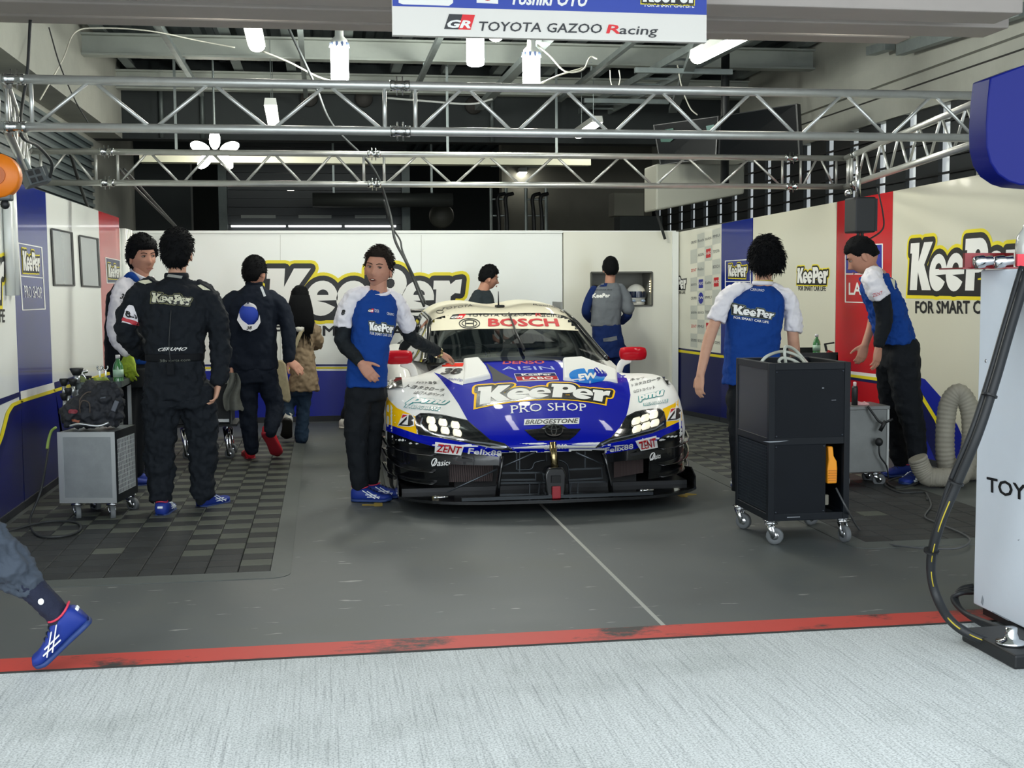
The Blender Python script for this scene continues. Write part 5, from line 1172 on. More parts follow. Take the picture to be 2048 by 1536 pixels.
def head_points(s=1.0, nt=40, nphi=56):
    th = np.linspace(0.0, pi, nt)[:, None]; ph = np.linspace(0, 2 * pi, nphi, endpoint=False)[None, :]
    x = np.sin(th) * np.sin(ph); y = np.sin(th) * np.cos(ph); z = np.cos(th) * np.ones_like(ph)
    X = .074 * x; Y = .092 * y - .004; Z = .115 * z
    low = smoothstep(-.01, -.115, Z)
    X *= 1 - .23 * low; Y = Y * (1 - .12 * low) + .012 * low * (y > -.2) - .0 * low
    Y = np.where(y < 0, Y * (1 - .25 * smoothstep(-.03, -.115, Z)), Y)
    fr = smoothstep(.25, .75, y)
    g = lambda cx, cz, sx, sz: np.exp(-((X - cx) / sx) ** 2 - ((Z - cz) / sz) ** 2)
    d = .021 * g(0, -.036, .011, .013) + .012 * g(0, -.018, .009, .02) + .006 * g(0, -.04, .02, .01)
    d += -.010 * (g(.031, .004, .016, .011) + g(-.031, .004, .016, .011)) + .005 * (g(.03, .024, .022, .008) + g(-.03, .024, .022, .008))
    d += .005 * (g(.043, -.028, .02, .02) + g(-.043, -.028, .02, .02)) + .006 * g(0, -.066, .02, .007) + .006 * g(0, -.077, .017, .006) - .004 * g(0, -.0715, .018, .003)
    d += .008 * g(0, -.1, .022, .014)
    Y = Y + d * fr
    return X * s, Y * s, Z * s, x, y, z
def add_head(par, c, yaw, pitch, roll, s, hair, hm, skin_mb, skin=None, face=True, mouth=0.):
    """adds the skin of the head to skin_mb and builds hair and features as parts"""
    R = face_dir(yaw, pitch, roll); c = Vector(c)
    X, Y, Z, dx, dy, dz = head_points(s)
    T = lambda p: c + R @ Vector(p)
    rows = [[T((X[i, j], Y[i, j], Z[i, j])) for j in range(X.shape[1])] for i in range(X.shape[0])]
    skin_mb.grid(rows, True)
    for sx in (-1, 1):       # ears
        ec = Vector((sx * .0745 * s, -.008 * s, -.012 * s)); Re = Matrix.Rotation(sx * radians(-22), 3, 'Z')
        skin_mb.ball(c + R @ ec, (.009 * s, .019 * s, .031 * s), 12, 10, R @ Re); skin_mb.ball(c + R @ (ec + Vector((sx * .004 * s, .002, -.02 * s))), (.007 * s, .011 * s, .014 * s), 10, 6, R @ Re)
    if face:
        for sx in (-1, 1):
            MB().ball(T((sx * .031 * s, .0735 * s, .003 * s)), (.0115 * s, .009 * s, .0048 * s), 14, 8, R).build('eye', mat('eye_white', '9C8C80', .6), par, True)
            MB().ball(T((sx * .031 * s + hair.get('gaze', 0), .0805 * s, .003 * s)), (.005 * s, .004 * s, .0047 * s), 10, 6, R).build('iris', mat('iris_dark', '1A100C', .2), par, True)
            MB().tube([T((sx * (.031 + u * .0145) * s, (.0835 - .004 * u * u) * s, (.0092 - .0035 * u * u) * s)) for u in np.linspace(-1, 1, 7)], .0014 * s, 5).build('eyelid', mat('lash_dark', '241712', .6), par, True)
            MB().tube([T((sx * (.031 + u * .019) * s, (.090 - .004 * u * u - .004 * (u * sx * sx > 0)) * s, (.0255 + .002 * u - .004 * u * u) * s)) for u in np.linspace(-1, 1, 7)], [(.0022 * s, .0042 * s)] * 7, 6).build('eyebrow', hm, par, True)
        yl = .0925
        if mouth > 0:
            MB().ball(T((0, yl * s, -.0715 * s)), (.0165 * s, .006 * s, .0065 * s), 14, 8, R).build('mouth', mat('mouth_dark', '4A2420', .5), par, True); MB().ball(T((0, (yl + .003) * s, -.069 * s)), (.0105 * s, .004 * s, .003 * s), 10, 6, R).build('teeth', mat('teeth', 'D8D0C0', .3), par, True)
        LIP = mat('lips', '94594C', .45)
        for zz, dz_ in ((-.0655 + .002 * mouth, .0022), (-.0775 - .002 * mouth, .0027)):
            MB().tube([T((u * .021 * s, (yl + .0035 - .007 * u * u) * s, (zz + (-.0715 - zz) * u * u * .9) * s)) for u in np.linspace(-1, 1, 9)], [(dz_ * s * (1.0 - .6 * u * u), .004 * s) for u in np.linspace(-1, 1, 9)], 6).build('lip', LIP, par, True)
    # hair: shell that dips under the skin at the hairline, plus tufts
    f0, sd, bk, vol = hair['front'] * s, hair['side'] * s, hair['back'] * s, hair.get('vol', .014) * s
    phi = np.abs(np.arctan2(dx, dy)); hl = np.where(phi < 1.0, f0 + 0 * phi, 0); t1 = smoothstep(.75, 1.35, phi); t2 = smoothstep(1.75, 2.3, phi)
    hl = f0 * (1 - t1) + sd * t1; hl = hl * (1 - t2) + bk * t2
    m = smoothstep(-.008 * s, .012 * s, Z - hl)
    off = -.006 * s + (vol + .006 * s) * m
    top = smoothstep(.02, .1, Z / s); off = off + hair.get('top', .006) * s * top * m
    rnd = random.Random(hair.get('seed', 1)); b = MB(); rows = []; roots = []
    for i in range(X.shape[0]):
        row = []
        for j in range(X.shape[1]):
            p = Vector((X[i, j], Y[i, j], Z[i, j])); n = Vector((dx[i, j] / .8, dy[i, j], dz[i, j] * .85)).normalized()
            nz_ = mnoise.noise(p * (38 / s)) * hair.get('rough', .005) * s * float(m[i, j])
            q = p + n * (float(off[i, j]) + nz_); row.append(c + R @ q)
            if m[i, j] > .5 and i > 0: roots.append((q, n))
        rows.append(row)
    b.grid(rows, True)
    for k in range(int(hair.get('n', 160) * 1.6)):
        q, n = rnd.choice(roots); L_ = hair.get('spike', .02) * s * rnd.uniform(.5, 1.3)
        tg = Vector((rnd.uniform(-1, 1), rnd.uniform(-1, 1), rnd.uniform(-1.2, .3))); tg = (tg - n * tg.dot(n)).normalized()
        lift = hair.get('lift', .5); d1 = (n * lift + tg * (1 - lift)).normalized(); d2 = (d1 + tg * .6 + Vector((0, 0, -.25))).normalized(); w = hair.get('w', .0032) * s
        b.tube([c + R @ (q - n * .004 * s), c + R @ (q + d1 * L_ * .5), c + R @ (q + d1 * L_ * .5 + d2 * L_ * .5)], [w, w * .7, w * .12], 4)
    b.build('hair', hm, par, True)
    return R
def add_hand(mb, wrist, d, nb, thumb, s=1., curl=(.35, .5, .4), spread=.06, thumb_out=.7):
    """wrist point, finger direction d, back-of-hand normal nb, thumb = +1/-1 side along lat"""
    w = Vector(wrist); d = Vector(d).normalized(); nb = Vector(nb); nb = (nb - d * nb.dot(d)).normalized(); lat = d.cross(nb).normalized() * thumb
    kn = w + d * .088 * s
    rows = []
    for t, wd, tk in ((-.02, .027, .02), (.0, .029, .019), (.03, .036, .018), (.06, .041, .016), (.088, .041, .0135), (.1, .038, .011)):
        rows.append((w + d * t * s, lat, nb, wd * s, tk * s))
    loft(mb, rows, 16, 2.6)
    for i, (off, L_, r) in enumerate(((.030, .070, .0092), (.010, .078, .0096), (-.011, .073, .0092), (-.030, .058, .0082))):
        p = kn + lat * off * s + d * (.004 if i in (1, 2) else -.004) * s; dd = (d + lat * (off * spread * 20)).normalized(); axis = lat; a = 0.; pts = [p - dd * .02 * s, p]
        for seg, cu in zip((.46, .30, .24), curl):
            a += cu; v = dd * cos(a) - nb * sin(a); p = p + v * L_ * seg * s; pts.append(p)
        rr = [r * s, r * s, r * .95 * s, r * .9 * s, r * .78 * s]; mb.tube(pts, rr, 8); mb.ball(pts[-1], rr[-1], 8, 6); mb.ball(pts[2], rr[2] * 1.04, 8, 6)
    p0 = w + lat * .022 * s + d * .015 * s - nb * .004 * s; v1 = (d * (1 - thumb_out * .5) + lat * thumb_out - nb * .25).normalized(); p1 = p0 + v1 * .042 * s; v2 = (v1 + d * .5 - nb * .2).normalized(); p2 = p1 + v2 * .03 * s; p3 = p2 + (v2 + d * .3).normalized() * .024 * s
    mb.tube([p0, p1, p2, p3], [.0145 * s, .0118 * s, .0102 * s, .0082 * s], 8); mb.ball(p3, .0082 * s, 8, 6)
def shoe(par, heel, toe, m_up, m_sole, up=(0, 0, 1), L=.28, w=.048, h=.085, logo_m=None, tab=None, collar=None, side=1, open_h=None):
    """low trainer between heel and toe points on its sole"""
    heel, toe, up = Vector(heel), Vector(toe), Vector(up); d = (toe - heel).normalized(); up = (up - d * up.dot(d)).normalized(); lat = d.cross(up).normalized(); L = (toe - heel).length
    def rows(fn):
        out = []
        for t in np.linspace(0, 1, 15):
            wd, z0, z1 = fn(t); c = heel + d * (t * L); row = []
            for k in range(16):
                a = 2 * pi * k / 16; sa = sin(a); row.append(c + lat * (wd * math.copysign(abs(cos(a)) ** .75, cos(a)) + .006 * sin(t * pi) * side) + up * (z0 + (z1 - z0) * (.5 + .5 * math.copysign(abs(sa) ** .7, sa))))
            out.append(row)
        return out
    wid = lambda t: w * (.62 + .38 * smoothstep(0, .12, t)) * (1 - .08 * sin(t * pi * 1.2)) * (1.0 + .1 * smoothstep(.4, .75, t)) * (1 - .72 * smoothstep(.82, 1.02, t) ** 2)
    top = lambda t: .02 + h * float(np.interp(t, (0, .06, .3, .45, .6, .8, .93, 1), (.78, .95, .92, .82, .60, .42, .34, .1)))
    toe_up = lambda t: .012 * smoothstep(.8, 1, t)
    b = MB(); R = rows(lambda t: (wid(t), .014 + toe_up(t), top(t) + toe_up(t))); b.grid(R, True, True); n = len(b.v); b.f += [tuple(range(16)), tuple(range(n - 16, n))[::-1]]; b.m += [0, 0]
    up_o = b.build('shoe', m_up, par, True)
    b = MB(); R = rows(lambda t: (wid(t) * 1.07, .0 + toe_up(t), .026 + toe_up(t))); b.grid(R, True, True); n = len(b.v); b.f += [tuple(range(16)), tuple(range(n - 16, n))[::-1]]; b.m += [0, 0]
    b.build('sole', m_sole, up_o, True)
    if collar is not None:
        ring = [heel + d * (L * (.20 + .20 * cos(a))) + lat * (w * .72 * sin(a)) + up * (.02 + h * .93 + .006 * cos(2 * a)) for a in np.linspace(0, 2 * pi, 18, endpoint=False)]
        MB().tube(ring, .0045, 6, closed=True).build('collar', collar, up_o, True)
    if tab is not None: MB().box(heel - d * .002 + up * (h * .8), (.034, .012, .014), Matrix((lat, d, up)).transposed()).build('heel_tab', tab, up_o, bevel=.003)
    if logo_m is not None:
        for sd in (-1, 1):
            bb = MB()
            def q(t, f): return heel + d * (t * L) + lat * sd * (wid(t) * 1.0 + .004) + up * (.026 + (top(t) - .02) * f * .80)
            for a, c2 in (((.30, .95), (.62, .10)), ((.42, .95), (.72, .15)), ((.42, .25), (.74, .52)), ((.38, .5), (.66, .78))): bb.bar(q(*a), q(*c2), .004, .013, up=lat)
            bb.build('side_stripe', logo_m, up_o)
    for t in (.46, .54, .62):
        MB().tube([heel + d * (t * L) + lat * (w * u * .62) + up * (top(t) + .004 - .012 * u * u) for u in np.linspace(-1, 1, 5)], .0032, 5).build('lace', mat('lace_dark', '1B2433', .7), up_o, True)
    return up_o
class Fig:
    """a person: pixel joints at depth Y0"""
    def __init__(s, label, Y0, base_px=None, base=None):
        s.Y0 = Y0; s.k = Y0 / FPX
        g = base if base is not None else PY(base_px[0], base_px[1], Y0); s.root = thing('person', label, 'person', (g[0], g[1], 0))
    def P(s, px, py, dy=0.): return PY(px, py, s.Y0 + dy)
    def sec(s, px, py, hw, ry, ax=0., dy=0., tilt=0.):
        """torso section: half width hw in photograph pixels, depth ry in metres, ax = turn of the lateral axis"""
        l = Vector((cos(ax), sin(ax), tilt)).normalized(); f = Vector((sin(ax), -cos(ax), 0)); return (s.P(px, py, dy), l, f, hw * s.k, ry)
    def part(s, name, mb, m, voxel=.009, smooth=6, folds=None, **k):
        me = fuse(mb, voxel, smooth, folds); return link(name, me, m, s.root, True, **k)
    def body(s, core, hd, m, voxel=.0075, smooth=3):
        me = fuse(core, voxel, smooth); b = MB(); b.add([v.co for v in me.vertices], [tuple(p.vertices) for p in me.polygons]); b.add(hd.v, hd.f); bpy.data.meshes.remove(me)
        return b.build('body', m, s.root, True)
    def legs(s, mb, hip, knee, ankle, r=(.085, .062, .052), cuff=0):
        limb(mb, [hip, knee, ankle], r)
CLOTH = lambda n, c='808080', r=.85: mat(n, c, r, spec=.25, noise=(14, c, 0), bump=(260, .12))
M_BLUE = CLOTH('shirt_blue', '0C3A84'); M_WSLEEVE = CLOTH('shirt_white', 'DFDCE0'); M_BLACK = CLOTH('cloth_black', '101419'); M_BLK2 = CLOTH('cloth_black_suit', '14191F'); M_CAMO = mat('undersleeve_camo', '0D1013', .85, noise=(22, '23292D', 1), spec=.2); M_NAVY = CLOTH('cloth_navy', '10265A'); M_DNAVY = CLOTH('cloth_dark_navy', '0F1724')
M_SHOE = mat('shoe_blue', '182F80', .55, spec=.3); M_SOLE = mat('shoe_sole_blue', '1C366E', .6); M_RED = mat('shoe_red', 'C8202A', .45); M_RSOLE = mat('shoe_sole_red', '9E1E2C', .6); SH_W = mat('shoe_mark', 'E8ECEE', .4); SH_R = mat('shoe_lining', 'C03048', .6); M_WSH = mat('shoe_white', 'CFCCC2', .6); M_DSOLE = mat('shoe_sole_dark', '2E2B28', .7)
GREY_T = CLOTH('tee_dark', '2A3236')
SHORT = dict(front=.062, side=.0, back=-.055, vol=.011, spike=.016, n=300, lift=.3)

# ---- the man leaning on the car ------------------------------------------------
A = Fig('man in blue and white team shirt resting one hand on the car', 8.32, (735, 1000)); P = A.P
core, hd = Core(), MB()
sL, sR = P(702, 594), P(793, 602, .04); eL, wL = P(686, 684, -.02), P(722, 727, -.17); eR, wR = P(824, 676, .22), P(879, 707, .52)
limb(core, [P(756, 600), P(757, 575), P(757, 555)], [.07, .058, .055]); loft(core, [A.sec(732, 770, 40, .09), A.sec(738, 690, 40, .09), A.sec(748, 615, 42, .08)])
limb(core, [sL, eL, wL], [.036, .034, .028]); limb(core, [sR, eR, wR], [.036, .034, .028])
add_hand(core, wL, P(740, 748, -.2) - wL, Vector((-.3, -.9, .25)), -1, 1.02, (.3, .5, .35)); add_hand(core, wR, P(905, 716, .60) - wR, Vector((.1, -.35, .9)), 1, 1.02, (.25, .4, .3))
limb(core, [P(720, 790), P(713, 880), P(718, 975)], [.06, .045, .032]); limb(core, [P(748, 790, .1), P(741, 870, .15), P(742, 960, .15)], [.06, .045, .032])
add_head(A.root, P(757, 537), radians(-20), radians(2), radians(6), 1.14, dict(SHORT, front=.066, gaze=-.004, seed=3, top=.010, spike=.02, lift=.4), HAIR_BR, hd, mouth=1)
A.body(core, hd, SKIN, .0062)
b = loft(MB(), [A.sec(733, 773, 41, .125), A.sec(733, 740, 40, .122), A.sec(738, 700, 39.5, .12), A.sec(746, 655, 43, .125, dy=.01), A.sec(749, 620, 45, .12, dy=.015), A.sec(751, 600, 42, .105, dy=.02), A.sec(754, 588, 26, .085, dy=.02), A.sec(756, 580, 15, .066, dy=.015)])
shA = A.part('shirt', b, M_BLUE, .008, 6, (.07, .013))
for pts, rs in (([P(735, 584, .02), P(712, 590), P(697, 610), P(688, 640), P(686, 655)], [.042, .056, .060, .066, .066]), ([P(772, 588, .03), P(788, 598, .03), P(802, 620, .06), P(814, 648, .12), P(817, 656, .14)], [.042, .054, .058, .062, .062])): A.part('sleeve', limb(MB(), pts, rs, 14, False), M_WSLEEVE, .008, 4, (.05, .016))
MB().tube([P(757, 584, .0) + Vector((.076 * cos(a), .072 * sin(a) + .012, .008 - .03 * (sin(a) < 0) * abs(sin(a)))) for a in np.linspace(0, 2 * pi, 24, endpoint=False)], .013, 8, closed=True).build('collar', M_WSLEEVE, A.root, True)
A.part('undersleeve', limb(MB(), [P(688, 648), eL, P(718, 722, -.155)], [.058, .054, .040]), M_CAMO, .008, 5, (.05, .01)); A.part('undersleeve', limb(MB(), [P(815, 650, .13), eR, P(872, 702, .49)], [.056, .05, .043]), M_CAMO, .008, 5, (.05, .01))
b = loft(MB(), [A.sec(733, 800, 38, .11, dy=.03), A.sec(734, 765, 37, .105, dy=.02)]); limb(b, [P(718, 785), P(712, 880), P(719, 955), P(719, 968)], [.098, .077, .062, .060]); limb(b, [P(748, 785, .08), P(742, 870, .14), P(742, 945, .15), P(742, 955, .15)], [.095, .075, .062, .06])
A.part('trousers', b, M_BLACK, .010, 5, (.08, .016))
f1 = G(704, 1003); f1t = f1 + Vector((.27, -.07, 0)); f2 = f1 + Vector((.09, .13, 0)); shoe(A.root, f1, f1t, M_SHOE, M_SOLE, logo_m=SH_W, collar=SH_R); shoe(A.root, f2, f2 + Vector((.27, -.05, 0)), M_SHOE, M_SOLE, logo_m=SH_W, collar=SH_R)
SA_ = Surf([shA]); logo('logo_print', [(739, 660), (784, 666), (786, 650), (738, 644)], SA_, A.root, .007, 5, wy=.18, border=mat('print_grey_green', '5E6E5C', .6)); lay_text('lettering', 'FOR SMART CAR LIFE', [(740, 669), (783, 674), (783, 668.5), (740, 663.5)], SA_, I_WHITE, A.root, .004, 12)
gr_mark(A.root, [(735, 624), (747, 625), (748, 618), (737, 617)], SA_, .004, 12); lay_text('lettering', 'TOYOTA', [(749, 624), (758, 626), (758, 620), (749, 618)], SA_, I_WHITE, A.root, .004, 12); lay_text('lettering', 'CERUMO', [(773, 629), (787, 632), (787, 627), (773, 624)], SA_, I_WHITE, A.root, .004, 12)
slv = [o for o in A.root.children if o.name.startswith('sleeve')]; lay_text('lettering', '8', [(681, 630), (689, 631), (692, 620), (685, 619)], Surf(slv), I_BLACK, A.root, .004, 6, bold=.06)
a_ = Vector(wR); dd = (P(905, 716, .60) - wR).normalized(); u_ = dd.orthogonal().normalized(); v_ = dd.cross(u_)
for k in range(14): q = 2 * pi * k / 14; MB().box(a_ - dd * .012 + (u_ * cos(q) + v_ * sin(q)) * .036, (.016, .02, .007), Matrix((dd.cross(u_ * cos(q) + v_ * sin(q)), dd, u_ * cos(q) + v_ * sin(q))).transposed()).build('watch_link', mat('watch_gold', 'C9B98A', .2, 1), A.root)
MB().cyl(a_ - dd * .012 + Vector((.005, -.03, .02)), a_ - dd * .012 + Vector((.007, -.038, .027)), .019, n=16).build('watch_face', mat('watch_gold'), A.root, True)

# ---- the driver in the black suit ------------------------------------------------
B = Fig('black-haired driver in black racing suit seen from behind', 8.1, (363, 1025)); P = B.P
core, hd = Core(), MB()
sL, sR = P(284, 575), P(414, 592); eL, wL = P(252, 655, .02), P(290, 705, .25); eR, wR = P(440, 668, .0), P(438, 766, -.03)
limb(core, [P(354, 585), P(354, 555), P(355, 535)], [.07, .058, .055]); loft(core, [B.sec(350, 740, 45, .09), B.sec(350, 600, 48, .08)]); limb(core, [sL, eL, wL], [.036, .034, .028]); limb(core, [sR, eR, wR], [.036, .034, .028])
add_hand(core, wR, P(430, 800, -.05) - wR, Vector((.95, .2, 0)), -1, 1.02, (.3, .55, .4), thumb_out=.5); add_hand(core, wL, Vector((.5, .8, -.1)), Vector((0, 0, 1)), 1, 1.)
limb(core, [P(325, 790), P(321, 875), P(321, 985)], [.06, .045, .032]); limb(core, [P(395, 790, .03), P(406, 875, .05), P(405, 975, .06)], [.06, .045, .035])
add_head(B.root, P(355, 507), radians(172), radians(4), 0, 1.1, dict(SHORT, back=-.075, seed=5, vol=.02, top=.014, rough=.008, n=420, spike=.02), HAIR_B, hd, face=False)
B.body(core, hd, SKIN_L, .0065)
b = loft(MB(), [B.sec(350, 800, 55, .13), B.sec(350, 760, 58, .135), B.sec(350, 714, 54, .125), B.sec(350, 690, 56, .13), B.sec(350, 640, 62, .135), B.sec(350, 600, 65, .125), B.sec(350, 578, 58, .11), B.sec(352, 566, 36, .085), B.sec(353, 556, 21, .068)])
limb(b, [P(300, 575), P(278, 590), P(262, 625), P(252, 660), P(270, 690, .12), P(290, 705, .24)], [.07, .075, .078, .072, .065, .06]); limb(b, [P(402, 585), P(420, 598), P(433, 635), P(440, 672), P(441, 720, -.02), P(438, 758, -.03)], [.07, .072, .075, .07, .066, .060])
suit = B.part('racing_suit', b, M_BLK2, .009, 5, (.06, .024))
b = loft(MB(), [B.sec(352, 815, 55, .12), B.sec(350, 780, 57, .13), B.sec(350, 735, 55, .13)]); limb(b, [P(326, 790), P(320, 870), P(320, 960), P(322, 992)], [.125, .105, .085, .075]); limb(b, [P(395, 790, .03), P(406, 875, .05), P(405, 955, .06), P(405, 985, .06)], [.12, .10, .08, .072])
tr = B.part('trousers', b, M_BLK2, .010, 4, (.06, .03))
loft_b = loft(MB(), [B.sec(350, 722, 56, .138), B.sec(350, 706, 56.5, .14)]); B.part('belt', loft_b, CLOTH('belt_black', '0E1115'), .008, 3)
MB().tube([P(353, 553) + Vector((.068 * cos(a), .06 * sin(a), .0)) for a in np.linspace(0, 2 * pi, 24, endpoint=False)], [(.024, .01)] * 24, 8, closed=True).build('collar', M_BLK2, B.root, True)
SB_ = Surf([suit]); OFFW = mat('print_offwhite', 'C9C8B0', .6)
logo('logo_print', [(304, 604), (381, 610), (384, 594), (304, 586)], SB_, B.root, .009, 6, letters=OFFW, border=mat('print_olive', '6A6A4A', .6), wy=.18)
lay_text('lettering', 'CERUMO', [(316, 702), (372, 701), (374, 694), (317, 695)], SB_, I_WHITE, B.root, .005, 10, bold=.02, shear=.3); SBB = Surf([o for o in B.root.children if o.name.startswith('belt')]); lay_text('lettering', '38sports.com', [(320, 725), (380, 723), (380, 717), (320, 719)], SBB, mat('print_dim', '6E7268', .6), B.root, .004, 12)
lay_poly('arm_band', [(244, 645), (276, 651), (274, 630), (268, 612), (258, 609), (250, 620)], SB_, M_WSLEEVE, B.root, .006, 6); lay_poly('arm_band_red', [(243, 640), (247, 633), (276, 645), (276, 651), (262, 648)], SB_, mat('band_red', 'B8343E', .6), B.root, .009, 6); lay_text('lettering', '8-3', [(251, 632), (274, 640), (273, 630), (252, 621)], SB_, I_BLACK, B.root, .008, 6, bold=.04)
for q in ([(276, 563), (298, 560), (304, 566), (290, 570)], [(395, 572), (402, 570), (420, 581), (405, 580)]): lay_poly('shoulder_patch', q, SB_, OFFW, B.root, .006, 6)
lay_poly('collar_patch', [(337, 548), (365, 552), (363, 557), (334, 553)], Surf([o for o in B.root.children if o.name.startswith('collar')]), mat('print_tag_grey', '8A8C86', .6), B.root, .003, 6)
MB().box(P(341, 738, -.16), (.045, .02, .08)).build('belt_pouch', M_BLACK, B.root, bevel=.006); MB().tube(spline([P(341, 725, -.16), P(338, 690, -.15), P(340, 650, -.15), P(342, 620, -.14)], 5), .003, 5).build('pouch_cord', mat('cable_dark'), B.root, True)
g = G(321, 1036); shoe(B.root, g, g + Vector((.02, .28, 0)), M_SHOE, M_SOLE, logo_m=SH_W, collar=SH_R, tab=SH_W); g = G(398, 1018); shoe(B.root, g, g + Vector((.17, .2, 0)), M_SHOE, M_SOLE, logo_m=SH_W, collar=SH_R, tab=SH_W)

# ---- the man in white sleeves looking back ---------------------------------------
C_ = Fig('man in white-sleeved black vest and yellow glove looking over his shoulder', 9.2, (262, 960)); P = C_.P
core, hd = Core(), MB(); sh_ = P(238, 572, -.08); el, wr = P(232, 655, -.12), P(257, 706, -.2)
limb(core, [P(272, 570), P(280, 552), P(284, 535)], [.068, .06, .055]); loft(core, [C_.sec(258, 740, 34, .09), C_.sec(258, 600, 36, .09)]); limb(core, [sh_, el, wr], [.036, .034, .028]); limb(core, [P(290, 585, .2), P(300, 640, .3), P(300, 690, .3)], [.036, .034, .028])
limb(core, [P(250, 760), P(250, 850), P(250, 950)], [.06, .045, .032]); limb(core, [P(272, 760, .1), P(272, 850, .1), P(272, 945, .1)], [.06, .045, .032])
add_head(C_.root, P(285, 513), radians(34), radians(-3), radians(-3), 1.16, dict(front=.045, side=-.012, back=-.085, vol=.02, spike=.022, n=300, lift=.25, top=.01, seed=8, gaze=-.005), HAIR_B, hd)
C_.body(core, hd, SKIN, .007)
b = loft(MB(), [C_.sec(252, 742, 38, .13, .5), C_.sec(250, 690, 38, .13, .5), C_.sec(254, 640, 40, .13, .5), C_.sec(256, 590, 40, .12, .5), C_.sec(262, 568, 30, .10, .5), C_.sec(270, 556, 20, .075, .5)]); vst = C_.part('vest', b, M_BLACK, .009, 6, (.09, .012))
C_.part('sleeve', limb(MB(), [P(262, 560, -.07), P(247, 575, -.09), P(237, 615, -.12), P(232, 660, -.14), P(244, 690, -.18), P(254, 703, -.2)], [.05, .068, .07, .064, .055, .048]), M_WSLEEVE, .008, 4, (.06, .014))
C_.part('shirt_tail', loft(MB(), [C_.sec(272, 728, 22, .12, .3, .02), C_.sec(275, 700, 24, .12, .3, .02)]), M_BLUE, .009, 4); C_.part('shoulder_yoke', limb(MB(), [P(252, 556, -.09), P(262, 551, -.1), P(274, 560, -.11)], [.022, .03, .02]), M_BLUE, .008, 3)
MB().tube(spline([P(262, 541, .04), P(266, 547, -.06), P(284, 557, -.1), P(300, 562, -.05), P(304, 556, .05)], 5), [(.02, .008)] * 21, 8).build('collar', M_WSLEEVE, C_.root, True)
gl = MB(); add_hand(gl, P(256, 710, -.2), P(260, 745, -.22) - P(256, 710, -.2), Vector((-.3, -.9, 0)), 1, 1.22, (.3, .5, .4)); C_.part('glove', gl, mat('glove_lime', 'B4CC2E', .7, noise=(60, '7E9430', 1)), .006, 2, (.03, .006))
SC_ = Surf([o for o in C_.root.children if o.name.startswith('sleeve')]); lay_text('lettering', '38', [(239.5, 598), (254, 598.5), (256, 588), (242, 587)], SC_, I_BLACK, C_.root, .005, 6, bold=.04, shear=.2); lay_text('lettering', 'Cerumo', [(239, 605), (252, 605), (252, 600), (240, 600)], SC_, mat('print_mid_grey'), C_.root, .005, 6)
b = loft(MB(), [C_.sec(260, 775, 34, .12), C_.sec(258, 735, 36, .12)]); limb(b, [P(248, 770), P(249, 850), P(250, 945)], [.10, .08, .06]); limb(b, [P(274, 770, .1), P(273, 850, .1), P(272, 940, .1)], [.10, .08, .06]); C_.part('trousers', b, M_BLACK, .011, 5)
for px, dy in ((248, 0), (274, .1)): g = P(px, 900, dy); g.z = 0; shoe(C_.root, g + Vector((-.08, 0, 0)), g + Vector((.18, .12, 0)), M_SHOE, M_SOLE, collar=SH_R)

# ---- the man with a cap hung on his back -----------------------------------------
D = Fig('man in dark jacket and red trainers walking away, cap hung on his back', 10.5, (520, 915)); P = D.P
core, hd = Core(), MB(); sL, sR = P(458, 602), P(552, 600); eL, wL = P(446, 662), P(462, 732, -.05); eR, wR = P(576, 655, -.02), P(578, 720, -.06)
limb(core, [P(508, 595), P(508, 575), P(510, 555)], [.068, .058, .055]); loft(core, [D.sec(506, 730, 38, .09), D.sec(506, 610, 40, .08)]); limb(core, [sL, eL, wL], [.036, .034, .028]); limb(core, [sR, eR, wR], [.036, .034, .028])
add_hand(core, wR, P(600, 740, -.12) - wR, Vector((.3, -.8, .4)), 1, 1.05, (.12, .2, .2), .12); add_hand(core, wL, P(464, 765, -.05) - wL, Vector((-.9, -.2, 0)), 1, 1.02, (.5, .7, .5))
limb(core, [P(488, 750), P(497, 812), P(503, 895)], [.06, .045, .032]); limb(core, [P(530, 750), P(548, 808), P(541, 860, -.12)], [.06, .045, .032])
add_head(D.root, P(510, 546), radians(150), radians(-6), radians(4), 1.08, dict(SHORT, back=-.07, side=-.012, seed=11, vol=.018, n=300), HAIR_B, hd, face=False); D.body(core, hd, SKIN, .007)
b = loft(MB(), [D.sec(508, 740, 47, .125), D.sec(506, 700, 46, .12), D.sec(505, 650, 47, .125), D.sec(505, 612, 48, .12), D.sec(506, 592, 40, .10), D.sec(507, 578, 26, .08), D.sec(507, 570, 18, .066)])
limb(b, [P(470, 596), P(454, 612), P(447, 650), P(449, 690), P(460, 728, -.04)], [.065, .072, .068, .062, .056]); limb(b, [P(540, 595), P(560, 612), P(572, 640), P(577, 672, -.03), P(577, 715, -.055)], [.065, .072, .068, .062, .055]); jk = D.part('jacket', b, M_DNAVY, .0095, 6, (.1, .016))
b = loft(MB(), [D.sec(510, 765, 42, .12), D.sec(508, 735, 44, .12)]); limb(b, [P(490, 755), P(495, 815), P(502, 880), P(504, 897)], [.105, .08, .062, .058]); limb(b, [P(532, 755), P(549, 808), P(546, 845, -.08), P(541, 862, -.12)], [.10, .078, .064, .06]); D.part('trousers', b, M_DNAVY, .0105, 5, (.08, .018))
g = G(501, 921); shoe(D.root, g, g + Vector((-.05, .29, 0)), M_RED, M_RSOLE, tab=SH_W)
h_ = P(530, 866, -.16); t_ = P(556, 915, .05); shoe(D.root, h_, t_, M_RED, M_RSOLE, up=(.15, .85, .35))
MB().tube([P(508, 567) + Vector((.066 * cos(a), .058 * sin(a), 0)) for a in np.linspace(0, 2 * pi, 20, endpoint=False)], [(.018, .008)] * 20, 6, closed=True).build('collar', M_DNAVY, D.root, True)
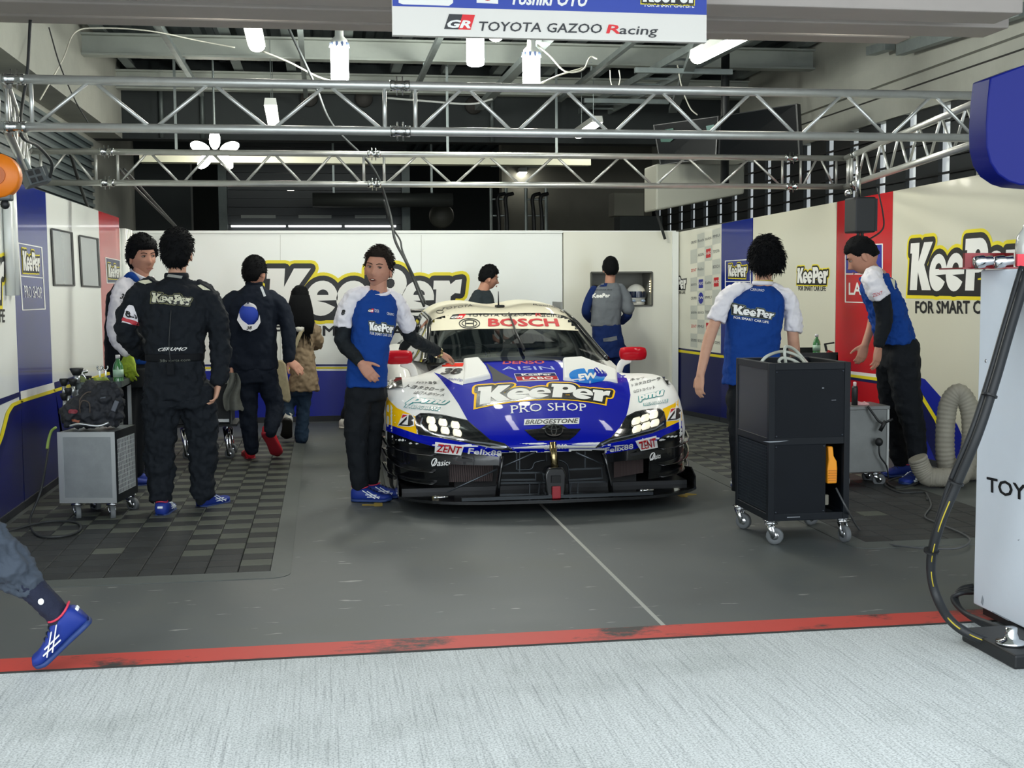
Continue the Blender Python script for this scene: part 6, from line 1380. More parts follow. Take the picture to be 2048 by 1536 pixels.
MB().box(P(526, 583, -.13), (.02, .006, .085), Matrix.Rotation(radians(-20), 3, 'Y')).build('lanyard_clip', SH_W, D.root)
# the cap
cp = P(498, 626, -.2); t = thing('baseball_cap', 'white and blue cap with 38 hanging on the dark jacket', 'cap', cp); Rc = face_dir(radians(0), radians(-60), radians(-12))
rows = []
for i in range(9):
    a = (pi / 2) * i / 8; rows.append([cp + Rc @ Vector((.075 * sin(a) * cos(k), .085 * sin(a) * sin(k), .085 * cos(a) - .02)) for k in np.linspace(0, 2 * pi, 22, endpoint=False)])
crown_rows = [[P(497, 630, -.15) + Vector((.08 * sin(a) * cos(k), -.075 * cos(a) * 1.0, .095 * sin(a) * sin(k))) for k in np.linspace(0, 2 * pi, 22, endpoint=False)] for a in np.linspace(.02, pi / 2, 9)]
MB().grid(crown_rows, True, True).build('crown', mat('cap_blue', '1C3CA8', .7), t, True)
bp2 = [(474, 640), (478, 626), (484, 640), (496, 650), (508, 649), (516, 640), (519, 630), (521, 645), (514, 657), (501, 663), (486, 659)]
fr_ = [P(x, y, -.2 - .03 * (y - 640) / 20) for x, y in bp2]; nb_ = len(fr_); bk3 = [p + Vector((0, .012, .002)) for p in fr_]
MB().add(fr_ + bk3, [tuple(range(nb_))[::-1], tuple(range(nb_, 2 * nb_))] + [(i, (i + 1) % nb_, nb_ + (i + 1) % nb_, nb_ + i) for i in range(nb_)]).build('brim', mat('cap_white', 'DAD9DC', .7), t)
MB().grid([[P(499, 618, -.165) + Vector((.06 * r * cos(k) - .01 * (1 - r), -.05 * (1.05 - r), .05 * r * sin(k) + .06 * (1 - r))) for k in np.linspace(0, 2 * pi, 18, endpoint=False)] for r in (.15, .4, .7, 1.)], True, True).build('back_panel', mat('cap_white'), t, True)
lay_text('lettering', '38', [(493, 660), (504, 659), (504, 652), (494, 653)], Surf(list(t.children)), I_BLACK, t, .004, 6, bold=.04, shear=.15)
# grey cloth he carries
c0 = P(465, 752, -.08); b = MB(); rows = []
for i in range(9):
    v = i / 8; row = []
    for j in range(9):
        u = j / 8 - .5; row.append(P(466 + u * (18 + 24 * v) + 4 * sin(7 * v), 745 + 76 * v + 10 * abs(u) * v * (1 if j % 2 else -.6), -.1 + .035 * sin(9 * u + 4 * v)))
    rows.append(row)
o = b.grid(rows).build('hanging_cloth', mat('cloth_grey', '6E716A', .9, noise=(20, '575A54', 1)), None, True); o.modifiers.new('t', 'SOLIDIFY').thickness = .008; o.modifiers.new('s', 'SUBSURF').levels = 1; o['label'] = 'crumpled grey cloth hanging beside the walking man'; o['category'] = 'cloth'

# ---- the woman in the beige coat ---------------------------------------------------
E_ = Fig('woman with long black hair in a beige coat walking away', 11.6, (590, 880)); P = E_.P
core, hd = Core(), MB(); limb(core, [P(601, 640), P(601, 622), P(600, 605)], [.06, .05, .048]); loft(core, [E_.sec(602, 740, 24, .08), E_.sec(602, 655, 24, .07)]); limb(core, [P(622, 650), P(636, 685, .05), P(628, 690, .25)], [.04, .034, .026]); limb(core, [P(582, 652), P(578, 690), P(578, 725, .1)], [.04, .034, .026])
add_hand(core, P(628, 690, .25), Vector((-.3, .9, .3)), Vector((1, 0, 0)), 1, .9); limb(core, [P(592, 770), P(578, 808), P(575, 838, -.15)], [.06, .045, .03]); limb(core, [P(608, 770), P(607, 812), P(604, 872)], [.06, .045, .03])
add_head(E_.root, P(600, 598), radians(168), radians(-12), 0, .95, dict(front=.06, side=-.08, back=-.1, vol=.016, spike=.02, n=120, lift=.1, seed=14), HAIR_B, hd, face=False); E_.body(core, hd, SKIN, .0075)
hb = MB(); loft(hb, [(P(600, 668, -.09), Vector((1, 0, 0)), Vector((0, -1, 0)), .115, .035), (P(600, 645, -.11), Vector((1, 0, 0)), Vector((0, -1, 0)), .135, .05), (P(600, 615, -.08), Vector((1, 0, 0)), Vector((0, -1, 0)), .115, .072), (P(600, 590, -.03), Vector((1, 0, 0)), Vector((0, -1, 0)), .088, .08)])
rr = random.Random(4)
for k in range(40): u = rr.uniform(-1, 1); x0 = 600 + 20 * u; hb.tube([P(x0, 640, -.13 + .03 * u * u), P(x0 + rr.uniform(-2, 3), 665, -.13 + .03 * u * u), P(x0 + rr.uniform(-3, 7), 675 + rr.uniform(0, 22) * (1 if u > .3 else .5), -.12)], [.006, .005, .001], 4)
hb.build('long_hair', HAIR_B, E_.root, True)
b = loft(MB(), [E_.sec(608, 781, 30, .15), E_.sec(607, 750, 27, .14), E_.sec(604, 710, 23, .115), E_.sec(603, 670, 24, .11), E_.sec(602, 650, 22, .095), E_.sec(601, 640, 13, .07)]); limb(b, [P(614, 648), P(628, 660, .0), P(636, 684, .05), P(629, 690, .22)], [.055, .058, .054, .045]); limb(b, [P(590, 650), P(582, 664), P(578, 692), P(578, 720, .08)], [.05, .055, .052, .045]); E_.part('coat', b, mat('coat_beige', '8E7A60', .8, noise=(12, '7A6850', 1)), .009, 4, (.06, .022))
E_.part('hood', limb(MB(), [P(584, 650, -.05), P(594, 656, -.11), P(606, 655, -.11), P(616, 646, -.05)], [.025, .04, .04, .025]), M_WSH, .008, 4, (.04, .012))
b = loft(MB(), [E_.sec(600, 790, 20, .10), E_.sec(600, 765, 21, .10)]); limb(b, [P(592, 775), P(578, 808), P(576, 832, -.12)], [.075, .06, .052]); limb(b, [P(609, 775), P(607, 815), P(604, 850), P(603, 876)], [.078, .062, .062, .066]); E_.part('jeans', b, CLOTH('denim', '24364A'), .0095, 4, (.06, .016))
g = G(601, 887); shoe(E_.root, g, g + Vector((.0, .25, 0)), M_WSH, M_WSH); shoe(E_.root, P(574, 840, -.2), P(571, 880, .05), M_WSH, M_DSOLE, up=(.1, .9, .3))
t = thing('tote_bag', 'cream tote bag slung over the beige coat', 'bag', P(570, 800, -.12))
b = MB(); b.prism([(-.05, 0), (.03, -.04), (.055, 0), (.06, .33), (.03, .36), (-.055, .35)], (P(570, 797, -.17), Vector((1, 0, 0)), Vector((-.14, 0, 1))), .06); b.build('pouch', mat('canvas_cream', 'A79C7E', .85, noise=(25, '8E8468', 1)), t, 'auto', bevel=.015); MB().tube(spline([P(576, 728, -.17), P(586, 703, -.17), P(600, 668, -.15), P(612, 645, -.11), P(616, 638, -.02)], 6), [(.018, .004)] * 25, 8).build('strap', mat('canvas_cream'), t, True)

# ---- the man behind the car roof ------------------------------------------------
F_ = Fig('man in dark grey tee in profile behind the car roof', 12.7, (968, 820)); P = F_.P
core, hd = Core(), MB(); limb(core, [P(962, 592), P(968, 578), P(972, 565)], [.07, .06, .055]); loft(core, [F_.sec(960, 700, 26, .1, pi / 2), F_.sec(962, 600, 26, .12, pi / 2)]); limb(core, [P(955, 600, -.12), P(965, 650, -.14), P(990, 680, -.1)], [.036, .034, .028]); limb(core, [P(975, 600, .2), P(990, 650, .2), P(1005, 675, .2)], [.036, .034, .028]); add_hand(core, P(990, 680, -.1), Vector((1, 0, -.3)), Vector((0, 0, 1)), 1, 1.); add_hand(core, P(1005, 675, .2), Vector((1, 0, -.3)), Vector((0, 0, 1)), -1, 1.)
limb(core, [P(965, 720), P(965, 780), P(963, 822)], [.06, .045, .032]); limb(core, [P(958, 720, .15), P(955, 780, .15), P(955, 820, .15)], [.06, .045, .032])
add_head(F_.root, P(978, 556), radians(92), radians(-10), 0, 1.0, dict(SHORT, front=.05, side=-.005, back=-.05, seed=21, vol=.016, top=.012, n=240), HAIR_B, hd); F_.body(core, hd, SKIN, .0075)
b = loft(MB(), [F_.sec(962, 705, 26, .19, 0), F_.sec(960, 650, 27, .19, 0), F_.sec(962, 610, 28, .2, 0), F_.sec(964, 592, 22, .16, 0), F_.sec(966, 580, 14, .08, 0)]); limb(b, [P(956, 592, -.1), P(952, 612, -.16), P(958, 640, -.18)], [.07, .08, .075]); F_.part('tee_shirt', b, GREY_T, .01, 6, (.09, .012))
b = loft(MB(), [F_.sec(962, 735, 24, .16), F_.sec(962, 700, 25, .17)]); limb(b, [P(966, 725, -.07), P(966, 775, -.07), P(964, 818, -.07)], [.1, .075, .06]); limb(b, [P(958, 725, .1), P(956, 775, .1), P(956, 818, .1)], [.1, .075, .06]); F_.part('trousers', b, M_BLACK, .012, 4)
for dy in (-.07, .1): g = P(960, 800, dy); g.z = 0; shoe(F_.root, g + Vector((-.07, 0, 0)), g + Vector((.2, 0, 0)), M_DSOLE, M_WSH)

# ---- the man in the grey work shirt by the niche -----------------------------------
H_ = Fig('man in grey work shirt and navy trousers facing the helmet niche', 12.85, (1218, 830)); P = H_.P
core, hd = Core(), MB(); limb(core, [P(1220, 580), P(1220, 566), P(1221, 552)], [.065, .056, .054]); loft(core, [H_.sec(1214, 665, 26, .09), H_.sec(1214, 590, 28, .08)]); limb(core, [P(1184, 586), P(1172, 622), P(1188, 640, .2)], [.034, .032, .026]); limb(core, [P(1246, 584), P(1258, 625), P(1240, 645, .2)], [.034, .032, .026]); add_hand(core, P(1188, 640, .2), Vector((.3, .9, 0)), Vector((0, 0, 1)), 1, 1.); add_hand(core, P(1240, 645, .2), Vector((-.3, .9, 0)), Vector((0, 0, 1)), -1, 1.)
limb(core, [P(1204, 690), P(1206, 760), P(1208, 822)], [.06, .045, .032]); limb(core, [P(1236, 690), P(1244, 760), P(1248, 820)], [.06, .045, .032])
add_head(H_.root, P(1221, 537), radians(176), radians(-6), 0, .98, dict(front=.05, side=-.03, back=-.075, vol=.016, spike=.012, n=160, lift=.1, seed=31), HAIR_B, hd, face=False); H_.body(core, hd, SKIN, .0075)
b = loft(MB(), [H_.sec(1211, 652, 30, .12), H_.sec(1212, 620, 31, .125), H_.sec(1214, 592, 33, .12), H_.sec(1216, 576, 27, .1), H_.sec(1219, 566, 15, .075)]); limb(b, [P(1240, 578), P(1250, 594), P(1257, 618, -.02)], [.06, .066, .068]); gs = H_.part('work_shirt', b, CLOTH('work_grey', '6E7378'), .0095, 6, (.09, .01))
for pts in ([P(1188, 580), P(1178, 600), P(1172, 624), P(1182, 638, .15)], [P(1248, 612, .04), P(1256, 628), P(1244, 642, .15)]): H_.part('sleeve', limb(MB(), pts, [.05] * 4 if len(pts) == 4 else [.055, .05, .045]), M_NAVY, .009, 4)
b = loft(MB(), [H_.sec(1218, 715, 35, .13), H_.sec(1216, 685, 33, .13), H_.sec(1212, 648, 29, .115)]); limb(b, [P(1203, 705), P(1206, 765), P(1208, 818)], [.105, .085, .07]); limb(b, [P(1238, 705), P(1246, 765), P(1249, 818)], [.105, .085, .07]); wt = H_.part('work_trousers', b, M_NAVY, .0105, 5, (.08, .014))
lay_poly('pocket_flap', [(1206, 677), (1233, 672), (1234, 680), (1222, 683), (1207, 683)], Surf([wt]), CLOTH('work_grey'), H_.root, .006, 8); SH = Surf([gs]); lay_text('lettering', 'KeePer', [(1185, 596), (1219, 595), (1221, 587), (1184, 587)], SH, I_WHITE, H_.root, .005, 8, bold=.05); lay_poly('shirt_tag', [(1199, 574), (1213, 573), (1215, 567), (1202, 567)], SH, M_NAVY, H_.root, .005, 6); lay_text('lettering', 'Professional shop', [(1186, 582), (1224, 581), (1224, 578), (1186, 579)], SH, M_DNAVY, H_.root, .004, 12)
for px in (1206, 1248): g = P(px, 800); g.z = 0; shoe(H_.root, g + Vector((0, -.07, 0)), g + Vector((.03, .2, 0)), M_DSOLE, M_DSOLE)

# ---- the curly-haired man behind the black cart -----------------------------------
K_ = Fig('curly-haired man in blue and white team shirt behind the black cart', 8.25, (1510, 1000)); P = K_.P
core, hd = Core(), MB(); sL, sR = P(1452, 592), P(1580, 604); eL, wL = P(1420, 672, .0), P(1401, 748, -.05); eR, wR = P(1588, 694, .02), P(1592, 715, .28)
limb(core, [P(1526, 585), P(1526, 566), P(1528, 545)], [.07, .058, .055]); loft(core, [K_.sec(1506, 770, 46, .09), K_.sec(1512, 600, 48, .08)]); limb(core, [sL, eL, wL], [.038, .042, .030]); limb(core, [sR, eR, wR], [.038, .042, .03]); add_hand(core, wL, P(1397, 785, -.06) - wL, Vector((-.55, -.3, 0)), 1, 1.05, (.25, .45, .35)); add_hand(core, wR, Vector((-.1, .9, -.2)), Vector((0, 0, 1)), -1, 1.)
limb(core, [P(1482, 800), P(1484, 890), P(1485, 985)], [.06, .045, .032]); limb(core, [P(1535, 800), P(1535, 890), P(1535, 985)], [.06, .045, .032])
add_head(K_.root, P(1533, 521), radians(165), radians(-2), radians(3), 1.1, dict(front=.03, side=-.055, back=-.08, vol=.030, spike=.045, n=800, lift=.3, top=.006, rough=.014, seed=41), HAIR_B, hd, face=False); K_.body(core, hd, SKIN_L, .0062)
b = loft(MB(), [K_.sec(1503, 767, 61, .135), K_.sec(1503, 730, 58, .13), K_.sec(1505, 680, 58, .13), K_.sec(1510, 630, 61, .13), K_.sec(1513, 600, 58, .12), K_.sec(1518, 584, 42, .095), K_.sec(1523, 572, 24, .072)]); ks = K_.part('shirt', b, M_BLUE, .008, 6, (.07, .013))
for pts, rs in (([P(1494, 576, .01), P(1466, 584), P(1450, 600), P(1438, 625), P(1432, 642)], [.046, .058, .060, .068, .068]), ([P(1548, 578, .01), P(1572, 594), P(1583, 620), P(1587, 652), P(1586, 664)], [.046, .057, .060, .066, .066])): K_.part('sleeve', limb(MB(), pts, rs, 14, False), M_WSLEEVE, .008, 4, (.05, .016))
MB().tube([P(1525, 567, .0) + Vector((.066 * cos(a), .058 * sin(a), .004)) for a in np.linspace(0, 2 * pi, 24, endpoint=False)], [(.016, .009)] * 24, 8, closed=True).build('collar', M_WSLEEVE, K_.root, True); MB().tube([P(1527, 562, .0) + Vector((.062 * cos(a), .056 * sin(a), 0)) for a in np.linspace(0, 2 * pi, 24, endpoint=False)], .0065, 6, closed=True).build('lanyard', mat('lanyard_yellow', 'C8B04A', .7), K_.root, True)
b = loft(MB(), [K_.sec(1508, 800, 52, .125), K_.sec(1506, 760, 52, .125)]); limb(b, [P(1482, 795), P(1484, 885), P(1485, 985)], [.11, .09, .07]); limb(b, [P(1535, 795), P(1535, 885), P(1535, 985)], [.11, .09, .07]); K_.part('trousers', b, M_BLACK, .011, 5, (.08, .014))
SK = Surf([ks]); logo('logo_print', [(1466, 627), (1545, 638), (1549, 624), (1466, 609)], SK, K_.root, .007, 6, border=mat('print_grey_green'), dark=I_BLACK); lay_text('lettering', 'FOR SMART CAR LIFE', [(1468, 637), (1537, 647), (1537, 642), (1468, 632)], SK, I_WHITE, K_.root, .004, 12, bold=.02); lay_text('lettering', 'CERUMO', [(1501, 582), (1528, 584), (1528, 579), (1501, 577)], SK, I_WHITE, K_.root, .004, 12, shear=.3)
for px in (1485, 1535): g = P(px, 950); g.z = 0; shoe(K_.root, g + Vector((0, -.08, 0)), g + Vector((.02, .19, 0)), M_SHOE, M_SOLE, logo_m=SH_W, collar=SH_R, tab=SH_W)

# ---- the man bending forward at the right --------------------------------------------
N_ = Fig('man in team shirt with black sleeve bending forward before the red panel', 8.38, (1800, 960)); P = N_.P
core, hd = Core(), MB(); sN = P(1752, 560, -.18); eN, wN = P(1770, 638, -.2), P(1757, 693, -.24)
limb(core, [P(1756, 555), P(1743, 542), P(1734, 525)], [.07, .06, .056]); loft(core, [N_.sec(1795, 690, 34, .12), N_.sec(1762, 580, 30, .13)]); limb(core, [sN, eN, wN], [.038, .042, .030]); limb(core, [P(1752, 560, .2), P(1745, 640, .22), P(1730, 690, .2)], [.036, .034, .028]); add_hand(core, wN, P(1752, 735, -.25) - wN, Vector((.45, -.8, 0)), -1, 1.05, (.2, .4, .35)); add_hand(core, P(1730, 690, .2), Vector((-.3, 0, -1)), Vector((0, -1, 0)), 1, 1.)
limb(core, [P(1800, 710), P(1818, 800), P(1836, 910)], [.06, .045, .032]); limb(core, [P(1785, 720, .15), P(1800, 820, .25), P(1800, 930, .25)], [.06, .045, .032])
add_head(N_.root, P(1724, 512), radians(-112), radians(-28), 0, 1.15, dict(front=.05, side=.004, back=-.04, vol=.011, spike=.01, n=200, lift=.15, seed=51), HAIR_B, hd); N_.body(core, hd, SKIN, .0062)
AX = 0.
b = loft(MB(), [N_.sec(1792, 688, 40, .15), N_.sec(1783, 650, 40, .15), N_.sec(1770, 610, 38, .165), N_.sec(1759, 580, 34, .175), N_.sec(1754, 560, 30, .16), N_.sec(1752, 548, 22, .09)], e=2.2); ns = N_.part('shirt', b, M_BLUE, .008, 6, (.05, .02))
N_.part('sleeve', limb(MB(), [P(1750, 545, -.06), P(1744, 558, -.16), P(1752, 578, -.2), P(1762, 596, -.21)], [.055, .072, .074, .072], 14, False), M_WSLEEVE, .008, 4, (.05, .016)); N_.part('undersleeve', limb(MB(), [P(1761, 590, -.2), P(1769, 638, -.21), P(1758, 688, -.24)], [.066, .06, .042]), M_BLACK, .008, 5, (.05, .008)); N_.part('sleeve', limb(MB(), [P(1752, 548, .1), P(1748, 565, .2), P(1746, 600, .22)], [.05, .07, .07]), M_WSLEEVE, .01, 4)
b = loft(MB(), [N_.sec(1800, 735, 36, .15), N_.sec(1802, 700, 36, .155), N_.sec(1798, 675, 32, .14)]); limb(b, [P(1806, 715, -.06), P(1815, 800, -.06), P(1832, 880, -.05), P(1836, 912, -.05)], [.125, .10, .075, .068]); limb(b, [P(1784, 725, .12), P(1785, 815, .22), P(1800, 920, .25)], [.12, .09, .065]); N_.part('trousers', b, M_BLACK, .0105, 5, (.08, .016))
SN = Surf([o for o in N_.root.children if o.name.startswith('sleeve')]); lay_text('lettering', 'ZENT', [(1747, 594), (1765, 588), (1764, 582), (1745, 588)], SN, BOSCH_R, N_.root, .005, 8); lay_poly('logo_patch', [(1789, 579), (1799, 573), (1790, 556), (1780, 558)], Surf([ns]), OFFW, N_.root, .005, 6)
g = P(1838, 940, -.05); g.z = 0; shoe(N_.root, g + Vector((.03, 0, 0)), g + Vector((-.2, -.14, 0)), M_SHOE, M_SOLE, logo_m=SH_W, collar=SH_R); g = P(1808, 940, .25); g.z = 0; shoe(N_.root, g + Vector((.06, 0, 0)), g + Vector((-.2, -.05, 0)), M_SHOE, M_SOLE, collar=SH_R)

# ---- the person mostly hidden behind the leaning man ----------------------------------
Q_ = Fig('person in black with white trainers hidden behind the leaning man', 12.8, (712, 850)); P = Q_.P
core, hd = Core(), MB(); limb(core, [P(756, 612), P(756, 597), P(757, 585)], [.06, .05, .05]); loft(core, [Q_.sec(752, 690, 26, .09), Q_.sec(752, 615, 28, .08)]); limb(core, [P(730, 616), P(726, 650), P(738, 672, -.1)], [.034, .032, .026]); limb(core, [P(774, 616), P(780, 650), P(766, 672, -.1)], [.034, .032, .026]); add_hand(core, P(738, 672, -.1), Vector((.9, -.1, 0)), Vector((0, -1, 0)), 1, 1.); add_hand(core, P(766, 672, -.1), Vector((-.9, -.1, 0)), Vector((0, -1, 0)), -1, 1.); limb(core, [P(738, 720), P(716, 780), P(692, 835)], [.06, .045, .032]); limb(core, [P(744, 720), P(744, 780), P(742, 838)], [.06, .045, .032])
add_head(Q_.root, P(757, 566), radians(30), 0, 0, .95, dict(SHORT, seed=61), HAIR_B, hd, face=True); Q_.body(core, hd, SKIN, .009)
b = loft(MB(), [Q_.sec(752, 700, 28, .12), Q_.sec(752, 650, 29, .12), Q_.sec(752, 612, 30, .11), Q_.sec(752, 600, 20, .09)]); limb(b, [P(734, 612), P(729, 630), P(727, 652), P(737, 670, -.09)], [.06, .06, .055, .045]); limb(b, [P(770, 612), P(776, 630), P(779, 652), P(765, 670, -.09)], [.06, .06, .055, .045]); Q_.part('jacket', b, M_BLACK, .011, 5)
b = loft(MB(), [Q_.sec(752, 735, 26, .11), Q_.sec(752, 695, 27, .11)]); limb(b, [P(738, 725), P(716, 780), P(693, 830)], [.1, .08, .065]); limb(b, [P(746, 725), P(744, 780), P(743, 835)], [.1, .08, .06]); Q_.part('trousers', b, M_BLACK, .012, 4)
g = G(690, 857); shoe(Q_.root, g + Vector((-.05, .02, 0)), g + Vector((.2, -.1, 0)), M_WSH, M_WSH); shoe(Q_.root, g + Vector((.25, .1, 0)), g + Vector((.45, -.08, 0)), M_WSH, M_WSH)

# ---- the runner leaving the frame at the left ---------------------------------------
R_ = Fig('runner in grey trousers leaving at the left edge, only one leg in view', 4.80, base=(-1.6, 4.8)); P = R_.P
core, hd = Core(), MB(); kn, an = P(-30, 1082), P(112, 1226); hip = P(-150, 890)
limb(core, [hip, kn, an], [.07, .052, .04]); limb(core, [hip + Vector((0, .16, 0)), P(-330, 1030, .16), P(-330, 1230, .16)], [.06, .045, .032]); lo_ = lambda px, py, hw, ry: R_.sec(px, py, hw, ry)
loft(core, [lo_(-160, 900, 45, .15), lo_(-190, 760, 45, .16), lo_(-215, 660, 45, .17)]); limb(core, [P(-215, 650, .08), P(-228, 610, .08), P(-235, 580, .08)], [.065, .058, .055]); limb(core, [P(-205, 680, -.12), P(-170, 800, -.16), P(-260, 860, -.16)], [.034, .032, .026]); limb(core, [P(-215, 680, .28), P(-240, 800, .3), P(-330, 790, .3)], [.034, .032, .026]); add_hand(core, P(-260, 860, -.16), Vector((-.8, 0, .3)), Vector((0, -1, 0)), 1, 1., (.7, .8, .6)); add_hand(core, P(-330, 790, .3), Vector((-.8, 0, .3)), Vector((0, 1, 0)), 1, 1., (.7, .8, .6))
add_head(R_.root, P(-240, 540, .08), radians(-90), radians(-4), 0, 1., dict(SHORT, seed=71), HAIR_B, hd); R_.body(core, hd, SKIN, .009)
b = loft(MB(), [lo_(-165, 905, 62, .18), lo_(-185, 780, 60, .18), lo_(-210, 680, 62, .2), lo_(-217, 640, 35, .12)]); limb(b, [P(-210, 670, -.1), P(-190, 740, -.16), P(-172, 790, -.17)], [.07, .07, .068]); limb(b, [P(-215, 670, .28), P(-225, 740, .32), P(-238, 790, .32)], [.07, .07, .068]); R_.part('shirt', b, M_BLUE, .012, 5)
M_TG = CLOTH('trouser_grey', '3E4651')
b = loft(MB(), [lo_(-150, 960, 62, .16), lo_(-160, 880, 60, .17)]); limb(b, [P(-135, 905), P(-40, 1085), P(15, 1128), P(52, 1166)], [.125, .10, .09, .066]); limb(b, [P(-175, 905, .16), P(-325, 1030, .16), P(-330, 1200, .16)], [.12, .095, .07]); R_.part('trousers', b, M_TG, .008, 4, (.06, .028))
R_.part('sock', limb(MB(), [P(50, 1162), P(85, 1196), P(118, 1232), P(122, 1245)], [.053, .049, .045, .046]), mat('sock_navy', '141A30', .9, bump=(140, .3)), .006, 4, (.03, .005))
lay_poly('sock_badge', ell(82, 1203, 6, 6, 18), Surf([o for o in R_.root.children if o.name.startswith('sock')]), SH_W, R_.root, .003, 4)
th_, tt_ = P(184, 1244), P(82, 1352); tt_.z = max(tt_.z, .004); so = shoe(R_.root, th_, tt_, M_SHOE, M_SOLE, up=(-.75, -.12, .62), w=.05, h=.098, logo_m=SH_W, collar=SH_R, tab=SH_W)
g = P(-330, 1230, .16); g.z = 0; shoe(R_.root, g + Vector((.06, 0, 0)), g + Vector((-.2, 0, 0)), M_SHOE, M_SOLE, logo_m=SH_W, collar=SH_R)
# ================================================================== MATS, CARTS, TOOLS AND HOSES
def ribbed(name, c, sc=70, rough=.55):
    m, nt, b, L = node_mat(name); tc = nt.nodes.new('ShaderNodeTexCoord'); w = nt.nodes.new('ShaderNodeTexWave'); w.wave_type = 'BANDS'; w.bands_direction = 'DIAGONAL'; w.inputs['Scale'].default_value = sc
    L(tc.outputs['Object'], w.inputs['Vector']); bp = nt.nodes.new('ShaderNodeBump'); bp.inputs['Strength'].default_value = .6; bp.inputs['Distance'].default_value = .004; L(w.outputs['Fac'], bp.inputs['Height']); L(bp.outputs['Normal'], b.inputs['Normal'])
    n = nt.nodes.new('ShaderNodeTexNoise'); n.inputs['Scale'].default_value = 1.5; L(tc.outputs['Object'], n.inputs['Vector']); c1 = lin(c); r = ramp(nt, [(.35, c), (.7, c)]); r.color_ramp.elements[1].color = (*[v * 1.35 for v in c1], 1); L(n.outputs['Fac'], r.inputs['Fac']); L(r.outputs['Color'], b.inputs['Base Color']); b.inputs['Roughness'].default_value = rough
    return m
T_DARK, T_LIGHT, T_WORN, T_EDGE = ribbed('mat_tile_black', '15191B'), ribbed('mat_tile_grey', '4A4E45'), ribbed('mat_tile_grimy', '1E2224'), mat('mat_edge', '4E5350', .6, noise=(3, '434846', 1))
def floor_mat(label, xs, ys, edge_x, front_edge, tw, tl, prob, worn):
    """interlocking tiles; xs/ys ranges of the tiled field; a sloping rubber edge on the open sides"""
    t = thing('floor_mat', label, 'floor mat', ((xs[0] + xs[1]) / 2, (ys[0] + ys[1]) / 2, 0))
    h = .016
    b = MB(); g = .0012; w2, l2, e = tw / 2 - g, tl / 2 - g, .004
    b.add([(-w2, -l2, 0), (w2, -l2, 0), (w2, l2, 0), (-w2, l2, 0), (-w2, -l2, h - e), (w2, -l2, h - e), (w2, l2, h - e), (-w2, l2, h - e), (-w2 + e, -l2 + e, h), (w2 - e, -l2 + e, h), (w2 - e, l2 - e, h), (-w2 + e, l2 - e, h)],
          [(0, 1, 5, 4), (1, 2, 6, 5), (2, 3, 7, 6), (3, 0, 4, 7), (4, 5, 9, 8), (5, 6, 10, 9), (6, 7, 11, 10), (7, 4, 8, 11), (8, 9, 10, 11)])
    me = {k: b.mesh('mat_tile') for k in 'dlw'}; me['w'].materials.append(T_WORN); me['d'].materials.append(T_DARK); me['l'].materials.append(T_LIGHT)
    nx, ny = int((xs[1] - xs[0]) / tw + .5), int((ys[1] - ys[0]) / tl + .5); cells = []
    for j in range(ny):
        for i in range(nx): cells.append((ys[0] + (j + .5) * tl, xs[0] + (i + .5) * tw, ('w' if worn(xs[0] + (i + .5) * tw, ys[0] + (j + .5) * tl) else 'l') if (i + j) % 2 == prob else 'd'))
    cells.sort(); rest = MB()
    for k, (y, x, c) in enumerate(cells):
        if k < 300:
            o = bpy.data.objects.new('mat_tile', me[c]); put(o, t); o.location = (x, y, 0)
        else:
            rest.mi(0 if c == 'd' else 1).add([(v[0] + x, v[1] + y, v[2]) for v in b.v], b.f)
    if rest.v: rest.build('mat_tile_field', [T_DARK, T_LIGHT], t, kind='stuff')
    W = .1
    xe = edge_x; s = 1 if xe > (xs[0] + xs[1]) / 2 else -1
    MB().add([(xe, ys[0], 0), (xe, ys[1], 0), (xe, ys[1], h), (xe, ys[0], h), (xe + s * W, ys[0], .0), (xe + s * W, ys[1], .0), (xe + s * W, ys[1], .003), (xe + s * W, ys[0], .003)], [(3, 2, 6, 7), (0, 4, 5, 1), (4, 7, 6, 5), (0, 3, 7, 4), (1, 5, 6, 2)]).build('edge_ramp', T_EDGE, t)
    far = xs[0] if s > 0 else xs[1]
    MB().add([(far, ys[0], 0), (xe, ys[0], 0), (xe, ys[0], h), (far, ys[0], h), (far, ys[0] - W, 0), (xe, ys[0] - W, 0), (xe, ys[0] - W, .003), (far, ys[0] - W, .003)], [(3, 2, 6, 7), (4, 7, 6, 5), (1, 5, 6, 2), (0, 3, 7, 4)]).build('edge_ramp', T_EDGE, t)
    pts = [(xe, ys[0], h)] + [(xe + s * W * sin(a), ys[0] - W * cos(a), .003) for a in np.linspace(0, pi / 2, 8)]
    MB().add(pts + [(p[0], p[1], 0) for p in pts[1:]], [(0, i, i + 1) for i in range(1, 8)] + [(i, i + 8, i + 9, i + 1) for i in range(1, 8)]).build('edge_corner', T_EDGE, t)
    return t
floor_mat('large dark chequered floor mat beside the left panels', (-1.94, -.29), (6.27, 12.15), -.29, True, .165, .147, 0, lambda x, y: y < 7.5 - .75 * max(0, (x + 1.0)) * 2.2 and x < -.35 and random.random() < .93)
floor_mat('dark chequered floor mat beside the right panels', (2.97, 4.125), (6.37, 12.25), 2.97, True, .165, .147, 1, lambda x, y: y < 8.6 and random.random() < .95)

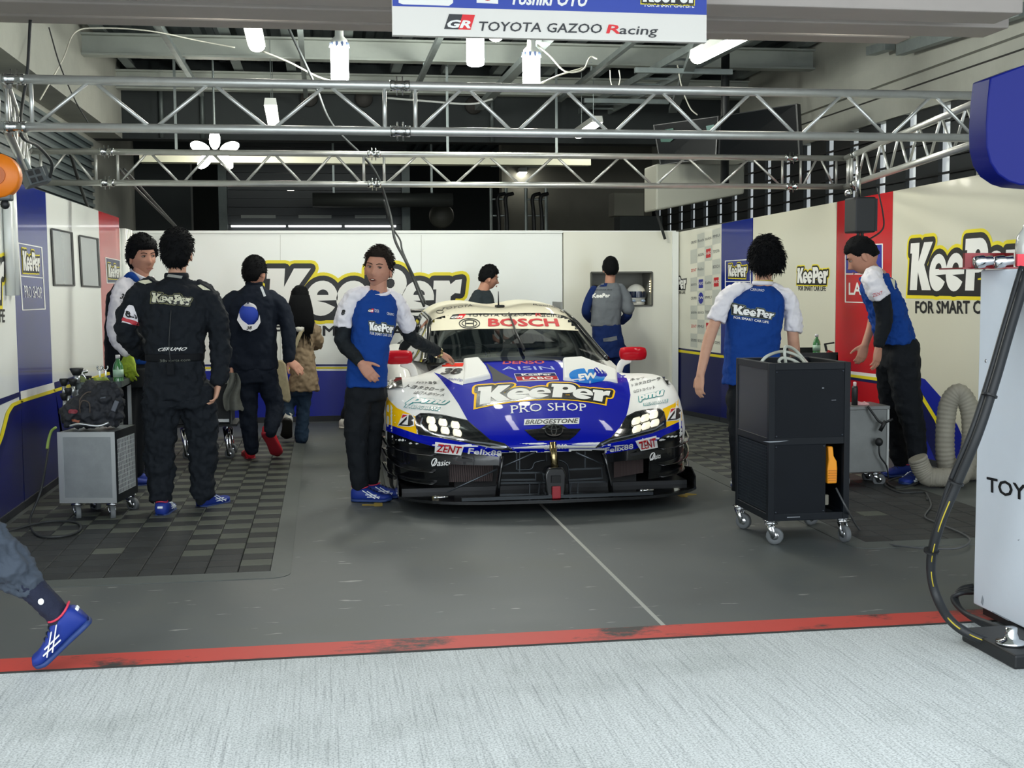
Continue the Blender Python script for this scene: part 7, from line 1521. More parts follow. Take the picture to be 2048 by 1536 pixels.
def caster(par, x, y, z_top, r=.05, yaw=0., brake=False):
    """swivel caster: plate, fork, wheel, tyre"""
    d = Vector((cos(yaw), sin(yaw), 0)); l = Vector((-sin(yaw), cos(yaw), 0)); c = Vector((x, y, 0)); ax = c + d * .022 + Vector((0, 0, r))
    w = MB().lathe([(r * .62, -.014), (r * .9, -.016), (r, -.011), (r, .011), (r * .9, .016), (r * .62, .014)], ax, l, 24).build('caster_wheel', mat('caster_tyre', '5C6062', .6), par, True)
    MB().lathe([(.006, -.02), (.012, -.018), (r * .6, -.012), (r * .64, 0), (r * .6, .012), (.012, .018), (.006, .02)], ax, l, 20).build('hub', CHROME, w, True)
    b = MB()
    for s in (-1, 1): b.prism([(-.03, 0), (.012, 0), (.03, -(z_top - r) + .012), (.012, -(z_top - r) - .006)], (c + l * s * .021 + Vector((0, 0, z_top - .01)), d, Vector((0, 0, 1))), .003)
    b.box(c + Vector((0, 0, z_top - .012)), (.06, .05, .012)); b.cyl(c + Vector((0, 0, z_top - .02)), c + Vector((0, 0, z_top)), .02, n=12); b.box(c + Vector((0, 0, z_top + .003)), (.075, .065, .006)); b.build('fork', CHROME, par, True)
    if brake: MB().box(ax - d * (r + .02) + Vector((0, 0, .012)), (.03, .03, .006)).build('brake_pedal', CHROME, par)
def obx(O, ex, ey, a, bq):
    """oriented box between local corners a and bq"""
    c = [(p + q) / 2 for p, q in zip(a, bq)]; R = Matrix((ex, ey, Vector((0, 0, 1)))).transposed(); return (O + R @ Vector(c), [abs(p - q) for p, q in zip(a, bq)], R)
# ---- black refrigerated cart ---------------------------------------------------------
K0 = Vector((2.425, 6.44, 0)); W_, D_ = .475, .555; Z0, Z1 = PY(1524, 1044, 6.44).z, PY(1524, 727, 6.44).z
kt = thing('tyre_cart', 'tall black boxy cart on casters with an orange plug inside', 'cart', (K0.x + W_ / 2, K0.y + D_ / 2, 0))
KB = mat('cart_black', '0C1117', .5, 0, noise=(3, '10161C', 1), spec=.25); KP = mat('cart_panel', '080D13', .6, noise=(5, '0B1118', 1), spec=.2); KIN = mat('cart_inside', '07090C', .8)
R3 = lambda x0, y0, z0, x1, y1, z1: MB().span((K0.x + x0, K0.y + y0, z0), (K0.x + x1, K0.y + y1, z1))
for x in (0, W_ - .035):
    for y in (0, D_ - .035): R3(x, y, Z0, x + .035, y + .035, Z1).build('frame_post', KB, kt, bevel=.003)
ZM = PY(1524, 885, 6.44).z
for z, hh in ((Z0, .04), (ZM - .02, .04), (Z1 - .04, .04)):
    for y in (0.001, D_ - .034): R3(.035, y, z, W_ - .035, y + .033, z + hh).build('frame_rail', KB, kt, bevel=.003)
    for x in (0.001, W_ - .034): R3(x, .035, z, x + .033, D_ - .035, z + hh).build('frame_rail', KB, kt, bevel=.003)
R3(.035, .004, ZM + .02, W_ - .035, .012, Z1 - .04).build('front_panel', KP, kt); xo = .335
R3(.035, .004, Z0 + .04, xo, .012, ZM - .02).build('front_panel', KP, kt); R3(.004, .035, ZM + .02, .012, D_ - .035, Z1 - .04).build('side_panel', mat('cart_side', '10161C', .45), kt); R3(W_ - .012, .035, Z0 + .04, W_ - .004, D_ - .035, Z1 - .04).build('side_panel', KP, kt); R3(.035, D_ - .012, Z0 + .04, W_ - .035, D_ - .004, Z1 - .04).build('back_panel', KP, kt)
R3(.03, .03, Z0 + .005, W_ - .03, D_ - .03, Z0 + .02).build('floor_plate', mat('cart_floor', '3A3F44', .6), kt); R3(.03, .03, ZM - .01, W_ - .03, D_ - .03, ZM).build('inner_shelf', KIN, kt); R3(.03, .03, Z1 - .13, W_ - .03, D_ - .03, Z1 - .12).build('tank_lid', KIN, kt); R3(xo - .01, .03, Z0 + .02, xo, D_ - .03, ZM - .02).build('inner_wall', KIN, kt)
b = MB()
for k in range(22): z = Z0 + .05 + (ZM - Z0 - .08) / 21 * k; b.bar((K0.x + .008, K0.y + .04, z), (K0.x + .008, K0.y + D_ - .04, z), .003, .003)
for k in range(30): y = .045 + .016 * k; b.bar((K0.x + .007, K0.y + y, Z0 + .045), (K0.x + .007, K0.y + y, ZM - .025), .003, .003)
b.build('side_mesh', mat('mesh_wire', '3A4148', .4, .6), kt, kind='stuff'); R3(.02, .035, Z0 + .04, .025, D_ - .035, ZM - .02).build('mesh_backing', KIN, kt)
for x, z in ((.045, ZM + .03), (W_ - .045, ZM + .03), (.045, Z1 - .05), (W_ - .045, Z1 - .05), (.045, Z0 + .05), (xo - .012, Z0 + .05), (.045, ZM - .03), (xo - .012, ZM - .03)): MB().lathe([(.005, 0), (.006, .002), (.003, .004)], (K0.x + x, K0.y + .004, z), (0, -1, 0), 10).build('screw', mat('screw_dark', '3A4048', .4, .7), kt, True)
for pl in ([(1525, 883), (1578, 881), (1560, 884), (1540, 885)], [(1574, 1034), (1600, 1033), (1600, 1034.5), (1574, 1035.5)], [(1644, 775), (1648, 775), (1648, 777), (1644, 777)], [(1663, 800), (1672, 799.5), (1672, 800.5), (1663, 801)]): lay_poly('paint_chip', pl, Plane((0, K0.y - .001, 0), (0, -1, 0)), mat('chip_grey', '8A9096', .6), kt, .001)
ORG = mat('plug_orange', 'E8961A', .4); px_ = PY(1661, 930, K0.y + .03); b = MB()
b.prism([(-.018, .105), (.012, .105), (.018, .05), (.036, .02), (.04, -.02), (.038, -.105), (-.02, -.105), (-.02, -.02), (-.012, .03)], (Vector((px_.x, K0.y + .08, px_.z)), Vector((1, 0, 0)), Vector((0, 0, 1))), .055); b.build('plug_body', ORG, kt, 'auto', bevel=.006)
for k in range(5): MB().span((px_.x - .012, K0.y + .018, px_.z - .09 + .014 * k), (px_.x + .034, K0.y + .03, px_.z - .084 + .014 * k)).build('plug_rib', mat('plug_rib', 'C87A10', .5), kt)
o = PY(1654, 1000, K0.y + .12); MB().span((o.x - .012, o.y, o.z - .03), (o.x + .012, o.y + .03, o.z + .03)).build('inner_bottle', mat('bottle_cream', 'B9B6A6', .5), kt, bevel=.006)
for x, y, yw in ((.035, .05, -.5), (W_ - .02, .04, -1.4), (.02, D_ - .04, -.9), (W_ - .03, D_ - .04, .3)): caster(kt, K0.x + x, K0.y + y, Z0 - .006, .048, yw)
HOSE_W = mat('hose_clear', 'B4B8AC', .25, coat=.5)
Yc = K0.y + .2
for pts in ([PY(1520, 728, Yc), PY(1535, 712, Yc), PY(1565, 703, Yc + .1), PY(1595, 712, Yc + .1), PY(1612, 728, Yc)], [PY(1572, 729, Yc), PY(1569, 705, Yc), PY(1573, 693, Yc + .03), PY(1590, 700, Yc + .1), PY(1606, 717, Yc + .1), PY(1618, 730, Yc)], [PY(1562, 730, Yc), PY(1558, 722, Yc), PY(1566, 716, Yc), PY(1585, 720, Yc), PY(1602, 730, Yc)]):
    MB().tube(spline(pts, 8), .0095, 8).build('hose', HOSE_W, kt, True)
cable('thin dark cable running from the black cart across the mat', [PY(1672, 976, K0.y + .03), PY(1695, 1020, K0.y - .04), G(1722, 1062, .008), G(1770, 1086, .006), G(1840, 1096, .022), G(1910, 1097, .02), G(1938, 1085, .025), G(1930, 1070, .025), G(1880, 1048, .025), G(1850, 1033, .025), G(1862, 1010, .025), G(1852, 985, .025)], .0055, mat('cable_grey', '4A4C4E', .5), 'floor_cable')
# ---- grey steel cart behind it --------------------------------------------------------
gt = thing('steel_cart', 'low grey steel cart half hidden behind the black cart', 'cart', (3.75, 8.4, 0)); GS = mat('cart_steel', '7E8180', .45, .5, noise=(4, '6C6F6E', 1))
ga, gb = PY(1690, 815, 8.2), PY(1775, 944, 8.2); MB().span((ga.x - .25, 8.2, gb.z), (gb.x, 8.5, ga.z)).build('body', GS, gt, bevel=.006); MB().span((ga.x - .26, 8.19, ga.z - .02), (gb.x + .008, 8.51, ga.z + .006)).build('top', GS, gt, bevel=.004); MB().span((gb.x - .012, 8.193, gb.z), (gb.x + .004, 8.2, ga.z - .02)).build('corner_strip', mat('strip_pale', 'A9ACAA', .4, .5), gt)
for x, y in ((gb.x - .06, 8.26), (gb.x - .06, 8.44), (ga.x + .0, 8.26), (ga.x + .0, 8.44)): caster(gt, x, y, gb.z - .006, .045, -.4)
t = thing('hand_pump', 'black squeeze pump with cable hanging on the grey cart', 'pump', PY(1757, 890, 8.15)); MB().ball(PY(1758, 884, 8.15), (.028, .026, .03), 14, 10).build('bulb', mat('rubber_black', '141618', .5), t, True)
b = MB(); b.tube(spline([PY(1735, 812, 8.17), PY(1748, 830, 8.15), PY(1757, 842, 8.14), PY(1768, 848, 8.14)], 6), .008, 7); b.cyl(PY(1760, 862, 8.14), PY(1771, 842, 8.13), .014, n=10); b.cyl(PY(1768, 846, 8.13), PY(1786, 838, 8.11), .009, n=8); b.build('valve', mat('rubber_black'), t, True); MB().tube(spline([PY(1758, 890, 8.15), PY(1760, 912, 8.15), PY(1773, 932, 8.15), PY(1777, 958, 8.16)], 6), .006, 6).build('tube', mat('rubber_black'), t, True)
t = thing('spray_bottle', 'slim black bottle with white cap on the grey cart', 'bottle', PY(1708, 814, 8.3)); c = PY(1709, 815, 8.3); MB().lathe([(.022, 0), (.022, .14), (.017, .155)], c, n=16).build('bottle', mat('rubber_black'), t, True); MB().lathe([(.012, .155), (.012, .18), (.008, .185)], c, n=12).build('cap', mat('cap_pale', 'D8C8C4', .5), t, True)
o = fuse(MB().ball(PY(1722, 812, 8.32) + Vector((0, 0, .012)), (.05, .04, .022), 14, 8), .006, 3, (.03, .03)); link('rag', o, mat('rag_pink', 'C89A9A', .9), None, True, label='pink rag lying on the grey steel cart', cat='cloth')
# ---- tool tray table behind the curly-haired man -----------------------------------------
tt = thing('tool_table', 'narrow black tool tray table beside the red panel', 'table', (3.6, 9.0, 0)); ta, tb = PY(1592, 706, 8.9), PY(1676, 722, 8.9)
MB().span((ta.x - .1, 8.9, tb.z), (tb.x, 9.3, tb.z + .012)).build('tray', mat('rubber_black'), tt)
for a, q in (((ta.x - .1, 8.9, tb.z), (tb.x, 8.912, ta.z)), ((ta.x - .1, 9.288, tb.z), (tb.x, 9.3, ta.z + .02)), ((ta.x - .1, 8.9, tb.z), (ta.x - .088, 9.3, ta.z)), ((tb.x - .012, 8.9, tb.z), (tb.x, 9.3, ta.z - .02))): MB().span(a, q).build('rim', mat('rubber_black'), tt)
for x in (ta.x - .08, tb.x - .03):
    for y in (8.93, 9.27): MB().cyl((x, y, 0), (x, y, tb.z), .015, n=8).build('leg', GALV_D, tt)
def pet(label, c, s=1., col='3C7A46'):
    t = thing('drink_bottle', label, 'bottle', c, group='green tea bottles'); c = Vector(c)
    MB().lathe([(.030 * s, 0), (.033 * s, .006 * s), (.033 * s, .05 * s), (.031 * s, .055 * s), (.033 * s, .06 * s), (.033 * s, .12 * s), (.028 * s, .145 * s), (.014 * s, .17 * s), (.013 * s, .185 * s)], c, n=20).build('bottle', mat('tea_green', col, .12, coat=1), t, True)
    MB().lathe([(.015 * s, .184 * s), (.0155 * s, .204 * s), (.013 * s, .207 * s)], c, n=16).build('cap', mat('cap_white', 'DCDDD8', .4), t, True); MB().lathe([(.0338 * s, .062 * s), (.0338 * s, .112 * s)], c, n=20).build('wrapper', mat('tea_label', '9FC0A8', .4), t, True)
c = PY(1633, 706, 9.15); c.z = tb.z + .012; pet('green tea bottle on the black tool tray', c, .9)
c = PY(1658, 720, 8.98); c.z = tb.z + .012; t = thing('red_tool', 'small red and black hand tool on the tool tray', 'tool', c); MB().box(c + Vector((0, 0, .035)), (.05, .03, .06), Matrix.Rotation(.4, 3, 'Y')).build('grip', mat('tool_red', 'C0201C', .4), t, bevel=.006); MB().cyl(c + Vector((-.02, 0, .06)), c + Vector((-.035, 0, .12)), .01, n=8).build('shaft', mat('rubber_black'), t); MB().cyl(c + Vector((-.04, 0, .115)), c + Vector((.04, 0, .125)), .006, n=8).build('handle', mat('rubber_black'), t)
o = fuse(MB().ball(PY(1640, 719, 8.95) + Vector((0, 0, .02)), (.07, .05, .02), 14, 8), .007, 2, (.03, .03)); link('glove', o, mat('glove_olive', '5E6A3A', .9), None, True, label='crumpled green work glove in the black tool tray', cat='glove')
# ---- flexible duct ------------------------------------------------------------------------
t = thing('flexible_duct', 'fat beige flexible hose looped against the white panel', 'hose', (4.0, 8.0, 0))
DY = 8.12; dp_ = [(1836, 918, 0), (1846, 942, 0), (1866, 962, -.02), (1898, 968, -.04), (1924, 948, -.03), (1938, 910, 0), (1943, 865, .02), (1938, 815, .05), (1918, 786, .08), (1898, 806, .1), (1891, 850, .1), (1890, 900, .1), (1896, 940, .12), (1912, 962, .16), (1940, 970, .2), (1980, 965, .22), (2030, 958, .22)]
ctr = spline([PY(x, y, DY + d) for x, y, d in dp_], 22); lo = min(p.z for p in ctr); ctr = [p + Vector((0, 0, max(0, .074 - p.z))) for p in ctr]
rs_d = [.067 + .0028 * sin(i * 2 * pi / 4) for i in range(len(ctr))]; MB().tube(ctr, rs_d, 20, cap=False).build('tube', mat('duct_beige', '9C988A', .7, noise=(8, '8A867A', 1)), t, True)
MB().lathe([(.068, -.01), (.07, 0), (.066, .012), (.06, .012)], ctr[0], (ctr[0] - ctr[2]).normalized(), 24).build('cuff', mat('duct_beige'), t, True); MB().lathe([(.0, -.03), (.062, -.03)], ctr[2], (ctr[0] - ctr[2]).normalized(), 20).build('dark_throat', KIN, t)
cable('black cables lying in a heap by the wall under the bending man', [G(1760, 952, .02), G(1790, 975, .02), G(1830, 968, .02), G(1835, 958, .02), G(1800, 955, .02), G(1770, 968, .02), G(1800, 985, .02), G(1850, 985, .02), G(1855, 1000, .02)], .009, None, 'floor_cable')
# ---- white tower cabinet at the right edge ---------------------------------------------------
CXl, CYf, CYn = 2.775, 4.88, 3.5; ct_ = thing('fuel_tower', 'tall white tower cabinet at the right frame edge', 'cabinet', (3.1, 4.2, 0)); CW = mat('cabinet_white', 'D4DCE4', .4, coat=.2, noise=(3, 'C6CED6', .6)); CZ = PY(1962, 540, CYf).z
MB().span((CXl, CYn, .06), (3.45, CYf, CZ)).build('body', CW, ct_, bevel=.006); MB().span((CXl + .03, CYn, .02), (3.4, CYf - .03, .06)).build('plinth', mat('rubber_black'), ct_)
PC = Plane((CXl, 0, 0), (-1, 0, 0)); lay_text('lettering', 'TOYOTA', [(1974, 983), (2145, 1025), (2145, 990), (1974, 953)], PC, I_BLACK, ct_, .002, bold=.02); MB().lathe([(.008, 0), (.007, .003), (.003, .004)], PXX(1972, 722, CXl), (-1, 0, 0), 12).build('rivet', CHROME, ct_, True)
for pl in ([(1965, 1190), (1968, 1200), (1966, 1212), (1962, 1205)], [(1985, 1222), (2020, 1240), (2018, 1242), (1984, 1224)], [(2035, 1080), (2040, 1078), (2038, 1082)]): lay_poly('scuff', pl, PC, mat('scuff_grey', '8C949C', .7), ct_, .001)
bp_ = thing('tower_foot', 'black foot block with a steel puck under the white cabinet', 'foot', (2.72, 4.42, 0)); fa = G(1965, 1298); MB().span((2.545, 4.17, 0), (3.1, 4.56, .055)).build('block', mat('rubber_black'), bp_, bevel=.008); pk = G(2022, 1288, .055); MB().lathe([(.055, 0), (.058, .006), (.056, .014), (.03, .02), (.022, .045), (.022, .065)], pk, n=28).build('puck', CHROME, bp_, True)
# tray with sockets and bottle on top of the cabinet
tz = CZ + .003; rt_ = thing('magnet_tray', 'dark red metal tray on top of the white cabinet', 'tray', PY(1990, 530, 4.8)); RD = mat('tray_red', '7A0E18', .3, .4, coat=.4)
ty = 4.72; q = [PY(1926, 534, ty), PY(2075, 538, ty)]
MB().span((q[0].x, ty, tz), (q[1].x, ty + .2, tz + .006)).build('plate', RD, rt_); MB().span((PY(1975, 530, ty).x, ty + .18, tz), (q[1].x, ty + .2, tz + .07)).build('back_wall', RD, rt_); MB().span((PY(2034, 530, ty).x, ty - .002, tz + .01), (q[1].x, ty + .01, tz + .06)).build('label_plate', mat('tray_bright', 'D83040', .4), rt_)
for i, (x, y) in enumerate(((1968, 522), (2008, 520))):
    c = PY(x, y, ty - .03); c.z = tz + .03; o = MB().lathe([(.0, -.04), (.022, -.04), (.026, -.03), (.026, .0), (.02, .006), (.02, .035), (.012, .037)], c, (.97, -.2, .12), 20).build('chrome_nozzle', CHROME, None, True); o['label'] = ['chrome nozzle on the red tray, nearer the big logo', 'chrome nozzle on the red tray, nearer the frame edge'][i]; o['category'] = 'nozzle'; o['group'] = 'chrome nozzles on the red tray'
c = PY(2058, 505, 4.8); c.z = tz + .006; o = MB().lathe([(.05, 0), (.055, .01), (.055, .10), (.05, .13), (.03, .16), (.022, .19), (.022, .2)], c, n=24).build('clear_jar', mat('jar_glass', 'C2C4BC', .1, coat=1), None, True); o['label'] = 'pale clear jar standing on the white cabinet at the frame edge'; o['category'] = 'jar'
# blue pod above
PY_ = 4.62; pod = thing('boom_sign', 'blue rounded sign pod hanging at the right frame edge', 'sign', PY(2050, 370, PY_)); out = [(1981, 155), (1976, 200), (1973, 250), (1974, 295), (1981, 325), (1996, 348), (2018, 363), (2040, 370), (2300, 390), (2300, 70), (2048, 130)]
pts = [PY(x, y, PY_) for x, y in out]; n = len(pts); bk2 = [p + Vector((0, .14, 0)) for p in pts]; MB().add(pts + bk2, [tuple(range(n))[::-1], tuple(range(n, 2 * n))] + [(i, (i + 1) % n, n + (i + 1) % n, n + i) for i in range(n)]).build('shell', mat('pod_blue', '041266', .45, coat=.1, spec=.15), pod, 'auto', bevel=.006)
logo('logo_print', [(2058, 300), (2290, 312), (2290, 175), (2058, 188)], Plane((0, PY_, 0), (0, -1, 0)), pod, .003); MB().cyl((pts[8].x - .2, PY_ + .07, PY(2048, 100, PY_).z - .05), (pts[8].x - .2, PY_ + .07, 3.5), .03, n=12).build('hanger', GALV, pod); MB().bar((pts[8].x - .2, PY_ + .07, 3.5), (pts[8].x - .2, YF + .1, 3.8), .05).build('boom', GALV, pod)
# hoses on the cabinet
HB = mat('hose_black', '1A1D20', .5); HY = mat('hose_print', 'B9A52A', .6)
hp = [(2056, 540, 4.55), (2020, 660, 4.5), (1988, 770, 4.46), (1955, 870, 4.45), (1915, 965, 4.5), (1878, 1055, 4.55), (1862, 1130, 4.6), (1872, 1190, 4.6), (1905, 1245, 4.5), (1965, 1280, 4.42), (2030, 1290, 4.4)]
for k, (dx, dyy, r, lab) in enumerate(((0, 0, .019, 'thick black hose with yellow print hanging down the white cabinet'), (-12, -6, .013, 'thinner black hose strapped to the thick one on the white cabinet'))):
    P3 = [PY(x + dx * (1 if i < 5 else .3), y + dyy, Yh + .03 * k) for i, (x, y, Yh) in enumerate(hp)]; P3 = [p + Vector((0, 0, max(0, .02 - p.z))) for p in P3]
    o = thing('pit_hose', lab, 'hose', P3[-1], group='hoses on the white cabinet'); fine = spline(P3, 10); MB().tube(fine, r, 12).build('hose', HB, o, True)
    if k == 0:
        for i0, i1 in ((44, 52), (54, 60), (62, 68), (78, 84), (86, 92)):
            seg = [p + (CC - p).normalized() * (r - .001) for p in fine[i0:i1]]
            if len(seg) > 2: MB().tube(seg, [(.002, .006)] * len(seg), 6).build('yellow_print', HY, o, True)
        for i0 in (22, 40, 56):
            MB().lathe([(r + .012, -.004), (r + .012, .004)], fine[i0] + Vector((-.006, 0, 0)), (fine[i0 + 1] - fine[i0]).normalized(), 14).build('cable_tie', mat('rubber_black'), o)
o = MB()
for k in range(3): o.tube(spline([PY(1946, 1172 + 6 * k, 4.95), PY(1922, 1178 + 4 * k, 4.95 - .03 * k), PY(1912 - 3 * k, 1198, 4.9), PY(1930, 1226, 4.8), PY(1985, 1250 + 5 * k, 4.62), PY(2030, 1270 + 3 * k, 4.5)], 7), .012, 8)
o = o.build('hose_coil', HB, None, True); o['label'] = 'coil of black hose lying behind the white cabinet corner'; o['category'] = 'hose'
# ---- silver trolley at the left ----------------------------------------------------------------
ang = radians(-10); ex, ey = Vector((cos(ang), sin(ang), 0)), Vector((-sin(ang), cos(ang), 0)); O = Vector((PY(117, 900, 7.98).x, 7.98, 0)); TW, TD, Ta, Tb = .355, .40, .115, .565
tl = thing('silver_trolley', 'silver metal trolley with a wire-mesh side below the black bag', 'cart', O + ex * TW / 2 + ey * TD / 2); SV = mat('trolley_silver', '9BA0A2', .38, .75, noise=(7, '868B8D', 1)); SVE = mat('trolley_edge', 'B9BDBE', .3, .8)
ob = lambda a, q, n, m, **k: MB().box(*obx(O, ex, ey, a, q)).build(n, m, tl, **k)
ob((0, 0, Ta), (TW, .012, Tb), 'front_panel', SV); ob((0, TD - .012, Ta), (TW, TD, Tb), 'back_panel', SV); ob((0, 0, Ta), (.012, TD, Tb), 'side_panel', SV); ob((0, 0, Tb - .02), (TW, TD, Tb), 'top_panel', SV); ob((0, 0, Ta), (TW, TD, Ta + .015), 'bottom_panel', SV)
for a, q in (((-.004, -.004, Ta), (.03, .0, Tb)), ((TW - .022, -.004, Ta), (TW + .004, .0, Tb)), ((.03, -.004, Tb - .032), (TW - .022, .0, Tb)), ((.03, -.004, Ta), (TW - .022, .0, Ta + .032))): ob(a, q, 'edge_strip', SVE)
for a, q in (((TW, 0, Ta), (TW + .006, .03, Tb)), ((TW, TD - .03, Ta), (TW + .006, TD, Tb)), ((TW, .03, Tb - .05), (TW + .006, TD - .03, Tb)), ((TW, .03, Ta), (TW + .006, TD - .03, Ta + .05))): ob(a, q, 'mesh_frame', mat('cart_black'))
ob((TW - .02, .02, Ta + .02), (TW - .014, TD - .02, Tb - .02), 'mesh_backing', KIN); b = MB()
for k in range(13): z = Ta + .05 + .0285 * k; b.bar(O + ex * (TW + .002) + ey * .03 + Vector((0, 0, z)), O + ex * (TW + .002) + ey * (TD - .03) + Vector((0, 0, z)), .004)
for k in range(16): y = .035 + .022 * k; b.bar(O + ex * (TW + .003) + ey * y + Vector((0, 0, Ta + .05)), O + ex * (TW + .003) + ey * y + Vector((0, 0, Tb - .05)), .004)
b.build('wire_mesh', mat('wire_pale', 'B4B8B8', .4, .6), tl, kind='stuff')
for x, y, yw in ((.08, .06, -1.2), (TW - .05, .06, -1.3), (.08, TD - .05, -.8), (TW - .03, TD - .05, -.6)): q = O + ex * x + ey * y; caster(tl, q.x, q.y, Ta - .006, .045, yw, x > .2)
MB().tube(spline([PY(140, 852, 7.95), PY(160, 848, 7.93), PY(195, 852, 7.93), PY(218, 845, 7.95)], 6), .008, 8).build('handle_bar', SVE, tl, True)
# black bag on the trolley
bz = Tb; bc = O + ex * (TW * .55) + ey * (TD * .4); t = thing('tool_bag', 'black bag with loops and a red patch on the silver trolley', 'bag', bc + Vector((0, 0, bz))); k_ = 8.1; b = MB(); B3 = lambda x, y, d=0.: PY(x, y, k_ + d)
b.ball(B3(188, 818), (.17, .13, .11), 20, 12); b.ball(B3(150, 824, -.03), (.09, .1, .08), 16, 10); b.ball(B3(212, 800), (.11, .11, .12), 18, 10); b.ball(B3(188, 795, .03), (.1, .08, .11), 16, 10); b.ball(B3(228, 822, .02), (.06, .09, .1), 14, 10); b.box(B3(185, 835), (.30, .2, .08))
me = fuse(b, .008, 4, (.05, .035)); zmin = min(v.co.z for v in me.vertices)
for v in me.vertices: v.co.z += (bz + .002 - zmin) if v.co.z < bz + .1 else (bz + .002 - zmin) * .5
bag = link('bag_body', me, mat('bag_black', '14161B', .75, noise=(18, '1E222A', 1)), t, True); SBg = Surf([bag])
lay_poly('red_patch', ell(146, 823, 9, 5, 16), SBg, mat('bag_red', '7A2430', .6), t, .006, 4); lay_poly('orange_patch', [(142, 838), (160, 840), (158, 845), (144, 843)], SBg, mat('bag_orange', '8A4A30', .6), t, .006, 4); lay_poly('grey_tab', [(201, 796), (211, 794), (211, 797), (201, 799)], SBg, mat('print_mid_grey'), t, .006, 4)
for q in ([(160, 826, -.12), (160, 800, -.14), (172, 786, -.12), (182, 784, -.1)], [(158, 820, -.13), (164, 802, -.15), (178, 806, -.14), (180, 826, -.13)]): MB().tube(spline([B3(*p) for p in q], 6), .004, 6).build('cord_loop', mat('bag_cord', '4A4038', .7), t, True)
MB().box(B3(230, 812, -.1), (.03, .012, .07), Matrix.Rotation(.4, 3, 'Y')).build('buckle', mat('bag_buckle', '4E535C', .5), t, bevel=.004)
# ---- tool table behind the trolley --------------------------------------------------------------
TY = 8.62; tq = thing('tool_trolley', 'open steel tool trolley with tools on its top tray', 'cart', PY(205, 950, TY)); xa_, xb_ = PY(150, 775, TY).x, PY(243, 775, TY).x; zt = PY(200, 764, TY).z; TDp = .42
MB().span((xa_, TY, zt - .05), (xb_, TY + TDp, zt - .04)).build('top_tray', GALV_D, tq)
for a, q in (((xa_, TY, zt - .05), (xb_, TY + .012, zt)), ((xa_, TY + TDp - .012, zt - .05), (xb_, TY + TDp, zt)), ((xa_, TY, zt - .05), (xa_ + .012, TY + TDp, zt)), ((xb_ - .012, TY, zt - .05), (xb_, TY + TDp, zt))): MB().span(a, q).build('tray_rim', GALV_D, tq)
MB().span((xa_, TY - .004, zt - .10), (xb_, TY + .006, zt - .05)).build('front_strip', SVE, tq)
for x in (xa_ + .012, xb_ - .012):
    for y in (TY + .012, TY + TDp - .012): MB().span((x - .012, y - .012, .1), (x + .012, y + .012, zt - .05)).build('post', SVE, tq)
MB().span((xa_, TY, .3), (xb_, TY + TDp, .32)).build('shelf', GALV_D, tq)
for x in (xa_ + .03, xb_ - .03):
    for y in (TY + .04, TY + TDp - .04): caster(tq, x, y, .1, .04, -1.)
tp = lambda px, d=.15: Vector((PY(px, 760, TY + d).x, TY + d, zt - .04))
pet('green tea bottle on the tool trolley beside the lime glove', tp(237, .1) + Vector((0, 0, .0)), 1.05)
for i, (px, d, h, r, lab) in enumerate(((143, -.02, .10, .04, 'large black-topped socket tool nearest the blue panel'), (178, .2, .07, .018, 'small white-stemmed socket tool on the tool trolley'))):
    c = tp(px, d) if i else Vector((xa_ + .02, TY - .03, zt)); t = thing('socket_tool', lab, 'tool', c, group='socket tools'); MB().cyl(c, c + Vector((0, 0, h * .5)), r * .55, n=12).build('stem', SVE, t, True); MB().lathe([(r * .5, h * .5), (r * .7, h * .55), (r * 1.15, h * .95), (r, h), (r * .5, h)], c, n=14).build('cup', mat('rubber_black'), t, True)
for i, (x, y) in enumerate(((128, 766), (146, 766), (137, 785), (129, 795))):
    c = PY(x, y, TY - .05); t = thing('socket_tool', ['black cup tool hanging at the trolley corner, outermost', 'black cup tool hanging at the trolley corner, beside the tray', 'black cup tool hanging at the trolley corner, lower one', 'black cup tool hanging at the trolley corner, lowest one'][i], 'tool', c, group='socket tools'); MB().lathe([(.014, -.02), (.02, -.01), (.03, .02), (.026, .03)], c, n=12).build('cup', mat('rubber_black'), t, True); MB().cyl(c + Vector((.0, .0, -.09)), c + Vector((0, 0, -.02)), .014, n=10).build('stem', SVE, t, True)
for i, px in enumerate((200, 212)):
    c = tp(px, .3); t = thing('wrench', ['spanner standing on the tool trolley, nearer the panel', 'spanner standing on the tool trolley, nearer the bottle'][i], 'wrench', c, group='spanners on the tool trolley'); MB().bar(c, c + Vector((0, 0, .10)), .012, .006).build('shank', STEEL, t)
    MB().tube([c + Vector((.016 * cos(a), 0, .118 + .016 * sin(a))) for a in np.linspace(radians(130), radians(410), 12)], .0055, 6).build('jaw', STEEL, t, True)
for i, (x, d, lab, m_) in enumerate(((195, .12, 'crumpled lime rag on the tool trolley', mat('rag_lime', '7E8E3A', .9)), (163, .1, 'small heap of green rag by the chrome fittings', mat('rag_olive', '56623A', .9)))):
    o = fuse(MB().ball(tp(x, d) + Vector((0, 0, .03)), (.08, .05, .03) if i == 0 else (.05, .04, .03), 14, 8), .007, 2, (.03, .035)); link('rag', o, m_, None, True, label=lab, cat='cloth', group='rags on the tool trolley')
c = tp(195, .05); o = MB().box(c + Vector((0, 0, .025)), (.15, .06, .04), Matrix.Rotation(.1, 3, 'Z')).build('tool_case', mat('rubber_black'), bevel=.006); o['label'] = 'flat black tool case at the front of the tool trolley'; o['category'] = 'case'
c = tp(218, .04); o = MB().cyl(c + Vector((-.03, 0, .02)), c + Vector((.04, 0, .02)), .014, n=12).build('screwdriver', mat('tool_red'), None, True); o['label'] = 'red screwdriver lying before the tea bottle'; o['category'] = 'tool'
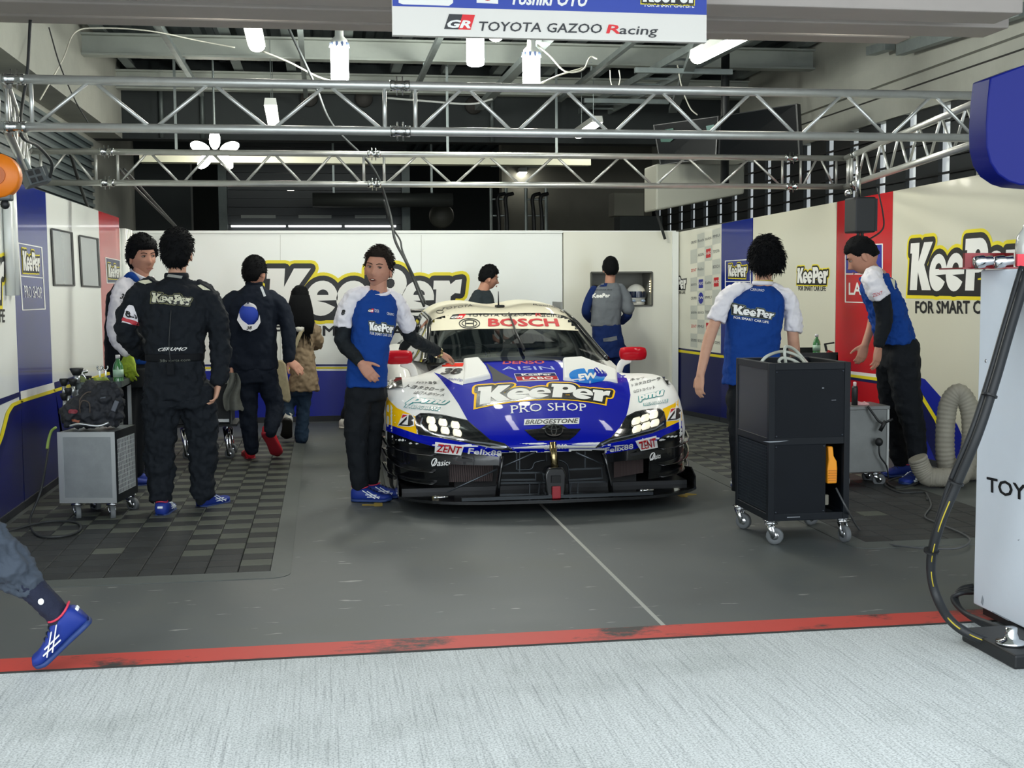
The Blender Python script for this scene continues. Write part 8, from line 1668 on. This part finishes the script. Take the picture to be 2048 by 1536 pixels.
for i, (px, h) in enumerate(((158, .10), (168, .09))):
    c = tp(px, .2); o = MB().tube(spline([c, c + Vector((.01, 0, h * .6)), c + Vector((-.01, 0, h)), c + Vector((.025, 0, h * 1.15))], 5), .012, 8).build('chrome_fitting', CHROME, None, True); o['label'] = ['bent chrome fitting on the tool trolley, nearest the panel', 'bent chrome fitting on the tool trolley, second one'][i]; o['category'] = 'fitting'; o['group'] = 'chrome fittings'
# ---- grey box trolley and dark case further back ------------------------------------------------------
t = thing('box_trolley', 'grey box trolley half hidden behind the black racing suit', 'cart', PY(285, 920, 9.5)); a, q = PY(268, 800, 9.5), PY(303, 905, 9.5); MB().span((a.x, 9.5, q.z), (q.x, 9.95, a.z)).build('body', mat('trolley_grey', '5A5D5A', .5, .4), t, bevel=.006); MB().span((a.x - .01, 9.49, a.z - .01), (q.x + .01, 9.96, a.z + .012)).build('top_rim', GALV, t); MB().span((q.x - .012, 9.49, q.z), (q.x + .006, 9.502, a.z)).build('corner_strip', GALV, t)
MB().span((a.x - .01, 9.488, PY(285, 838, 9.5).z - .01), (q.x + .01, 9.5, PY(285, 838, 9.5).z + .01)).build('drawer_strip', GALV, t)
for x, y in ((a.x + .05, 9.55), (q.x - .05, 9.55), (a.x + .05, 9.9), (q.x - .05, 9.9)): caster(t, x, y, q.z - .006, .04, -.7)
c = PY(276, 911, 9.42); o = MB().lathe([(.014, -.05), (.016, -.04), (.016, .03), (.012, .045)], c, (1, 0, .15), 14).build('orange_grip', mat('grip_orange', 'C8501E', .5), t, True)
t = thing('equipment_case', 'dark equipment cart behind the black suit with a pale pole', 'cart', PY(440, 890, 10.6)); a, q = PY(345, 770, 10.6), PY(462, 848, 10.6); MB().span((a.x, 10.6, q.z), (q.x, 11.1, a.z)).build('case', mat('case_dark', '14181C', .6), t, bevel=.01); MB().span((a.x, 10.59, q.z - .02), (q.x + .05, 11.1, q.z)).build('deck', mat('case_dark'), t)
for px in (372, 440, 452): p = PY(px, 841, 10.58); MB().span((p.x - .025, 10.578, p.z - .012), (p.x + .025, 10.588, p.z + .012)).build('pale_tab', SH_W, t)
p = PY(452, 745, 10.6); MB().cyl((p.x + .03, 10.62, q.z), (p.x - .02, 10.62, p.z + .05), .014, n=8).build('pole', mat('pole_pale', '8A8C88', .5), t, True)
for x in (a.x + .08, q.x - .04):
    for y in (10.68, 11.0): caster(t, x, y, q.z - .026, .045, -.5)
# ---- floor cables, tape marks, jack bar ---------------------------------------------------------------
cable('dark cable looping on the mat below the silver trolley', [PY(100, 862, 8.3), PY(96, 900, 8.2), PY(82, 980, 8.0), G(60, 1040, .025), G(75, 1070, .025), G(120, 1073, .025), G(158, 1062, .025), G(155, 1046, .025), G(110, 1042, .025), G(60, 1050, .025), G(5, 1066, .012), G(-40, 1072, .01)], .0075, None, 'floor_cable')
cable('green striped cable hanging at the blue panel', [PY(112, 855, 8.2), PY(103, 862, 8.22), PY(97, 880, 8.22), PY(94, 898, 8.2)], .009, mat('cable_green', '9AB45A', .6), 'wall_cable')
TAPE = mat('tape_yellow', 'A8903A', .8)
for i, q in enumerate(([(724, 1009), (748, 1009), (748, 1005.5), (765, 1005), (765, 1013), (749, 1013.5), (748, 1012), (724, 1012)], [(1352, 990), (1370, 989), (1370, 986), (1393, 988.5), (1393, 990.5), (1376, 991.5), (1374, 995), (1362, 995)])):
    o = lay_poly('tape_mark', q, Plane((0, 0, 0), (0, 0, 1)), TAPE, None, .002); o['label'] = ['worn yellow tape mark on the floor by the leaning man', 'worn yellow tape mark on the floor beside the splitter corner'][i]; o['category'] = 'tape'; o['group'] = 'tape marks on the floor'
o = MB().cyl(G(1412, 826, .03), G(1470, 845, .03), .018, n=10).build('jack_bar', mat('bar_pale', '8E9088', .5, .4), None, True); o['label'] = 'pale steel bar lying on the mat behind the car'; o['category'] = 'bar'
for k, (px, dy, lab) in enumerate(((745, .0, 'pale prop stand on the floor beside the leaning man'),)):
    a, q = PY(752, 880, 8.75), PY(768, 925, 8.75); o = MB().prism([(0, 0), (.03, 0), (.01, .42), (-.02, .42)], (Vector((PY(764, 960, 8.75).x, 8.75, 0)), Vector((1, 0, 0)), Vector((-.12, 0, 1))), .03).build('prop_stand', mat('stand_grey', '8C8C80', .6), bevel=.004); o['label'] = lab; o['category'] = 'stand'
bpy.data.scenes.remove(SCRATCH)
